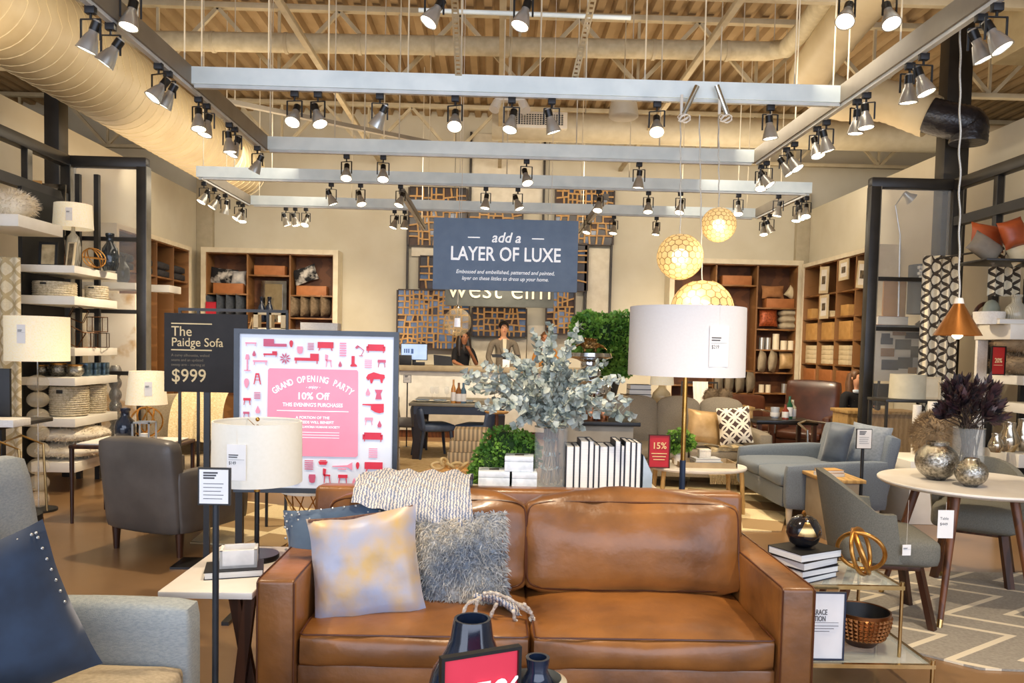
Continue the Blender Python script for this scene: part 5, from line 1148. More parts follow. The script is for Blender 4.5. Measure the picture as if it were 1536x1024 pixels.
# ================================================================ rugs
def rug(name, label, pts, m, z=.012, group=None):
    b = B(); n = len(pts); a = [b.bm.verts.new((p[0], p[1], z)) for p in pts]; c = [b.bm.verts.new((p[0], p[1], .001)) for p in pts]; b.bm.faces.new(a)
    for i in range(n): b.bm.faces.new((a[i], a[(i+1) % n], c[(i+1) % n], c[i]))
    return solo(name, b, m, label, 'rug', smooth=0, group=group)
def chevron(name, c1, c2, c3, sc=3.2, tri=False, cur=0):
    if name in MATS: return MATS[name]
    m = mat(name, c1, c2, rough=.95, scale=60, bump=.3, bscale=200); nt = m.node_tree; N, L = nt.nodes, nt.links; b = N['Principled BSDF']
    tc = N.new('ShaderNodeTexCoord'); sp = N.new('ShaderNodeSeparateXYZ'); L.new(tc.outputs['Object'], sp.inputs[0])
    def mth(op, a, b_=None):
        n_ = N.new('ShaderNodeMath'); n_.operation = op
        for i, v in enumerate((a, b_)):
            if v is None: continue
            if isinstance(v, (int, float)): n_.inputs[i].default_value = v
            else: L.new(v, n_.inputs[i])
        return n_.outputs[0]
    xx = mth('MULTIPLY', sp.outputs[0], sc); yy = mth('MULTIPLY', sp.outputs[1], sc)
    if cur:
        z_ = mth('MULTIPLY', mth('PINGPONG', mth('MULTIPLY', sp.outputs[2], cur), .5), 1.0); xs = mth('MULTIPLY', sp.outputs[0], sc); fs = []
        for sg in (1, -1):
            f = mth('FRACT', mth('ADD', xs, mth('MULTIPLY', z_, sg*1.0))); fs.append(mth('LESS_THAN', mth('ABSOLUTE', mth('SUBTRACT', f, .5)), .13))
        f = mth('MAXIMUM', fs[0], fs[1])
    if cur: pass
    elif tri:
        u = mth('PINGPONG', mth('ADD', xx, mth('MULTIPLY', yy, .6)), 1); v = mth('PINGPONG', mth('SUBTRACT', yy, mth('MULTIPLY', xx, .4)), 1); f = mth('GREATER_THAN', mth('ADD', u, v), 1.05)
    else:
        z_ = mth('PINGPONG', yy, .9); f = mth('FRACT', mth('ADD', mth('MULTIPLY', xx, 1.0), mth('MULTIPLY', z_, 1.6))); f = mth('LESS_THAN', mth('ABSOLUTE', mth('SUBTRACT', f, .5)), .09)
    mx = N.new('ShaderNodeMix'); mx.data_type = 'RGBA'; L.new(f, mx.inputs[0]); old = b.inputs['Base Color'].links[0].from_socket; L.new(old, mx.inputs[6]); mx.inputs[7].default_value = hexc(c3); L.new(mx.outputs[2], b.inputs['Base Color']); return m
lat = chevron('trellis_fabric', '#efe3c6', '#e4d7b8', '#4a4136', 8.5, cur=7.5); latl = chevron('pale_trellis_fabric', '#efe1c0', '#e6d6b2', '#cbb588', 7, cur=6)
curtain('cream trellis patterned curtain at the far left edge', X(-30, 7.3, 1.5), 7.3, X(27, 7.3, 1.5), 7.35, P(10, 700, 7.3).z, P(10, 385, 7.3).z, latl, 3, .03)
p_ = [G(1245, 868, 0), G(1330, 985, 0), G(1545, 1012, 0), G(1640, 870, 0), G(1340, 838, 0)]
rug('chevron_rug', 'grey beige rug with cream zigzag lines under the round dining table', [(v.x, v.y) for v in (G(1240, 905, 0), G(1370, 980, 0), G(1470, 1005, 0), G(1640, 1012, 0), G(1640, 862, 0), G(1290, 858, 0))], chevron('chevron_rug_fabric', '#a79f90', '#978f81', '#e6d9bd', 2.6))
rug('triangle_rug', 'cream and tan triangle patterned rug in front of the grey sofas', [(v.x, v.y) for v in (G(960, 795, 0), G(1172, 798, 0), G(1195, 720, 0), G(940, 712, 0))], chevron('triangle_rug_fabric', '#ead8ae', '#e0cc9e', '#a58a62', 2.6, True))
rug('left_area_rug', 'pale beige rug on the floor between the grey leather armchair and the poster', [(v.x, v.y) for v in (G(285, 815, 0), G(420, 822, 0), G(520, 770, 0), G(360, 752, 0))], chevron('triangle_rug_fabric', '#ead8ae', '#e0cc9e', '#a58a62', 2.6, True))
rug('far_area_rug', 'beige rug below the dark dining table and stacked wood boxes', [(v.x, v.y) for v in (G(600, 740, 0), G(720, 742, 0), G(800, 668, 0), G(600, 662, 0))], mat('beige_rug', '#cdb489', '#b89c6e', rough=.95, scale=14))
# ================================================================ round dining table and chairs
DTX, DTY, DTZ, DTR = X(1330, 4.8, .76)+.545, 4.8, .76, .545
t = thing('round_dining_table', 'round white marble topped dining table with walnut legs at right', 'dining table', (DTX, DTY, 0))
B().lathe([(0, DTZ-.028), (DTR-.02, DTZ-.028), (DTR, DTZ-.012), (DTR, DTZ-.004), (DTR-.004, DTZ), (0, DTZ)], 64).done('tabletop', mat('marble_top', '#efe9df'), t, 40)
for (dx, dy) in ((-.48, -.53), (-.50, .10), (.10, -.50), (.12, .50)):
    top = V((dx*.62, dy*.62, DTZ-.03)); bot = V((dx, dy, 0)); k = bot.lerp(top, .07)
    o = B().cyl(k, top, .016, .027, 14).done('leg', woodm, t, 50); B().cyl(bot, k, .014, .0165, 14).done('brass_tip', brp, o, 50)
b = B(); b.bar((-.26, -.25, DTZ-.055), (.08, .28, DTZ-.055), .04, .03); b.bar((-.28, .06, DTZ-.056), (.06, -.28, DTZ-.056), .04, .028); b.done('under_frame', woodm, t)
def dining_chair(label, loc, rz, m=greyf, hz=.84):
    """faces local -Y, barrel back on +Y side"""
    t = thing('dining_chair', label, 'dining chair', loc, rz)
    RB(-.26, .26, -.29, .22, .36, .52, .045, 8, .02).done('seat', m, t, 60)
    def shell(u, v):
        a = math.radians(-20+220*u); e = .5+.5*math.cos(2*(a-PI/2)); r0 = .275+.03*v
        top = hz-.20*(1-max(0., math.sin(a)))**1.1; z = .38+(top-.38)*v
        return V((math.cos(a)*r0, .0+math.sin(a)*(r0*.92)+.06*v, z))
    g = B(); nu, nv = 30, 8
    outer = [[g.bm.verts.new(shell(i/nu, j/nv)) for j in range(nv+1)] for i in range(nu+1)]
    inner = []
    for i in range(nu+1):
        row = []
        for j in range(nv+1):
            p = shell(i/nu, j/nv); c = V((0, .03, p.z)); d = (p-c); d.z = 0; row.append(g.bm.verts.new(p-d.normalized()*.045))
        inner.append(row)
    for i in range(nu):
        for j in range(nv): g.bm.faces.new((outer[i][j], outer[i+1][j], outer[i+1][j+1], outer[i][j+1])); g.bm.faces.new((inner[i][j], inner[i][j+1], inner[i+1][j+1], inner[i+1][j]))
        g.bm.faces.new((outer[i][nv], outer[i+1][nv], inner[i+1][nv], inner[i][nv])); g.bm.faces.new((outer[i][0], inner[i][0], inner[i+1][0], outer[i+1][0]))
    for i in (0, nu):
        for j in range(nv): g.bm.faces.new((outer[i][j], outer[i][j+1], inner[i][j+1], inner[i][j]))
    bmesh.ops.recalc_face_normals(g.bm, faces=g.bm.faces[:]); g.done('backrest', m, t, 70)
    B().box(-.2, .2, -.2, .18, .33, .372, .005).done('seat_rail', woodd, t)
    for sx in (-1, 1):
        b = B(); b.bar((sx*.17, -.2, .345), (sx*.225, -.27, 0), .05, .032); b.done('leg', woodd, t)
        b = B(); b.bar((sx*.17, .15, .345), (sx*.22, .25, 0), .045, .03); b.done('leg', woodd, t)
    return t
greygreen = mat('grey_green_upholstery', '#77756a', '#68675d', rough=.9, scale=140, bump=.3, bscale=500)
q = G(1345, 905, 0)
t = dining_chair('grey barrel back dining chair at the left side of the round table, facing right', (X(1318, 4.45, .5), 4.50, 0), math.radians(78), greygreen, .86)
price_tag(t, .30, .47, math.radians(-72), .0001+.05, .06, None, tl=.25)
t = dining_chair('grey dining chair at the right edge behind the round table', (3.42, 5.35, 0), math.radians(-35), greygreen, .82)
t = thing('hanging_price_tag', 'white price tag hanging from the rim of the round dining table', 'price tag', (X(1417, 4.27, .6), 4.262, 0)); z1, z0 = P(1417, 765, 4.26).z, P(1417, 807, 4.26).z
o = B().box(-.045, .045, -.001, .001, z0, z1).done('tag_card', tagm, t); B().cyl((0, .0, z1), (0, .0, DTZ-.029), .001, n=4).done('tag_string', whitew, t)
text('Table', .022, (-.033, -.0015, z0+(z1-z0)*.7), t, inkm, align='LEFT', th=.0003, name='printed_lines'); text('$449', .022, (-.033, -.0015, z0+(z1-z0)*.5), t, inkm, align='LEFT', th=.0003, name='printed_price')
def globe(label, px, y, rpx, m=mercury, neck=.5):
    x = X(px, y, DTZ+.1); r_ = S(rpx, y); return solo('mercury_vase', B().lathe([(0, 0), (r_*.4, 0)]+[(r_*math.sin(a), r_*.93-r_*.93*math.cos(a)) for a in [.5+(PI-1.02)*k/14 for k in range(15)]]+[(r_*neck*1.05, r_*1.9), (r_*neck*.95, r_*1.88), (0, r_*1.6)], 36), m, label, 'vase', (x, y, DTZ), smooth=60)
globe('large round mercury glass vase on the round marble table', 1405, 4.86, 30.5); globe('small round mercury glass vase on the round table below the dark flowers', 1457, 4.62, 23, neck=.42)
y = 4.98; x = X(1452, y, .9); r_ = S(22, y); zt = P(1452, 642, y).z-DTZ
t = thing('cylinder_vase', 'clear glass cylinder vase on the round table holding dark flowers', 'vase', (x, y, DTZ)); B().lathe([(0, 0), (r_, 0), (r_, zt), (r_-.005, zt), (r_-.005, .012), (0, .012)], 32).done('glass_body', MATS['vase_glass'], t, 60); B().lathe([(r_, zt), (r_+.002, zt+.003), (r_-.005, zt+.005), (r_-.006, zt)], 32).done('rim', glass, t, 60)
fl = thing('protea_bouquet', 'bouquet of very dark maroon leafy flowers in the glass cylinder on the round table', 'flowers', (x, y, DTZ+.015))
st, lf = B(), B(); r = random.Random(5)
for i in range(40):
    px, py = r.uniform(1410, 1502), 0; u_ = (px-1455)/46; py = 572+26*u_*u_+r.uniform(-10, 45); e = P(px, py, y+r.uniform(-.14, .14))-V((x, y, DTZ+.015))
    p0_, p1_ = V((r.uniform(-.05, .05), r.uniform(-.05, .05), .01)), V((r.uniform(-.06, .06), r.uniform(-.06, .06), zt))
    qs = [p0_, p1_, p1_.lerp(e, .5)+V((e.x*.1, 0, 0)), e]; st.tube(qs, [.004, .004, .0035, .003], 5); ax = (e-qs[2]).normalized()
    for k in range(34):
        u = r.random(); a = r.uniform(0, 2*PI); o1 = ax.orthogonal().normalized(); o2 = ax.cross(o1); rad = o1*math.cos(a)+o2*math.sin(a); p = qs[2].lerp(e, .1+.85*u); d = (ax*1.0+rad*(.85-.5*u)).normalized(); L = r.uniform(.055, .095); s = ax.cross(rad).normalized()*L*.17
        lf.bm.faces.new([lf.bm.verts.new(v) for v in (p, p+d*L*.5+s, p+d*L, p+d*L*.5-s)])
st.done('stems', mat('dark_stem', '#3a2a20', '#2a1e18', rough=.7), fl); lf.done('leaves', mat('dark_protea', '#4a3033', '#232026', rough=.5, scale=20, ramp=(.4, .6)), fl, smooth=0, fixn=False)
# ================================================================ mid lounge: grey sofa, coffee table, loveseat
gs = mat('warm_grey_fabric', '#958b7a', '#857c6c', rough=.9, scale=120, bump=.2, bscale=400); bs = bluef
xr = X(1166, 8.4, .6); xl = X(905, 8.9, .6)
t = armchair('grey_sofa', 'long grey sofa with loose back cushions beyond the coffee table', ((xl+xr)/2, 8.95, 0), math.radians(-3), xr-xl, .95, .46, .64, .88, gs, mat('pale_leg', '#d9cdb6', '#c9bca2', rough=.5), arm_w=.16, cat='sofa', cush=2, back_cush=3, leg_h=.14)
def pil(label, px, py, Y, wpx, hpx, m, tilt=-.3, rz=0, roll=0, name='throw_pillow', group=None, extra=None, seed=1):
    q = P(px, py, Y); b = B().pillow(S(wpx, Y), S(hpx, Y), .15, n=10, seed=seed); return put_pillow(name, b, m, label, q, tilt, rz, roll, group=group)
pil('gold satin pillow on the grey sofa left of the patterned pillow', 1056, 640, 8.55, 52, 52, mat('gold_satin', '#c9a878', '#a98752', rough=.45, metal=.2, scale=6), roll=.1, seed=3)
circ = mat('brown_circle_fabric', '#e9dfcb', '#4a3a35', rough=.9, scale=12); 
def circlemat():
    m = circ; nt = m.node_tree; N, L = nt.nodes, nt.links; b = N['Principled BSDF']; tc = N.new('ShaderNodeTexCoord')
    outs = []
    for off in (0, .5):
        mp = N.new('ShaderNodeMapping'); mp.inputs['Scale'].default_value = (6.5, 6.5, 6.5); mp.inputs['Location'].default_value = (off, 0, off); L.new(tc.outputs['Object'], mp.inputs[0])
        f = N.new('ShaderNodeVectorMath'); f.operation = 'FRACTION'; L.new(mp.outputs[0], f.inputs[0]); s = N.new('ShaderNodeVectorMath'); s.operation = 'SUBTRACT'; s.inputs[1].default_value = (.5, .5, .5); L.new(f.outputs[0], s.inputs[0])
        m2 = N.new('ShaderNodeVectorMath'); m2.operation = 'MULTIPLY'; m2.inputs[1].default_value = (1, 0, 1); L.new(s.outputs[0], m2.inputs[0]); ln = N.new('ShaderNodeVectorMath'); ln.operation = 'LENGTH'; L.new(m2.outputs[0], ln.inputs[0])
        g = N.new('ShaderNodeMath'); g.operation = 'SUBTRACT'; L.new(ln.outputs['Value'], g.inputs[0]); g.inputs[1].default_value = .48; a = N.new('ShaderNodeMath'); a.operation = 'ABSOLUTE'; L.new(g.outputs[0], a.inputs[0]); l = N.new('ShaderNodeMath'); l.operation = 'LESS_THAN'; l.inputs[1].default_value = .07; L.new(a.outputs[0], l.inputs[0]); outs.append(l.outputs[0])
    mx = N.new('ShaderNodeMath'); mx.operation = 'MAXIMUM'; L.new(outs[0], mx.inputs[0]); L.new(outs[1], mx.inputs[1]); c = N.new('ShaderNodeMix'); c.data_type = 'RGBA'; L.new(mx.outputs[0], c.inputs[0]); c.inputs[6].default_value = hexc('#4d3c36'); c.inputs[7].default_value = hexc('#efe6d2'); L.new(c.outputs[2], b.inputs['Base Color'])
circlemat()
pil('brown pillow with white interlocking circle pattern at the right arm of the grey sofa', 1102, 638, 8.40, 50, 58, circ, roll=-.12, rz=-.2, seed=4)
def cl2(u, v):
    x = X(1068, 8.4, .5)+u*.36
    if v < .35: k = v/.35; return V((x, 8.75-.28*k, .478+.008*math.sin(u*14)))
    k = (v-.35)/.65; return V((x+.02*math.sin(k*4), 8.455-.01*k-.008*math.sin(u*16), .478-.30*k))
t = thing('fringed_throw', 'cream throw with fringe hanging over the seat of the grey sofa', 'throw blanket', (0, 0, 0)); B().grid(cl2, 16, 20).done('blanket', mat('cream_boucle', '#ead9b2'), t, 80)
b = B(); x = X(1068, 8.4, .5)
for i in range(22): b.tube([(x+.36*i/21, 8.44, .185), (x+.36*i/21+.006, 8.435, .12), (x+.36*i/21+rnd.uniform(-.01, .01), 8.435, .08)], .005, 4)
b.done('fringe', MATS['cream_boucle'], t)
b = B().grid(lambda u, v: V((X(1000, 9.25, .95)+.9*u, 9.33-.16*v+.01*math.sin(u*20), .935+.015*math.sin(u*9)-.03*abs(v-.4)*2)), 20, 6); solo('white_scarf_throw', b, whitew, 'thin white and brown throw along the top of the grey sofa back', 'throw blanket', smooth=80)
# oval coffee table
CTZ = .45; cy_ = 7.35; xa, xb = X(971, cy_, CTZ), X(1119, cy_, CTZ); cxm, rx = (xa+xb)/2, (xb-xa)/2
t = thing('oval_coffee_table', 'oval white topped coffee table with pale wood legs in front of the grey sofa', 'coffee table', (cxm, cy_, 0))
b = B().lathe([(0, CTZ-.03), (.98, CTZ-.03), (1, CTZ-.015), (.99, CTZ), (0, CTZ)], 48)
for v in b.bm.verts: v.co.x *= rx; v.co.y *= .36
b.done('tabletop', mat('marble_top', '#efe9df'), t); pw = mat('pale_oak', '#c9a468', '#b38e54', rough=.5, scale=5, kind='wave')
for (dx, dy) in ((-.8, -.5), (.88, -.4), (-.8, .5), (.8, .5)): B().cyl((dx*rx, dy*.36, 0), (dx*rx*.93, dy*.36, CTZ-.031), .018, .022, 10).done('leg', pw, t)
t = thing('tray', 'taupe rectangular tray on the oval coffee table', 'tray', (X(1055, cy_, CTZ), cy_-.02, CTZ)); w_, d_ = S(43, cy_), .16
b = B(); b.box(-w_, w_, -d_, d_, 0, .01); b.box(-w_, w_, -d_, -d_+.012, .01, .05); b.box(-w_, w_, d_-.012, d_, .01, .05); b.box(-w_, -w_+.012, -d_, d_, .01, .05); b.box(w_-.012, w_, -d_, d_, .01, .05); b.done('tray_body', mat('tray_taupe', '#b09c7c', '#9d8a6b', rough=.5), t)
zt_ = CTZ+.011; flat_book('grey book lying in the tray on the oval coffee table', X(1060, cy_, .5), cy_, zt_, .27, .18, .035, 0, mat('book_cover_grey', '#a9b2b6', '#98a1a6')); flat_book('pale book on top of the grey book in the tray', X(1058, cy_, .5), cy_, zt_+.036, .25, .17, .03, .1, mat('book_cover_pale', '#d9dde0', '#c9ced2'))
t = thing('marble_box', 'white lidded box on the books in the tray of the oval coffee table', 'box', (X(1056, cy_, .6), cy_, zt_+.067)); B().box(-.055, .055, -.05, .05, 0, .06, .004).done('box_body', whitew, t); B().box(-.057, .057, -.052, .052, .061, .08, .004).done('lid', whitew, t)
x = X(1019, cy_-.1, .5); t = thing('potted_greens', 'small green leafy plant in a glass jar beside the red percent sign', 'plant', (x, cy_-.05, zt_)); B().lathe([(0, 0), (.035, 0), (.042, .05), (.036, .1), (.03, .1), (.036, .05), (0, .01)], 20).done('jar', white, t)
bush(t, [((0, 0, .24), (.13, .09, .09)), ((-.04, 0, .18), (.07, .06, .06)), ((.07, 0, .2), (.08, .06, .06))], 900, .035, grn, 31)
ya = 7.12; a, c = P(974, 695, ya), P(1005, 652, ya); t = sign_box('small_percent_sign', 'small dark red 15% sign standing on the oval coffee table', S(33, ya), c.z-CTZ, (X(989, ya, .6), ya, CTZ), 0, redm, mat('sign_brown', '#4a2a20', '#3a2018'), .009); W, hh = S(33, ya), c.z-CTZ
text('15%', .085, (0, .004, hh*.66), t, cream, bold=.012, sx=.95)
for i in range(3): text(('take 15%', 'the new', 'collection')[i], .022, (0, .004, hh*(.42-.11*i)), t, cream, sx=.9) if False else None
b = B()
for i in range(3): b.box(-W*.36+.01*i, W*.36-.01*i, .004, .007, hh*(.42-.09*i), hh*(.42-.09*i)+.008)
b.done('printed_lines', cream, t)
# loveseat facing left
q = G(1172, 790, 0); t = armchair('blue_grey_loveseat', 'blue grey loveseat facing left with pale legs, right of the coffee table', (X(1172, 6.86, .3)+.475, 7.5, 0), -PI/2, 1.45, .95, .46, .57, .82, bs, mat('pale_leg', '#d9cdb6'), arm_w=.10, cat='sofa', cush=2, leg_h=.15, lean=12, armslope=.03)
pil('dark slate velvet pillow on the blue grey loveseat, left one', 1256, 666, 7.05, 42, 62, mat('slate_velvet_dark', '#4c5867', '#3c4756', rough=.6, sheen=.4), tilt=-.2, rz=-1.0, roll=.1, seed=5); pil('large grey blue pillow on the blue grey loveseat behind the card stand', 1303, 668, 7.0, 58, 66, mat('grey_blue_pillow', '#8b939c', '#7b848e', rough=.9, scale=50), tilt=-.25, rz=-.7, roll=.1, seed=6)
card_stand(1297, 643, 673, S(24, 6.45), 6.45, .0, 'black card stand in front of the loveseat pillows at right', lines=4, pole=.014)
ys = 6.5; xa, xb = X(1221, ys, .4), X(1272, ys, .4); zt = P(1240, 713, ys).z
t = thing('taupe_end_table', 'taupe box shaped end table between the loveseat and the dining chair', 'end table', (0, 0, 0)); B().box(xa+.03, xb, ys-.2, ys+.25, 0, zt-.03, .004).done('body', mat('taupe_paint', '#a79b87'), t); B().box(xa, xb+.05, ys-.22, ys+.27, zt-.029, zt, .004).done('tabletop', pw, t)
flat_book('white book lying on the taupe end table', (xa+xb)/2-.02, ys, zt, .2, .15, .03, .3, mat('book_cover_pale', '#d9dde0')); flat_book('tan book on top of the white book on the taupe end table', (xa+xb)/2-.02, ys, zt+.031, .19, .14, .025, .15, box_tan)
# ================================================================ console behind the grey sofa with gourd lamp, books, figurine
cz2 = P(975, 606, 9.75).z; t = thing('sofa_console', 'long pale console table behind the grey sofa', 'console table', (0, 0, 0)); xa, xb = X(925, 9.8, cz2), X(1125, 9.8, cz2)
B().box(xa, xb, 9.6, 10.0, cz2-.04, cz2, .004).done('tabletop', pw, t)
for xx in (xa+.05, xb-.05):
    for yy in (9.63, 9.97): B().box(xx-.025, xx+.025, yy-.025, yy+.025, 0, cz2-.041).done('leg', pw, t)
y = 9.8; x = X(993, y, 1.2); t = thing('gourd_table_lamp', 'amber glass gourd table lamp with a white shade under the big drum shade', 'table lamp', (x, y, cz2)); zs0 = P(993, 577, y).z-cz2; zs1 = zs0+.22
drum_shade(t, S(18, y), S(16, y), zs0, zs1, shadew); r_ = S(15, y); B().lathe([(0, 0), (r_*.7, 0), (r_, zs0*.3), (r_*.85, zs0*.6), (r_*.35, zs0*.85), (r_*.25, zs0+.02), (0, zs0+.02)], 28).done('glass_base', mat('amber_gourd', '#dccaa2', '#c4ae80', rough=.08, alpha=.8), t, 60)
for i in range(4): flat_book('black boxed book in the stack left of the gourd lamp, %s from the bottom' % ORD[i], X(958, y, cz2+.1), y, cz2+i*.062, .30-.01*i, .2, .06, .05*(i % 2), mat('book_cover_slate', '#3c434b', '#30363d', rough=.6), 'slate books on the sofa console')
q = X(939, 9.7, cz2); t = thing('brass_animal', 'small brass animal figurine left of the slate books', 'figurine', (q, 9.72, cz2)); meshobj('body', skin([(n_[0]*1.4, n_[1]*1.4, n_[2]*1.2, n_[3]*1.4) for n_ in nodes], [(0, 1), (1, 2), (2, 3), (3, 4), (4, 5), (5, 6), (0, 7), (7, 8), (1, 9), (9, 10), (1, 11), (11, 12), (3, 13), (13, 14), (3, 15), (15, 16)], 1, 2), bz, t)
for i, px in enumerate((1068, 1087)): q = P(px, 592, 9.72); furblob('fur_pillow_small', 'brown fur pillow on the sofa console, %s of the two' % ('left', 'right')[i], (q.x, 9.74, cz2+.11), (.10, .08, .11), furt, 500, .03, 40+i, 'pillow', 'brown fur pillows')
# ================================================================ brown leather lounge far right centre
bl = mat('brown_leather', '#5a3322', '#3f2216', rough=.35, scale=4, coat=.2)
armchair('brown_leather_wingchair', 'dark brown leather wing armchair in front of the right bookcase', (X(1212, 11.0, .6), 11.1, 0), math.radians(-35), .85, .85, .45, .66, 1.13, bl, woodd, arm_w=.12); armchair('brown_leather_lowchair', 'low brown leather armchair behind the bottle tray table', (X(1138, 12.3, .6), 12.4, 0), math.radians(15), .85, .8, .42, .58, .82, bl, woodd, arm_w=.12)
y = 9.6; xa, xb = X(1125, y, .6), X(1215, y, .6); z = P(1170, 628, y).z
t = thing('bar_table', 'dark low bar table with bottles in front of the brown leather chairs', 'table', (0, 0, 0)); B().box(xa, xb, y-.25, y+.3, z-.05, z, .005).done('tabletop', mat('black_glass', '#141312'), t)
for xx in (xa+.04, xb-.04):
    for yy in (y-.22, y+.26): B().box(xx-.025, xx+.025, yy-.025, yy+.025, 0, z-.051).done('leg', woodd, t)
for i, (px, py, rr, cm, lb) in enumerate(((1176, 606, 5, '#8d3b2a', 'short reddish bottle on the bar table'), (1184, 594, 5, '#1f5b3c', 'tall green wine bottle on the bar table'), (1191, 600, 5.5, '#c9c3a4', 'clear spirit bottle on the bar table'), (1167, 612, 7, '#d9e0e6', 'glass ice bucket on the bar table'))):
    x = X(px, y+.02*i, z+.1); h = P(px, py, y).z-z; r_ = S(rr, y); o = solo('bottle', B().lathe([(0, 0), (r_, 0), (r_, h*.6), (r_*.4, h*.75), (r_*.38, h), (0, h)] if rr < 6.5 else [(0, 0), (r_*.8, 0), (r_, h), (r_*.9, h), (r_*.7, .01), (0, .01)], 16), mat('bottle_'+str(i), cm, cm, rough=.1, coat=.3), lb, 'bottle', (x, y-.05+.07*i, z), smooth=50)
    B().lathe([(r_*1.01, h*.12), (r_*1.02, h*.14), (r_*1.02, h*.5), (r_*1.01, h*.52)], 16).done('label_band', tagm, o, 50)
def wirechair(label, px, Y, rz):
    t = thing('bent_metal_chair', label, 'chair', (X(px, Y, .4), Y, 0), rz)
    B().lathe([(0, .43), (.2, .43), (.2, .45), (0, .455)], 24).done('seat', chrome, t)
    for a in (.8, 2.35, 3.9, 5.5): B().tube([(math.cos(a)*.17, math.sin(a)*.17, .43), (math.cos(a)*.2, math.sin(a)*.2, .2), (math.cos(a)*.24, math.sin(a)*.24, 0)], .012, 8).done('leg', chrome, t)
    B().tube([(-.24, -.12, .45), (-.25, -.12, .66), (-.2, .1, .72), (0, .22, .74), (.2, .1, .72), (.25, -.12, .66), (.24, -.12, .45)], .014, 8).done('arm_loop', chrome, t); return t
wirechair('polished bent metal chair right of the bar table', 1226, 8.95, .3); wirechair('polished bent metal chair left of the bar table', 1135, 10.6, -.4)
# ================================================================ bookcases on the back and side walls
def bookcase(name, label, org, rz, W, z0, z1, cols, shelves, depth=.42, trim=.09, casing=True):
    """local: x along the front (0..W), front face at y=0, back at y=depth"""
    t = thing(name, label, 'bookcase', org, rz)
    if casing:
        b = B(); b.box(-trim, 0, -.02, depth, 0, z1); b.box(W, W+trim, -.02, depth, 0, z1); b.box(-trim, W+trim, -.02, depth, z1, z1+trim); b.done('casing', mat('cream_trim', '#e8dcc0', '#ddd0b2', rough=.5), t)
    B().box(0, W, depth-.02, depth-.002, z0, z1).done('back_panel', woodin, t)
    B().box(0, W, 0, depth-.021, 0, z0).done('plinth', woodc, t)
    for c in [0]+cols+[W]: B().box(max(0, c-.014), min(W, c+.014) if c else .014, 0, depth-.021, z0, z1, .002).done('divider', woodc, t)
    edges = [0]+cols+[W]
    for i, ss in enumerate(shelves):
        for z in ss: B().box(edges[i]+.015, edges[i+1]-.015, .005, depth-.022, z-.028, z, .002).done('shelf', woodc, t)
    B().box(.015, W-.015, 0, depth-.021, z1-.02, z1-.001).done('top_board', woodc, t)
    return t
YF = 14.56
def bz_(py, px=400, Y=YF): return P(px, py, Y).z
# left bookcase on the back wall
x0, x1 = X(309, YF, 3), X(500, YF, 3); lc = [X(371, YF, 3)-x0, X(435, YF, 3)-x0]
zs = {k: bz_(v, 400) for k, v in dict(a=441, b=412, c=475, d=520).items()}
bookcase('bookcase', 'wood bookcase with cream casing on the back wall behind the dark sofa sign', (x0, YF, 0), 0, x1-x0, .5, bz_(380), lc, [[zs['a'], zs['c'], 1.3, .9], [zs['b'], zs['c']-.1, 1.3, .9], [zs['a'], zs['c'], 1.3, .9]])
def wcrate(label, px, Y, z, wpx, hpx, grp, m=crate, d=.25):
    x = X(px, Y, z+.1); w, h = S(wpx, Y)/2, S(hpx, Y); t = thing('wooden_crate', label, 'crate', (x, Y, z), 0, grp)
    b = B(); b.box(-w, w, 0, .015, 0, h, .003); b.box(-w, w, d-.015, d, 0, h, .003); b.box(-w, -w+.015, .016, d-.016, 0, h, .003); b.box(w-.015, w, .016, d-.016, 0, h, .003); b.box(-w+.016, w-.016, .016, d-.016, 0, .012); b.done('crate_body', m, t); return h
h = wcrate('wooden crate in the upper left compartment of the left back bookcase', 342, YF+.05, zs['a'], 44, 15, 'wooden crates'); h2 = wcrate('wooden crate in the top middle compartment of the left back bookcase', 404, YF+.05, zs['b'], 45, 14, 'wooden crates'); wcrate('wooden crate in the upper right compartment of the left back bookcase', 467, YF+.05, zs['a'], 44, 14, 'wooden crates')
def spil(label, px, py, Y, wp, hp, m, rz=0, roll=0, grp=None, th=.15, seed=1, tilt=-.15):
    q = P(px, py, Y); return put_pillow('shelf_pillow', B().pillow(S(wp, Y), S(hp, Y), th, n=8, seed=seed), m, label, q, tilt, rz, roll, group=grp)
dkp = mat('black_white_pillow', '#1f1f22', '#cfcac0', rough=.9, scale=5, ramp=(.5, .62)); slp = mat('slate_pillow', '#4a5058', '#3a4048', rough=.9, scale=30); fzp = mat('brown_grey_pillow', '#85725a', '#65553f', rough=.95, scale=20)
spil('black and white pillow on the crate at upper left of the left back bookcase', 335, 414, YF+.22, 42, 24, dkp, roll=.1); spil('grey and white pillow on the crate, right of the black and white one', 358, 417, YF+.18, 22, 22, mat('grey_white_pillow', '#9a9ca0', '#d9d6cf', rough=.9, scale=6), seed=3); spil('black and cream pillow tilted on the crate at upper right of the left back bookcase', 458, 412, YF+.22, 36, 24, dkp, roll=-.35, seed=4)
for i, px in enumerate((317, 333, 347, 362)): spil('slate pillow standing on edge in the left bookcase, %s from left' % ORD[i], px, 457, YF+.17, 30, 31, slp, rz=1.35, grp='slate pillows in the left bookcase', th=.13, seed=i, tilt=0)
for i, px in enumerate((443, 458, 473, 488)): spil('taupe fur pillow standing on edge in the left bookcase, %s from left' % ORD[i], px, 459, YF+.17, 30, 31, fzp, rz=1.35, grp='taupe fur pillows in the left bookcase', th=.15, seed=i, tilt=0)
x = X(317, YF-.03, 2.2); zz = bz_(471, 317); sign_box('shelf_red_sign', 'small bright red sign at the left end of the left back bookcase', S(15, YF), S(20, YF), (x, YF-.06, zs['c']+.0), 0, redm, redm, .006)
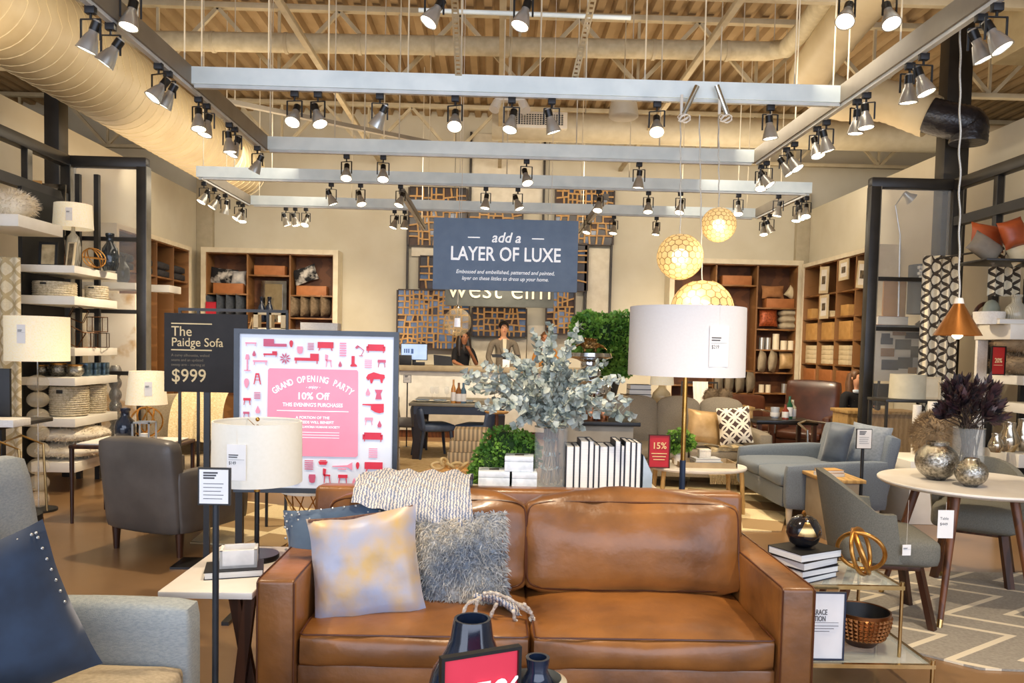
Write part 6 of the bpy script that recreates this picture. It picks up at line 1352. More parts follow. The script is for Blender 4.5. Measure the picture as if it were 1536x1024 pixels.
x = X(410, YF+.1, 2.2); z = zs['c']-.1; t = thing('mirror_box', 'square silver framed mirror standing in the left back bookcase', 'mirror', (x, YF+.12, z)); hm = bz_(420)-z; B().box(-S(19, YF), S(19, YF), 0, .03, 0, hm).done('frame', silver, t); B().box(-S(13, YF), S(13, YF), -.004, 0, .06, hm-.06).done('mirror_glass', mat('mirror_tan', '#b5a583', '#a39372', rough=.1, metal=.6), t)
jug(392, YF+.03, z, 445, 6, 'blue glass jar in front of the square mirror, left one', glaze); jug(404, YF+.03, z, 445, 6, 'blue glass jar in front of the square mirror, right one', glaze)
flat_book('cream folded textile stack beside the blue jars in the left bookcase', X(423, YF+.05, z), YF+.06, z, .14, .1, .22, 0, box_cream, name='folded_textiles'); 
# things on a table in front of the left bookcase (white house frames, cream box, wooden easel)
y = 8.2; 
t = thing('display_riser', 'white display riser behind the top edge of the party poster', 'riser', (0, 0, 0)); xa, xb = X(378, y, 1.7), X(506, y, 1.7); zr = P(440, 491, y).z-.0; B().box(xa, xb, y, y+.4, 0, zr-.02, .004).done('body', white, t)
def framebox(label, px, y, z, wpx, hpx):
    x = X(px, y, z); W, h = S(wpx, y)/2, S(hpx, y); t = thing('window_box', label, 'decor box', (x, y, z)); b = B()
    for (xa, xb) in ((-W, -W*.72), (-W*.12, W*.12), (W*.72, W)): b.box(xa, xb, 0, .12, 0, h)
    b.box(-W, W, 0, .12, h*.8, h); b.box(-W, W, 0, .12, 0, h*.06); b.done('box_body', box_cream, t); return t
framebox('cream wooden box with two openings above the party poster', 404, y+.05, zr-.019, 47, 26)
x = X(475, y, 1.7); t = thing('white_block', 'white oblong lampshade box above the right half of the party poster', 'box', (x, y+.2, zr-.019)); B().box(-S(28, y), S(28, y), -.1, .1, 0, S(11, y), .006).done('box_body', whitew, t)
t = thing('wooden_easel', 'small wooden easel between the dark sofa sign and the cream box', 'easel', (X(370, y, 1.7), y+.2, 0)); b = B(); zt = P(366, 474, y).z
for s in (-1, 1): b.bar((s*.0, 0, zt), (s*.13, 0, zt-.5), .015)
b.bar((0, 0, zt), (0, .12, .0), .015); b.bar((-.12, 0, zt-.45), (.12, 0, zt-.45), .015); b.bar((-.13, 0, zt-.5), (-.2, 0, 0), .015); b.bar((.13, 0, zt-.5), (.2, 0, 0), .015); b.done('easel_frame', pw, t)
# left wall bookcase (recedes along the wall)
def wallcase(side, label, ya, yb, xf, zt, rows, ncol):
    W = yb-ya
    if side < 0: org, rz = (xf, ya, 0), PI/2   # local x -> +Y ; local y -> -X
    else: org, rz = (xf, yb, 0), -PI/2
    cols = [W*(i+1)/ncol for i in range(ncol-1)]
    return bookcase('bookcase', label, org, rz, W, .45, zt, cols, [rows]*ncol, depth=.3, trim=.07)
xf = XL+.31; bookL = wallcase(-1, 'tall wood bookcase along the left wall behind the left steel post', 11.2, 13.75, xf, 3.1, [2.55], 4)
dt = mat('dark_textile', '#2b2b2e', '#3c3b3e', rough=.95, scale=20); 
for i in range(4):
    for k in range(2): solo('folded_throw', B().puff(.24, .5, .11, puff=.02, r=.03, n=4), dt, 'dark folded throw in the left wall bookcase, %s bay from the front, %s' % (ORD[i], ('lower', 'upper')[k]), 'folded throw', (xf-.15, 11.52+.6375*i, 2.55+.06+.125*k), group='dark folded throws', smooth=60)
# right back bookcase
x0, x1 = X(1012, YF, 3), X(1197, YF, 3); rc = [X(1075, YF, 3)-x0, X(1137, YF, 3)-x0]
def bzr(py): return P(1150, py, YF).z
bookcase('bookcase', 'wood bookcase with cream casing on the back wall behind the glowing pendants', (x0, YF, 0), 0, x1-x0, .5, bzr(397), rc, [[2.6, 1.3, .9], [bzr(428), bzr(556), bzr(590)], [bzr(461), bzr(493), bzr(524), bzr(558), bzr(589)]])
wcrate('wooden crate in the middle bay of the right back bookcase', 1106, YF+.05, bzr(428), 44, 14, 'wooden crates'); wcrate('wooden crate in the right bay of the right back bookcase', 1171, YF+.05, bzr(461), 42, 14, 'wooden crates')
spil('tan woven pillow on the crate in the right back bookcase', 1159, 438, YF+.17, 34, 20, mat('tan_pillow', '#b07a4c', '#9a673c', rough=.9), seed=2); spil('small cream pillow peeking behind the crate in the right back bookcase', 1187, 439, YF+.24, 16, 18, box_cream, roll=.6, seed=3); spil('orange sequined pillow standing in the right back bookcase', 1152, 476, YF+.14, 28, 28, mat('copper_pillow', '#b0582e', '#7d3a1c', rough=.5, metal=.3, scale=30), seed=6); spil('gold square pillow in the right back bookcase below the candles', 1182, 540, YF+.14, 28, 28, mat('gold_satin', '#c9a878'), seed=7)
for i in range(3): solo('stacked_pillow', B().puff(.34, .3, .115, puff=.04, r=.05, n=6), mat('oat_pillow', '#b3a58a', '#a0927a', rough=.95), 'oat coloured pillow lying in the right back bookcase, %s' % ('bottom', 'middle', 'top')[i]+' of three', 'pillow', (X(1183, YF+.18, 2.2), YF+.2, bzr(493)+.06+.125*i), group='stacked oat pillows', smooth=60)
for i, (px, h_, w_) in enumerate(((1144, 18, 4), (1153, 18, 4), (1165, 24, 5), (1177, 14, 5), (1188, 14, 5))): solo('candle_holder', B().cyl((0, 0, 0), (0, 0, S(h_, YF)), S(w_, YF), n=14), (silverp, mat('banded_candle', '#e8dcc0', '#a58350', rough=.5, scale=9, kind='stripe', stretch=(0, 0, 1)))[i > 1], 'candle holder on the middle shelf of the right back bookcase, %s from left' % ORD[i], 'candle holder', (X(px, YF+.1, 2), YF+.12, bzr(524)), group='candle holders on the shelf')
for i, px in enumerate((1143, 1159)): spil('oat pillow hanging over the shelf edge, %s one below the candles' % ('left', 'right')[i], px, 542, YF-.02, 26, 34, MATS['oat_pillow'], rz=.9, roll=.2, grp='oat pillows on edge', th=.12, seed=i, tilt=0)
for i, px in enumerate((1078, 1094, 1110, 1126)): spil('taupe pillow on edge behind the white drum shade, %s from left' % ORD[i], px, 573, YF+.0, 24, 32, mat('taupe_pillow', '#8f8470', '#7d735f', rough=.9), rz=.8, grp='taupe pillows on edge', th=.12, seed=i, tilt=0)
for i, (px, h_) in enumerate(((1143, 12), (1153, 12), (1177, 14), (1188, 14))): solo('candle_jar', B().cyl((0, 0, 0), (0, 0, S(h_, YF)), S(4, YF), n=12), MATS['banded_candle'] if i < 2 else silverp, 'small candle jar on the lowest visible shelf of the right back bookcase, %s from left' % ORD[i], 'candle jar', (X(px, YF+.1, 1), YF+.12, bzr(589)), group='candle jars on the low shelf')
solo('white_folded_throw', B().grid(lambda u, v: V((.25*u-.12+.02*v, -.01*math.sin(u*18)-.03*v, -.38*v)), 14, 6), whitew, 'white throw hanging behind the pole of the white drum lamp', 'throw blanket', (X(1050, 12.5, 1), 12.5, P(1050, 572, 12.5).z), smooth=80)
t = thing('garment_rail', 'dark rail holding the white throw behind the drum lamp', 'rail', (X(1050, 12.5, 1), 12.515, 0)); B().box(-.3, .3, 0, .02, P(1050, 572, 12.5).z-.03, P(1050, 572, 12.5).z-.002).done('bar', darkst, t)
for s in (-1, 1): B().box(s*.29-.01, s*.29+.01, 0, .02, 0, P(1050, 572, 12.5).z-.031).done('post', darkst, t)
# right wall cube bookcase
xf = XR-.31; Yn, Yf_ = 11.55, 14.3
def rz_(py): return P(1213, py, 14.1).z
rowz = [rz_(444), rz_(478), rz_(510), rz_(544)]
wallcase(1, 'wood cube bookcase along the right wall left of the right steel post', Yn, Yf_, xf, rz_(400), rowz, 4)
def onright(name, label, i, row, off, w, h, m, cat, grp=None, frame=False, z=0, dxx=.12):
    zz = (.45 if row > 4 else rowz[row] if row < 4 else .82)+z; y = Yf_-(i+off)*(Yf_-Yn)/4
    if frame: return None
    return solo(name, B().box(-.11, .11, -w/2, w/2, 0, h, .004), m, label, cat, (xf+dxx, y, zz), group=grp)
colz = ['farthest', 'second', 'third', 'nearest']
for i in range(3): onright('storage_box', 'tan storage box in the middle row of the right wall bookcase, %s column' % colz[i], i, 2, .5, .42, .30, box_tan, 'box', 'tan storage boxes')
for i in range(3):
    for k in range(4): onright('white_box', 'cream box in the lower row of the right wall bookcase, %s column, %s up' % (colz[i], ORD[k]), i, 3, .5, .36, .078, box_cream, 'box', 'cream boxes in fours', z=k*.08)
for i in range(3): onright('amber_storage_box', 'orange brown storage box in the lowest visible row of the right wall bookcase, %s column' % colz[i], i, 4, .5, .5, .45, crate, 'box', 'orange brown storage boxes')
onright('small_tan_box', 'small tan box in the second row of the right wall bookcase, farthest column', 0, 1, .4, .2, .18, box_tan, 'box'); onright('small_tan_box', 'small tan box in the second row of the right wall bookcase, third column', 2, 1, .45, .28, .18, box_tan, 'box')
for k in range(3): onright('cream_book', 'cream book lying in the second row of the right wall bookcase, %s' % ('bottom', 'middle', 'top')[k], 1, 1, .5, .3-.03*k, .035, box_cream, 'book', 'cream books lying flat', z=.036*k)
def fr_r(label, px0, px1, py0, py1, lean):
    xx = xf-.05; lo, hi = 9, 15
    pm = (px0+px1)/2
    for _ in range(30):
        m_ = (lo+hi)/2
        if proj((xx, m_, 2.6))[0] > pm: lo = m_
        else: hi = m_
    y = lo; z1, z0 = P(pm, py0, y).z, P(pm, py1, y).z; w = .17
    t = thing('framed_print', label, 'picture frame', (xx, y, z0), PI/2*-1, 'cream frames displayed on the right bookcase'); h = z1-z0
    M = MX.Rotation(lean, 4, 'Y'); e = .05
    b = B(); b.box(-w, w, 0, .02, 0, e, M=M); b.box(-w, w, 0, .02, h-e, h, M=M); b.box(-w, -w+e, 0, .02, e, h-e, M=M); b.box(w-e, w, 0, .02, e, h-e, M=M); b.done('frame', box_cream, t); B().box(-w+e, w-e, .004, .014, e, h-e, M=M).done('mat_board', whitew, t)
    B().box(-w*.4, w*.4, -.001, .003, h*.35, h*.65, M=M).done('picture', pict, t)
fr_r('cream picture frame leaning in the top row of the right wall bookcase, farthest', 1228, 1240, 400, 440, .06); fr_r('cream picture frame hanging at the top of the right wall bookcase, middle', 1258, 1270, 389, 420, -.02); fr_r('cream picture frame leaning in the top row of the right wall bookcase, nearest', 1284, 1298, 391, 432, .12); fr_r('tall tan frame in the second row of the right wall bookcase', 1230, 1242, 442, 478, 0)
# ================================================================ carved wood screens, brand board, panels on the back wall
lw = mat('screen_wood', '#cf9f5c', '#b08446', rough=.5, scale=8); dkc = mat('cell_dark', '#2a2420', '#3a2c22', rough=.3); blc = mat('cell_blue', '#4b6488', '#35496a', rough=.15, coat=.4); brc = mat('cell_brown', '#4d3018', '#3a2212', rough=.5)
def screen(label, pa, ta, pb, tb, Y, seed, blue=.2, cell=.15):
    x0, x1 = X(pa, Y, 3), X(pb, Y, 3); z1, z0 = P((pa+pb)/2, ta, Y).z, P((pa+pb)/2, tb, Y).z
    t = thing('carved_screen', label, 'decorative screen', (x0, Y, z0)); W, Hh = x1-x0, z1-z0; r = random.Random(seed); bars = B(); cells = []
    def split(a, b_, c, d, dep):
        w, h = c-a, d-b_
        if (w < cell*1.3 and h < cell*1.3) or dep > 7: cells.append((a, b_, c, d)); return
        if w > h*r.uniform(.7, 1.3):
            m_ = a+w*r.uniform(.35, .65); j = r.uniform(-.02, .02) if r.random() < .4 else 0
            bars.bar((m_-j, -.0, b_), (m_+j, -.0, d), .032, .032); split(a, b_, m_, d, dep+1); split(m_, b_, c, d, dep+1)
        else:
            m_ = b_+h*r.uniform(.35, .65); j = r.uniform(-.02, .02) if r.random() < .4 else 0
            bars.bar((a, 0, m_-j), (c, 0, m_+j), .03, .03); split(a, b_, c, m_, dep+1); split(a, m_, c, d, dep+1)
    split(0, 0, W, Hh, 0); bars.done('lattice', lw, t, 30)
    f = B(); f.box(-.03, 0, -.02, .03, 0, Hh); f.box(W, W+.03, -.02, .03, 0, Hh); f.box(0, W, -.02, .03, -.02, .0); f.box(0, W, -.02, .03, Hh, Hh+.02); f.done('frame', mat('screen_frame', '#4a3a2c', '#3a2c20', rough=.5), t)
    bb = B(); idx = []
    for (a, b_, c, d) in cells:
        bb.face([(a, .02, b_), (c, .02, b_), (c, .02, d), (a, .02, d)]); q = r.random(); idx.append(1 if q < blue else 2 if q < blue+.25 else 0)
    o = bb.done('backing_panes', [dkc, blc, brc], t, smooth=0, fixn=False)
    for i, p in enumerate(o.data.polygons): p.material_index = idx[i]
    o['kind'] = 'thing'; return t
YS = 14.88
screen('carved wood screen at the top left of the cash desk wall', 613, 282, 697, 368, YS, 1, .15); screen('carved wood screen peeking above the blue sign in the middle', 703, 312, 781, 336, YS, 2, .3); screen('carved wood screen at the top right of the cash desk wall', 832, 277, 917, 366, YS, 3, .1); screen('carved wood screen left of the blue sign at mid height', 630, 385, 690, 433, YS, 4, .1)
screen('large carved wood screen with blue cells at lower left of the cash desk wall', 598, 436, 704, 522, YS-.06, 5, .6, .12); screen('carved wood screen behind the man in the grey suit', 711, 462, 790, 504, YS-.06, 6, .15, .12); screen('carved wood screen strip right of the blue sign', 866, 366, 880, 436, YS, 7, .1); screen('carved wood screen at lower right of the cash desk wall beside the fern', 822, 438, 862, 500, YS-.06, 8, .4, .12)
wp = mat('ivory_panel', '#e9e0ca', '#ddd3bb', rough=.5); dkl = mat('panel_edge', '#3b342c', '#2e2822', rough=.5)
for i, (pa, ta, pb, tb, Y) in enumerate(((617, 369, 652, 384, 14.95), (709, 508, 745, 560, 14.9), (752, 508, 792, 560, 14.9), (793, 488, 832, 560, 14.9), (881, 372, 914, 470, 14.95), (705, 200, 812, 312, 14.97))):
    solo('wall_panel', B().box(X(pa, Y, 3), X(pb, Y, 3), Y-.01, Y+.02, P(pa, tb, Y).z, P(pa, ta, Y).z, .003), wp, 'ivory panel fixed to the cash desk wall, %s of those around the wood screens' % ('at upper left', 'left of the man', 'behind the man', 'right of the man', 'tall one right of the blue sign', 'topmost above the blue sign', 'small one left of the fern')[i], 'wall panel')
for i, (px, ta, tb) in enumerate(((611, 330, 436), (703, 198, 312), (813, 204, 330), (916, 366, 470), (878, 366, 470))):
    solo('wall_batten', B().box(X(px-1.6, 14.93, 3), X(px+1.6, 14.93, 3), 14.9, 14.96, P(px, tb, 14.93).z, P(px, ta, 14.93).z), dkl, 'thin dark vertical batten on the cash desk wall, %s from left' % ORD[(0, 1, 2, 4, 3)[i]], 'batten')
YW = 13.3; x0, x1 = X(668, YW, 2.5), X(831, YW, 2.5); z1, z0 = P(750, 400, YW).z, P(750, 460, YW).z
t = thing('brand_board', 'dark grey hanging board with cream west elm lettering behind the blue sign', 'sign', ((x0+x1)/2, YW, z0)); B().box(-(x1-x0)/2, (x1-x0)/2, 0, .06, 0, z1-z0, .003).done('board', mat('brand_grey', '#5a5e5c', '#525654', rough=.6), t)
text('west elm', .50, (0, -.02, .29), t, mat('brand_cream', '#e9dfc4', '#dfd3b4', rough=.4, emit=.2), sx=.98, bold=-.006, th=.012)
for s in (-1, 1): B().cyl((s*.8, .03, z1-z0), (s*.8, .03, ZC-z0), .005, n=6).done('hanging_wire', dkl, t)
# ================================================================ cash desk
YD_ = 12.9; ct = P(640, 548, YD_).z; x0, x1 = X(597, YD_, 1.1), X(905, YD_, 1.1)
t = thing('cash_desk', 'long white fronted cash desk with a taupe top in front of the carved screens', 'counter', (0, 0, 0))
B().box(x0, x1, YD_, YD_+.55, .12, ct-.09, .004).done('front', mat('desk_white', '#e3e2da', '#d6d5cc', rough=.5), t); B().box(x0, x1, YD_-.06, YD_+.65, ct-.089, ct, .004).done('worktop', mat('desk_taupe', '#a5967a', '#95876c', rough=.5), t); B().box(x0, x1, YD_+.03, YD_+.5, 0, .119).done('kick_base', woodm, t)
y = YD_+.1; x = X(621, y, 1.3); t = thing('computer_monitor', 'computer monitor showing a pale blue screen on the cash desk', 'monitor', (x, y, ct)); W = S(20, y); h1, h0 = P(620, 515, y).z-ct, P(620, 540, y).z-ct
B().box(-W, W, 0, .03, h0, h1, .004).done('screen_case', blackp, t); B().box(-W+.012, W-.012, -.003, 0, h0+.012, h1-.012).done('display', mat('monitor_blue', '#9fb8e0', '#93add8', emit=.6), t)
b = B()
for i in range(3): b.box(-W*.75+i*.035, -W*.75+i*.035+.02, -.005, -.002, (h0+h1)/2-.02, (h0+h1)/2+.05)
b.box(-W*.22, -W*.05, -.005, -.002, (h0+h1)/2-.03, (h0+h1)/2+.05); b.done('screen_logo', mat('logo_blue', '#3f62a0', '#3f62a0'), t)
B().box(-.03, .03, .01, .04, 0, h0).done('stand', blackp, t)
def box_on(name, label, px, y, z, wpx, hpx, d, m, cat, grp=None): return solo(name, B().box(-S(wpx, y)/2, S(wpx, y)/2, -d/2, d/2, 0, S(hpx, y), .006), m, label, cat, (X(px, y, z), y, z), group=grp)
box_on('receipt_printer', 'black receipt printer left of the monitor on the cash desk', 607, YD_-.0+.0, ct, 20, 15, .12, blackp, 'printer'); box_on('card_reader', 'low black card reader in front of the monitor', 629, YD_+.0, ct, 16, 5, .1, blackp, 'card reader')
t = thing('till_screen', 'black angled till screen beside the woman at the cash desk', 'screen', (X(665, YD_+.2, ct), YD_+.25, ct)); B().prism([(-.16, 0), (.16, 0), (.12, .15), (-.17, .18)], -.03, .03).done('screen_case', blackp, t)
t = thing('till_screen', 'dark tablet till in front of the man in the grey suit', 'screen', (X(758, YD_+.1, ct), YD_+.15, ct)); B().prism([(-.22, .16), (.22, .16), (.24, .21), (-.24, .21)], -.12, .1).done('screen_case', blackp, t); B().box(-.04, .04, -.05, .02, 0, .16).done('stand', blackp, t); B().box(-.05, .07, -.2, -.14, 0, .13, .004).done('card_box', tagm, t)
# ================================================================ people
skinm = mat('skin_tone_light', '#d9a27e', '#c98f6c', rough=.55, scale=6); skind = mat('skin_tone_tan', '#b27a58', '#a06a4a', rough=.55, scale=6); hairb = mat('dark_hair', '#1d1512', '#2c201a', rough=.5, scale=60, stretch=(1, 1, .1)); hairl = mat('brown_hair', '#6b4a30', '#54381f', rough=.5, scale=60, stretch=(1, 1, .1))
def person(label, loc, rz, h, skm, hairm, topm, botm, la, ra, headrot=0, long=False, female=False, shirt=None, lean=0, seated=False, scarf=None):
    """faces local -Y. la/ra = (elbow xyz, hand xyz) as fractions of the 1.8 m figure"""
    t = thing('person', label, 'person', loc, rz); k = h/1.8; sw = .17 if female else .195
    def N(x, y, z, a, b=None): return (x*k, (y-lean*max(0, z-.95))*k, z*k, a*k, (b or a)*k)
    hipz = .95; ky = -.42 if seated else 0
    n = [N(0, 0, hipz, .13, .1), N(0, 0, 1.12, .115, .085), N(0, 0, 1.32, .14, .095), N(0, 0, 1.45, .1, .07), N(0, -.005, 1.52, .05, .052), N(0, -.015, 1.58, .05, .06)]
    e = [(0, 1), (1, 2), (2, 3), (3, 4), (4, 5)]
    hd = [N(0, -.03, 1.62, .068, .08), N(0, -.02, 1.70, .078, .095), N(0, -.01, 1.765, .05, .06)]; n += hd; e += [(5, 6), (6, 7), (7, 8)]
    jn = []
    for s, arm in ((1, la), (-1, ra)):
        i = len(n); n += [N(s*sw, 0, 1.43, .055), N(*arm[0], .042), N(*arm[1], .028)]; e += [(3, i), (i, i+1), (i+1, i+2)]
        d = (V(arm[1])-V(arm[0])).normalized(); p = V(arm[1])+d*.05; j = len(n); n += [N(*p, .032, .018)]; e += [(i+2, j)]
        for f in range(4):
            q = p+d*.05+V(((f-1.5)*.019, 0, 0)); n += [N(*q, .009), N(*(q+d*(.035-.004*abs(f-1.5))+V((0, -.01, -.006))), .007)]; e += [(j, len(n)-2), (len(n)-2, len(n)-1)]
        q = p+V((-s*.035, -.01, .0)); n += [N(*q, .01), N(*(q+d*.03), .008)]; e += [(j, len(n)-2), (len(n)-2, len(n)-1)]
        jn.append(i)
    for s in (1, -1):
        i = len(n)
        if seated: L_ = [(s*.1, 0, .93), (s*.12, -.45, .95), (s*.12, -.45, .5), (s*.12, -.6, .46)]
        else: L_ = [(s*.095, 0, .88), (s*.1, -.01, .5), (s*.1, .02, .09), (s*.11, -.13, .035)]
        n += [N(*L_[0], .088), N(*L_[1], .058), N(*L_[2], .042), N(*L_[3], .035, .028)]; e += [(0, i), (i, i+1), (i+1, i+2), (i+2, i+3)]
        jn.append(i)
    o = meshobj('body', skin(n, e, 2, 0), skm, t)
    hc = V(n[7][:3]); f = B(); f.ball(hc+V((0, -.088*k, -.035*k)), .013*k, (1, 1.1, 1.6), 8); f.done('nose', skm, t)
    f = B()
    for s in (-1, 1): f.ball(hc+V((s*.031*k, -.084*k, -.008*k)), .0085*k, n=8)
    f.done('eyes', hairb, t); B().ball(hc+V((0, -.08*k, -.078*k)), .013*k, (1.6, .6, .5), 8).done('mouth', mat('lips', '#a8584c', '#9a4c42'), t)
    f = B()
    for s in (-1, 1): f.ball(hc+V((s*.082*k, .005*k, -.02*k)), .02*k, (.5, .9, 1.4), 8)
    f.done('ears', skm, t)
    # hair
    f = B(); f.ball(hc+V((0, .018*k, .022*k)), .098*k, (.93, 1.05, 1.0), 18)
    for v in f.bm.verts:
        if v.co.y < hc.y-.05*k and v.co.z < hc.z+.045*k: v.co.y = hc.y-.05*k
        if v.co.z < hc.z-.03*k and not long: v.co.z = hc.z-.03*k
    if long:
        for s in (-1, 0, 1): f.tube([hc+V((s*.06*k, .05*k, .05*k)), hc+V((s*.085*k, .05*k, -.1*k)), hc+V((s*.1*k, .02*k, -.24*k)), hc+V((s*.1*k, -.01*k, -.38*k))], [.05*k, .06*k, .062*k, .02*k], 10)
    f.done('hair', hairm, t, 70)
    # clothing: top
    g = [0, 1, 2, 3]; tn = [(n[i][0], n[i][1], n[i][2], n[i][3]*1.13, n[i][4]*1.16) for i in g]; te = [(0, 1), (1, 2), (2, 3)]
    for a_ in jn[:2]:
        i = len(tn); tn += [(n[a_+q][0], n[a_+q][1], n[a_+q][2], n[a_+q][3]*1.22, n[a_+q][4]*1.22) for q in range(3)]
        if female: tn = tn[:i+2]; te += [(3, i), (i, i+1)]
        else: te += [(3, i), (i, i+1), (i+1, i+2)]
    tn[0] = (tn[0][0], tn[0][1], tn[0][2]-.08*k, tn[0][3]*1.1, tn[0][4]*1.12)
    meshobj('jacket' if shirt else 'top', skin(tn, te, 2, 0), topm, t)
    bn = [(n[0][0], n[0][1], n[0][2], n[0][3]*1.08, n[0][4]*1.08)]; be = []
    for a_ in jn[2:]:
        i = len(bn); bn += [(n[a_+q][0], n[a_+q][1], n[a_+q][2], n[a_+q][3]*1.15, n[a_+q][4]*1.15) for q in range(3)]; be += [(0, i), (i, i+1), (i+1, i+2)]
    meshobj('trousers', skin(bn, be, 2, 0), botm, t)
    if shirt:
        yo = -(.125)*k-lean*.3*k; f = B(); f.face([(-.045*k, yo+.03*k, 1.5*k), (.045*k, yo+.03*k, 1.5*k), (.05*k, yo-.01*k, 1.38*k), (0, yo-.012*k, 1.15*k), (-.05*k, yo-.01*k, 1.38*k)]); f.done('shirt_front', shirt, t)
        f = B()
        for s in (-1, 1): f.prism([(s*.035*k, 1.5*k), (s*.085*k, 1.46*k), (s*.085*k, 1.36*k), (s*.01*k, 1.16*k), (s*.03*k, 1.36*k)], yo-.02*k, yo-.012*k)
        f.done('lapels', topm, t)
    if scarf:
        f = B(); f.tube([V((math.cos(a)*.085*k, math.sin(a)*.08*k-lean*.55*k, 1.49*k)) for a in [2*PI*i/16 for i in range(16)]], .03*k, 8, closed=True); f.tube([(.03*k, -.09*k-lean*.5*k, 1.47*k), (.05*k, -.14*k-lean*.4*k, 1.35*k), (.04*k, -.15*k-lean*.3*k, 1.2*k)], .035*k, 8); f.done('scarf', scarf, t, 60)
    return t
YP = 14.05
solo('added_platform', B().box(X(600, YP, 0), X(900, YP, 0), 13.6, 14.6, .001, .12, .004), woodm, 'added low platform, unseen behind the cash desk, under the staff', 'platform')  # unseen riser, added to lift the figures behind the desk
suit = mat('grey_suit', '#83796a', '#756b5d', rough=.9, scale=60); blk = mat('black_cloth', '#17171b', '#101014', rough=.9); shirtm = mat('cream_shirt', '#eadfc4', '#ddd1b4', rough=.8); jean = mat('dark_trousers', '#23252d', '#1b1d24', rough=.9)
person('man in a grey suit jacket and cream shirt standing behind the cash desk', (X(755, YP, 1.6), YP, .12), .15, (P(755, 482, YP).z-.12)/1.8*1.8, skinm, hairb, suit, jean, ((.27, -.02, 1.17), (.20, -.2, 1.02)), ((-.27, -.02, 1.17), (-.20, -.2, 1.02)), shirt=shirtm)
person('woman with long dark hair in a black top leaning at the cash desk', (X(692, 13.7, 1.5), 14.15, .12), .35, P(692, 497, 13.6).z-.10, skind, hairb, blk, jean, ((.25, -.12, 1.15), (.05, -.25, 1.42)), ((-.24, -.2, 1.2), (-.12, -.5, 1.12)), long=True, female=True, lean=.12)
person('person in a tan orange top half hidden behind the eucalyptus at the cash desk', (X(820, 13.8, 1.5), 14.05, .12), -.3, P(820, 497, 13.6).z-.12, skind, hairl, mat('orange_cloth', '#c98a3e', '#b3752e', rough=.9), jean, ((.25, -.05, 1.15), (.18, -.3, 1.1)), ((-.25, -.05, 1.15), (-.16, -.3, 1.1)), female=True, long=True)
YQ = 10.6; person('woman in a black coat and pale blue scarf sitting beside the right steel post', (X(1283, YQ, 1.2), YQ, P(1283, 556, YQ).z-1.8*.93), .35, 1.68, skinm, hairl, blk, blk, ((.24, -.05, 1.16), (.1, -.3, 1.3)), ((-.24, -.02, 1.16), (-.15, -.28, 1.05)), long=True, scarf=mat('blue_scarf', '#9fb4c8', '#dfe5ea', rough=.9, scale=12), seated=True)
zq = P(1283, 556, YQ).z-1.8*.93
t = thing('bar_stool', 'dark stool under the woman in the black coat', 'stool', (X(1283, YQ, 1.2), YQ+.03, 0)); sh = zq+.78; B().lathe([(0, sh-.05), (.2, sh-.05), (.2, sh), (0, sh)], 20).done('seat', woodd, t)
for a in (.8, 2.35, 3.9, 5.5): B().cyl((math.cos(a)*.13, math.sin(a)*.13, sh-.05), (math.cos(a)*.2, math.sin(a)*.2, 0), .015, n=8).done('leg', woodd, t)
YT = 9.5; zt = P(1290, 616, YT).z; xa, xb = X(1271, YT, .8), X(1385, YT, .8); t = thing('wooden_work_table', 'pale wooden counter table behind the right steel post', 'table', (0, 0, 0)); B().box(xa, xb, YT, YT+.5, zt-.04, zt, .004).done('tabletop', pw, t); B().box(xa+.02, xb-.02, YT+.03, YT+.46, 0, zt-.041).done('cabinet_body', pw, t)
x = X(1322, YT+.2, 1.2); t = thing('laptop_screen', 'black computer screen behind the right steel post', 'monitor', (x, YT+.25, zt)); a, c = P(1308, 576, YT).z-zt, P(1308, 610, YT).z-zt; B().box(-.16, .13, 0, .02, c, a, .004).done('screen_case', blackp, t); B().box(-.03, .03, 0, .04, 0, c).done('stand', blackp, t)
# ================================================================ dark dining table, chairs, settings
YTb = 10.3; zt = .77; x0, x1 = X(613, YTb, zt), X(748, YTb, zt)
t = thing('dark_dining_table', 'dark blue grey dining table in front of the cash desk', 'dining table', (0, 0, 0)); nv = mat('navy_wood', '#3f4a5c', '#343e4e', rough=.35, scale=4)
B().box(x0, x1+.15, YTb, YTb+1.3, zt-.04, zt, .006).done('tabletop', mat('greywood_top', '#8d8878', '#7d786a', rough=.35, scale=4), t); B().box(x0+.06, x1+.08, YTb+.04, YTb+1.25, zt-.15, zt-.041).done('apron', nv, t)
for xx in (x0+.1, x1+.02):
    for yy in (YTb+.1, YTb+1.2): B().bar((xx, yy, 0), (xx+.02, yy, zt-.15), .1).done('leg', mat('espresso', '#2b1d15', '#20150f', rough=.4), t)
navch = mat('blue_leather', '#55647c', '#46546a', rough=.5)
def parsons(label, x, y, rz, m=navch, hb=.95, grp='blue grey dining chairs'):
    t = thing('dining_chair', label, 'dining chair', (x, y, 0), rz, grp); RB(-.24, .24, -.25, .22, .38, .48, .035, 6, .015).done('seat', m, t, 60)
    M = MX.Translation((0, .22, .40)) @ MX.Rotation(math.radians(-9), 4, 'X'); b = B(); b.puff(.5, .07, hb-.42, puff=.02, r=.03, n=6, c=(0, 0, (hb-.42)/2), M=M)
    for v in b.bm.verts:
        v.co.y -= .5*abs(v.co.x)**2
    b.done('backrest', m, t, 60)
    for sx in (-1, 1):
        for sy in (-1, 1): B().cyl((sx*.2, sy*.19, .39), (sx*.23, sy*.24, 0), .027, .017, 8).done('leg', nv, t)
    return t
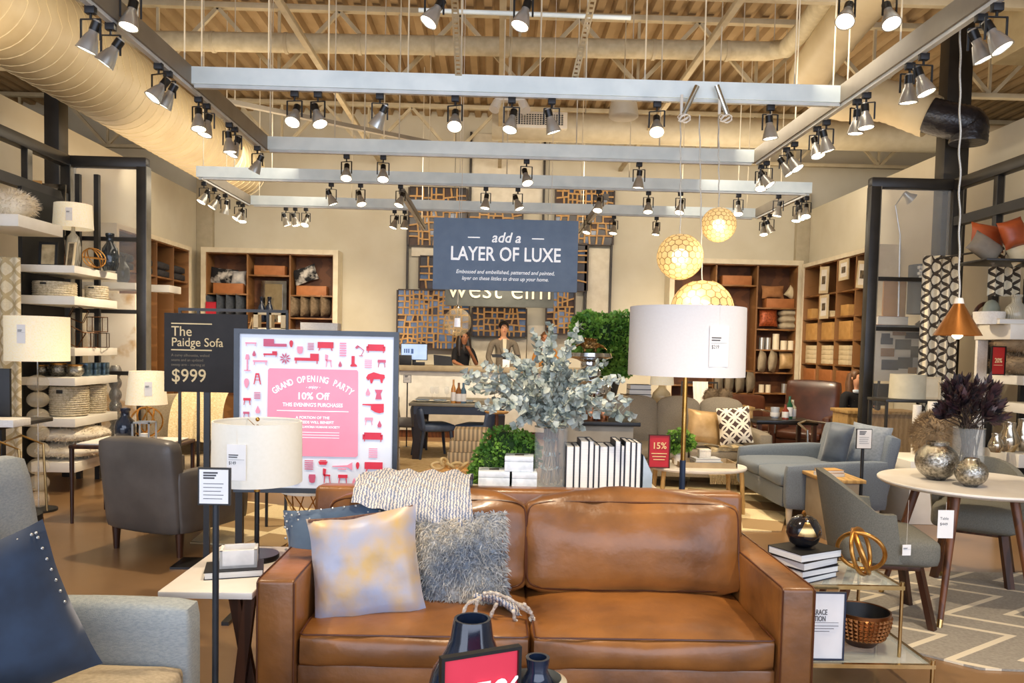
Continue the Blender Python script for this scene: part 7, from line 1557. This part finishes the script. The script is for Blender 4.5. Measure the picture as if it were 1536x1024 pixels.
parsons('blue grey dining chair with a beige front at the left end of the dark table', X(604, 10.9, .5)+.02, 11.1, math.radians(75), mat('beige_blue_leather', '#8f8a80', '#6f7684', rough=.6, scale=2)); parsons('blue grey dining chair on the near left side of the dark table', X(650, 10.6, .5), 10.6, math.radians(110), hb=.72); parsons('blue grey dining chair on the near right side of the dark table', X(716, 10.6, .5), 10.6, math.radians(-110), hb=.72)
for i, (px, lb) in enumerate(((634, 'left'), (660, 'middle'), (700, 'right'))):
    x = X(px, YTb+.3, zt); t = thing('dinner_plate', 'white dinner plate setting on the dark dining table, %s' % lb, 'plate', (x, YTb+.3, zt+.0005), 0, 'dinner plates'); B().lathe([(0, 0), (.09, 0), (.14, .018), (.137, .021), (.088, .006), (0, .006)], 28).done('plate_body', white, t, 60); B().lathe([(0, .008), (.07, .008), (.1, .028), (.098, .03), (.068, .014), (0, .014)], 24).done('side_plate', mat('blue_plate', '#8ea0b4', '#7e90a4'), t, 60)
for i, px in enumerate((648, 655, 670)):
    x = X(px, YTb+.5, zt); solo('wine_glass', B().lathe([(0, 0), (.035, 0), (.004, .008), (.004, .08), (.03, .11), (.036, .16), (.03, .2), (.028, .2), (.034, .16), (.028, .112), (0, .09)], 16), MATS['vase_glass'], 'clear stemmed glass on the dark dining table, %s from left' % ORD[i], 'glass', (x, YTb+.5, zt+.0005), group='stemmed glasses', smooth=60)
for i, (px, py, rr, cm) in enumerate(((680, 569, 3.5, '#c98a3e'), (688, 574, 4.5, '#8a5a2c'), (695, 574, 4.5, '#4d6a80'))):
    y = YTb+.12; x = X(px, y, zt+.1); h = P(px, py, y).z-zt; r_ = S(rr, y); o = solo('bottle', B().lathe([(0, 0), (r_, 0), (r_, h*.6), (r_*.4, h*.78), (r_*.38, h), (0, h)], 14), mat('jar_%d' % i, cm, cm, rough=.15, coat=.3), 'small %s bottle on the near edge of the dark dining table' % ('amber', 'brown', 'blue')[i], 'bottle', (x, y, zt+.0005), smooth=50); B().lathe([(r_*1.02, h*.1), (r_*1.03, h*.12), (r_*1.03, h*.45), (r_*1.02, h*.47)], 14).done('label_band', tagm, o)
x = X(611, 10.15, .9); t = card_stand(611, 562, 574, S(12, 11.5), 11.6, .0, 'small dark card stand beside the chair at the left end of the dark table', lines=3, pole=.01)
# round wood tray table, gold chain, veneer boxes between poster and moss plant
y = 5.4; zt = P(672, 706, y).z; t = thing('round_wood_table', 'round light wood tray table behind the left end of the leather sofa', 'side table', (X(678, y, zt), y, 0)); B().lathe([(0, zt-.03), (.165, zt-.03), (.185, zt), (.175, zt), (.17, zt-.012), (0, zt-.012)], 40).done('tabletop', mat('tan_wood', '#d9ab68', '#c99a58', rough=.45, scale=4, kind='wave'), t, 50)
for a in (.5, 2.6, 4.7): B().cyl((math.cos(a)*.1, math.sin(a)*.1, zt-.03), (math.cos(a)*.15, math.sin(a)*.15, 0), .013, .01, 8).done('leg', woodm, t)
t = thing('wooden_chain', 'pale carved wooden chain links lying on the round wood table', 'decor', (X(678, y, zt), y-.02, zt-.011)); ch = mat('pale_link', '#e3cb98', '#d2b981', rough=.5)
for i in range(5):
    M = MX.Translation((-.10+.045*i, .03*math.sin(i*2), .048+.022*(i == 1))) @ MX.Rotation(i*1.1, 4, 'Z') @ MX.Rotation(.7+.4*(i % 2), 4, 'X'); B().tube([M @ V((math.cos(a)*.042, math.sin(a)*.03, 0)) for a in [2*PI*k/20 for k in range(20)]], .011, 8, closed=True).done('link', ch, t, 70)
ven = mat('striped_veneer', '#cdb68e', '#8f7f66', rough=.6, scale=7, kind='stripe', stretch=(1, .3, .8)); y = 8.0
t = thing('veneer_plinth', 'pale wood plinth under the striped veneer boxes', 'plinth', (0, 0, 0)); zp = P(700, 697, y).z; B().box(X(664, y, zp), X(752, y, zp), y, y+.5, 0, zp, .004).done('body', pw, t)
zz = zp
for i, (px, w, h, lb) in enumerate(((703, 62, 17, 'bottom'), (705, 60, 17, 'middle'), (707, 50, 17, 'top'))):
    box_on('veneer_box', 'striped wood veneer box left of the moss plant, %s of the stack' % lb, px, y+.2, zz+.001, w, h, .3, ven, 'box', 'striped veneer boxes'); zz += S(h, y+.2)+.001
t = thing('small_round_shelf', 'small round tan tray edge showing right of the dark dining table', 'tray', (X(745, 9.2, .7), 9.2, 0)); zt = P(745, 617, 9.2).z; B().lathe([(0, zt-.02), (.13, zt-.02), (.15, zt), (0, zt)], 28).done('tabletop', MATS['tan_wood'], t); B().cyl((0, 0, 0), (0, 0, zt-.02), .02, n=10).done('pole', woodm, t); B().lathe([(0, 0), (.12, 0), (.12, .02), (0, .02)], 20).done('base', woodm, t)
for i, (px, lb) in enumerate(((392, 'left'), (455, 'right'))):
    t = thing('gold_wire_stool', 'thin gold wire stool base beneath the poster, %s one' % lb, 'stool', (X(px+5, 5.7, .1), 5.75, 0), 0, 'gold wire stools') if i else None
    if t is None: continue
    b = B()
    for k in range(10): a = 2*PI*k/10; b.cyl((math.cos(a)*.19, math.sin(a)*.19, .44), (math.cos(a+1.9)*.17, math.sin(a+1.9)*.17, 0.012), .005, n=6)
    b.done('wire_base', gold, t); B().lathe([(0, .44), (.2, .44), (.2, .46), (0, .46)], 24).done('seat', white, t)
# ================================================================ right display: artwork, lamp shade, books, shelves
Yr = 8.95; zsR = 1.84+.022
zsh = P(1370, 492, 8.65).z
t = thing('wall_bracket_lamp', 'thin articulated task lamp standing on the middle rail of the right glass screen', 'task lamp', (X(1347, Yr, 2.4), Yr, 0)); zb_ = P(1347, 488, Yr).z
pts = [(1347, 488), (1350, 352), (1343, 308), (1357, 288)]; w3 = [P(a, c, Yr)-V((X(1347, Yr, 2.4), Yr, 0)) for a, c in pts]
B().cyl(w3[0], w3[1], .012, .010, 8).done('pole', silverp, t); B().cyl(w3[1], w3[2], .007, n=8).done('lower_arm', silverp, t); B().cyl(w3[2], w3[3], .007, n=8).done('upper_arm', silverp, t)
c = P(1362, 294, Yr)-V((X(1347, Yr, 2.4), Yr, 0)); B().lathe([(0, .06), (.03, .06), (.04, .0), (.075, -.06), (.07, -.06), (0, -.02)], 20, M=MX.Translation(c) @ MX.Rotation(-.9, 4, 'Y')).done('lamp_head', silverp, t, 60); B().lathe([(0, w3[0].z), (.07, w3[0].z), (.07, w3[0].z+.015), (0, w3[0].z+.015)], 20).done('base', white, t)
xa, xb = X(1318, Yr, 1.8), X(1425, Yr, 1.8); solo('back_shelf', B().box(xa, xb, Yr-.15, Yr+.35, zb_-.035, zb_, .004), darkst, 'dark shelf behind the right glass screen carrying lamp and grey shade', 'shelf')
y = Yr+.1; x = X(1388, y, 2.2); t = thing('grey_table_lamp', 'table lamp with a big dark grey drum shade behind the right glass screen', 'table lamp', (x, y, zb_+.0005)); z0, z1 = P(1388, 471, y).z-zb_, P(1388, 398, y).z-zb_; o = drum_shade(t, S(25, y), S(25, y), z0, z1, mat('grey_shade', '#5f6468', '#54585c', rough=.8)); B().cyl((0, 0, .01), (0, 0, z0+.05), .02, n=10).done('pole', chrome, t); B().lathe([(0, 0), (.09, 0), (.1, .03), (.05, .07), (0, .08)], 24).done('base', mercury, t)
y = Yr+.2; solo('tan_canvas', B().box(X(1325, y, 2.2), X(1359, y, 2.2), y, y+.03, zb_+.0005, P(1340, 422, y).z, .003), box_tan, 'plain tan canvas leaning behind the task lamp at right', 'canvas')
flat_book('orange brown book block on the dark shelf behind the right post', X(1335, Yr-.02, 2), Yr-.02, zb_+.0005, .36, .16, .10, 0, crate); box_on('white_card_box', 'white box at the right end of the dark shelf behind the glass screen', 1404, Yr-.02, zb_+.0005, 14, 16, .1, white, 'box')
zcr = 2.4+.022
for k in range(4): flat_book('white magazine stacked on the upper rail of the right glass screen, %s from bottom' % ORD[k], X(1393, 8.66, zcr)+.01*(-1)**k, 8.66, zcr+.0005+k*.034, .22, .05+.0, .032, 0, mat('book_cover_pale', '#d9dde0'), 'white magazines on the rail')
y = 9.6; art = mat('blurred_art', '#d6d3cb', '#cfccc4', rough=.7); x0, x1 = X(1313, y, 1.6), X(1404, y, 1.6); z1, z0 = P(1358, 495, y).z, P(1358, 572, y).z; t = thing('abstract_artwork', 'white artwork of dark grey and ochre rectangular patches behind the right glass screen', 'artwork', ((x0+x1)/2, y, z0)); B().box(-(x1-x0)/2, (x1-x0)/2, 0, .03, 0, z1-z0, .003).done('canvas', art, t)
dk, oc = mat('patch_dark', '#45423f', '#37352f', rough=.8), mat('patch_ochre', '#a07a48', '#8d6a3c', rough=.8); bd, bo = B(), B(); r = random.Random(4); W, hh = x1-x0, z1-z0
for (u, v, w, h, q) in ((.16, .88, .14, .10, 0), (.38, .93, .22, .07, 1), (.68, .90, .40, .12, 0), (.18, .78, .20, .13, 0), (.45, .72, .26, .2, 0), (.2, .56, .22, .16, 1), (.66, .58, .16, .22, 0), (.82, .6, .15, .24, 1), (.25, .32, .28, .2, 0), (.5, .36, .24, .22, 0), (.62, .22, .14, .12, 1), (.84, .32, .22, .24, 0), (.45, .1, .4, .08, 0), (.7, .1, .3, .06, 1)):
    (bo if q else bd).box((u-.5-w/2)*W, (u-.5+w/2)*W, -.004-.002*q, 0, (v-h/2)*hh, (v+h/2)*hh)
bd.done('dark_patches', dk, t); bo.done('ochre_patches', oc, t)
for s in (-1, 1): B().box(s*.3-.012, s*.3+.012, .031, .055, -z0, .1).done('leg', darkst, t)
YL = 7.9; zc_ = P(1360, 598, YL).z; x0, x1 = X(1318, YL, 1.1), X(1412, YL, 1.1); t = thing('thin_black_console', 'thin black topped console holding the wide beige shade and the cream frame', 'console table', (0, 0, 0)); B().box(x0, x1, YL-.15, YL+.25, zc_-.03, zc_, .003).done('tabletop', darkst, t)
for xx in (x0+.02, x1-.02):
    for yy in (YL-.13, YL+.23): B().box(xx-.012, xx+.012, yy-.012, yy+.012, 0, zc_-.031).done('leg', darkst, t)
x = X(1361, YL+.1, 1.2); t = thing('beige_shade', 'wide beige drum lampshade right of the steel post', 'lampshade', (x, YL+.1, zc_)); hh = P(1361, 561, YL+.1).z-zc_; B().lathe([(0, .012), (.02, .012), (.02, .013), (S(26, YL), .001), (S(25, YL), hh), (S(25, YL)-.004, hh), (S(26, YL)-.004, .004)], 40).done('lamp_shade', mat('beige_shade_linen', '#c9c1a8', '#bdb59c', rough=.8, emit=.1), t, 60)
pframe('cream shadow frame standing at the right end of the black console', 1399, 565, 597, YL-.02, 24, zc_, 3, -.2, box_cream, mat('pale_insert', '#e9d9b5', '#dccba5', scale=8))
# right tower shelves: corner toward camera at its left front
YR0, YR1 = 7.2, 7.75; RSH = {}
for k, (px, ya, yb, lb) in enumerate(((1462, 483, 508, 'topmost, with the pale vases'), (1480, 561, 577, 'with the red 20% sign'), (1497, 605, 622, 'third one down'), (1474, 679, 701, 'lowest, with mercury glasses'))):
    zt, z0 = P(px+20, ya+2, YR0).z, P(px+20, yb, YR0).z; RSH[k] = zt; slab_ = solo('white_shelf', B().box(X(px, YR1, zt), 5.98, YR0, YR1, z0, zt, .004), white, 'white floating shelf of the right display tower, %s' % lb, 'shelf', group='white shelves of the right tower')
solo('tower_back', B().box(5.35, 5.95, YR1+.01, YR1+.05, 0, 2.35), coverk, 'dark back panel of the right display tower', 'panel')
solo('white_tower_side', B().box(X(1461, 7.75, 1.5), X(1476, 7.75, 1.5), 7.7, 7.74, .5, P(1468, 510, 7.7).z), whitew, 'white side panel under the top right shelf', 'panel')
y = 7.3; t = sign_box('twenty_percent_sign', 'dark red 20% off sign in a black frame on the right display shelf', S(24, y), P(1498, 519, y).z-RSH[1], (X(1498, y, 1.5), y, RSH[1]), .1, mat('deep_red', '#b3241f', '#a81e1a', rough=.5, emit=.08), blackm, .01); hh = P(1498, 519, y).z-RSH[1]; W = S(24, y)
text('20%', .062, (0, .004, hh*.5), t, cream, bold=.012, sx=.75)
b = B(); b.box(-W*.3, W*.3, .004, .007, hh*.34, hh*.355); b.done('printed_lines', cream, t)
for k in range(2): furblob('grey_fur_pillow', 'grey beige fur pillow beside the red 20%% sign, %s' % ('lower', 'upper')[k], (X(1552, 7.45, 1.5), 7.47, RSH[1]+.11+.2*k), (.40, .25, .11), furt, 1600, .04, 60+k, 'pillow', 'fur pillows on the right shelf')
spil('orange leather pillow high in the right display', 1481, 356, 7.3, 52, 42, mat('orange_leather', '#b5562a', '#94431e', rough=.4, scale=5), roll=.12, seed=21); spil('second orange leather pillow, tilted at the right edge', 1520, 350, 7.1, 40, 44, MATS['orange_leather'], roll=-.3, seed=22); spil('grey velvet pillow below the orange leather pillow', 1478, 372, 7.2, 50, 34, mat('warm_grey_pillow', '#8a8070', '#7b7162', rough=.7), roll=.6, seed=23); spil('cream pillow at the right edge below the orange pillows', 1530, 378, 7.15, 40, 34, box_cream, roll=-.4, seed=24)
zb_ = P(1490, 393, 7.3).z; t = thing('black_pillow_shelf', 'thin dark shelf holding the orange and grey pillows at upper right', 'shelf', (0, 0, 0)); B().box(X(1450, 7.3, 2.4), X(1600, 7.3, 2.4), 7.0, 7.5, zb_-.02, zb_, .003).done('board', darkst, t)
lat2 = lat
a = X(1412, 7.6, 2); c = X(1465, 7.6, 2); curtain('cream curtain with dark zigzag trellis print left of the right shelves', a, 7.98, c, 7.9, .5, P(1438, 383, 7.9).z, lat2, 4, .035)
a = X(1511, 7.3, 2); c = X(1560, 7.3, 2); curtain('second trellis curtain panel at the right edge above the shelves', a, 7.62, c, 7.6, P(1525, 442, 7.4).z, P(1525, 372, 7.4).z, lat2, 4, .03)
p0, p1 = P(1405, 388, 7.95), P(1560, 362, 7.2); t = thing('curtain_rod', 'thin dark curtain rod slanting across the right display', 'rod', (0, 0, 0)); B().cyl(p0, p1, .01, n=8).done('rod', darkst, t)
y = 7.4; z = RSH[0]; x = X(1484, y, 2)
solo('white_bowl_vase', B().lathe([(0, 0), (.13, 0), (.14, .12), (.13, .12), (.12, .02), (0, .02)], 28), whitew, 'white straight sided bowl on the topmost right shelf', 'bowl', (x, y, z), smooth=50)
t = thing('arched_stone', 'grey rounded stone in a dark arch on the topmost right shelf', 'decor', (X(1487, 7.62, 2), 7.62, z)); B().ball((0, 0, .13), .09, (1, .6, 1.4), 16).done('stone', mat('green_stone', '#8f9484', '#7f8475'), t); B().tube([(math.cos(a)*.13, .09, math.sin(a)*.2+.11*0+.02) for a in [PI*k/16 for k in range(17)]], .02, 8).done('arch', woodd, t)
jug(1524, 7.4, z, 442, 16, 'pale ribbed glass bottle at the right end of the topmost shelf', MATS['ribbed_glass']); flat_book('cream book under the glass bottle edge on the topmost shelf', X(1515, 7.28, z), 7.28, z, .28, .12, .05, 0, box_cream)
for i, (px, py, rr) in enumerate(((1494, 650, 11), (1513, 633, 15), (1534, 628, 13))):
    y = 7.35+.08*i; x = X(px, y, RSH[3]+.1); h = P(px, py, y).z-RSH[3]; r_ = S(rr, y); solo('gold_dipped_vase', B().lathe([(0, 0), (r_*.6, 0), (r_, h*.3), (r_*.9, h*.5), (r_*.55, h*.8), (r_*.6, h), (r_*.55, h), (r_*.5, h*.8), (0, h*.75)], 24), mat('gold_dip', '#d9d4c6', '#b99d6b', rough=.12, metal=.8, scale=4), 'silver and gold glass vase on the lowest right shelf, %s from left' % ORD[i], 'vase', (x, y, RSH[3]), group='gold dipped vases', smooth=60)
q = P(1413, 655, 7.2); furblob('taupe_fur_throw', 'large taupe fur throw draped behind the round dining table vases', (q.x, 7.3, q.z), (S(34, 7.2), .16, S(36, 7.2)), furt, 3500, .06, 77, 'throw blanket')
t = thing('white_bench', 'white platform bench under the taupe fur throw', 'bench', (0, 0, 0)); zz = q.z-S(36, 7.2)+.02; B().box(X(1345, 7.2, .6), X(1470, 7.2, .6), 6.95, 7.6, 0, max(.2, zz), .006).done('body', white, t)
x = X(1345, 7.6, .9); 
for i, (px, w, py0, lb) in enumerate(((1375, 12, 607, 'left'), (1399, 16, 602, 'right'))): y = 7.45; zt = P(px, py0, y).z; solo('white_ceramic_vase', B().lathe([(0, 0), (S(w, y)*.5, 0), (S(w, y)*.55, .1), (S(w, y)*.5, zt-max(.2, zz)), (0, zt-max(.2, zz))], 24), whitew, 'white textured cylinder behind the taupe fur throw, %s one' % lb, 'vase', (X(px, y, .9), y, max(.2, zz)), group='white cylinders behind the fur', smooth=50)
# ================================================================ light
w = bpy.data.worlds.new('world'); scene.world = w; w.use_nodes = True
w.node_tree.nodes['Background'].inputs[0].default_value = hexc('#dfe6f0'); w.node_tree.nodes['Background'].inputs[1].default_value = 1.0
def area(loc, rot, sx, sy, e, c):
    l = bpy.data.lights.new('area', 'AREA'); l.shape = 'RECTANGLE'; l.size = sx; l.size_y = sy; l.energy = e; l.color = hexc(c)[:3]
    o = bpy.data.objects.new('area_light', l); COL.objects.link(o); o.location = loc; o.rotation_euler = rot; return o
area((0, -3.2, 2.6), (math.radians(82), 0, 0), 17, 4.4, 720, '#dbe6ff')       # shop window daylight behind the camera
def spotl(x, y, z, tx, ty, e, ang=75, r=.06, c='#ffe9c8'):
    l = bpy.data.lights.new('spot', 'SPOT'); l.energy = e; l.spot_size = math.radians(ang); l.spot_blend = .7; l.shadow_soft_size = r; l.color = hexc(c)[:3]
    o = bpy.data.objects.new('spot_lamp', l); COL.objects.link(o); o.location = (x, y, z); o.rotation_euler = (V((tx, ty, 0))-V((x, y, z))).to_track_quat('-Z', 'Y').to_euler(); return o
for (x, y, tx, ty, e) in ((-2.2, 3.3, -1.6, 3.0, 230), (0, 3.0, .2, 3.6, 260), (2.2, 3.2, 2.3, 4.2, 260), (-2.4, 6.2, -2.6, 6.5, 300), (0, 6.2, .2, 7.2, 260), (2.6, 6.2, 2.8, 6.6, 300),
        (-2.4, 8.2, -4.0, 8.6, 340), (2.4, 8.2, 4.2, 8.2, 340), (0, 9.6, 0, 11.2, 260), (-3.4, 9.8, -4.5, 12.5, 420), (0, 11.4, 0, 14.0, 420), (3.6, 9.8, 4.6, 12.5, 420), (-2.6, 11.4, -3.6, 14.6, 420), (2.8, 11.4, 3.8, 14.6, 420)):
    spotl(x, y, ZT-.45, tx, ty, e*.8, 95)
for (x, y, e) in ((-3, 5, 50), (3, 5, 50), (-3.2, 10.8, 60), (3.2, 10.8, 60), (-8, 10, 30), (8.5, 10, 30)):
    area((x, y, 3.75), (PI, 0, 0), 4.5, 3.5, e*1.2, '#ffe6c4')                       # added fill lamps brightening the deck from below, no fixtures here

area((0, 12.0, 4.3), (math.radians(62), 0, 0), 11, .5, 150, '#fff0d8')   # added fill lamp to brighten the back wall, no real source
area((-2.5, 9.5, 3.95), (math.radians(80), 0, math.radians(90)), 8, .5, 60, '#fff0d8'); area((2.5, 9.5, 3.95), (math.radians(80), 0, math.radians(-90)), 8, .5, 60, '#fff0d8')  # two more added fill lamps, lifting the side walls without real fixtures
scene.view_settings.view_transform = 'Standard'; scene.view_settings.look = 'None'; scene.view_settings.exposure = 0
scene.cycles.use_denoising = True
scene.cycles.max_bounces = 6; scene.cycles.transparent_max_bounces = 12; scene.cycles.sample_clamp_indirect = 4; scene.cycles.caustics_reflective = False; scene.cycles.caustics_refractive = False
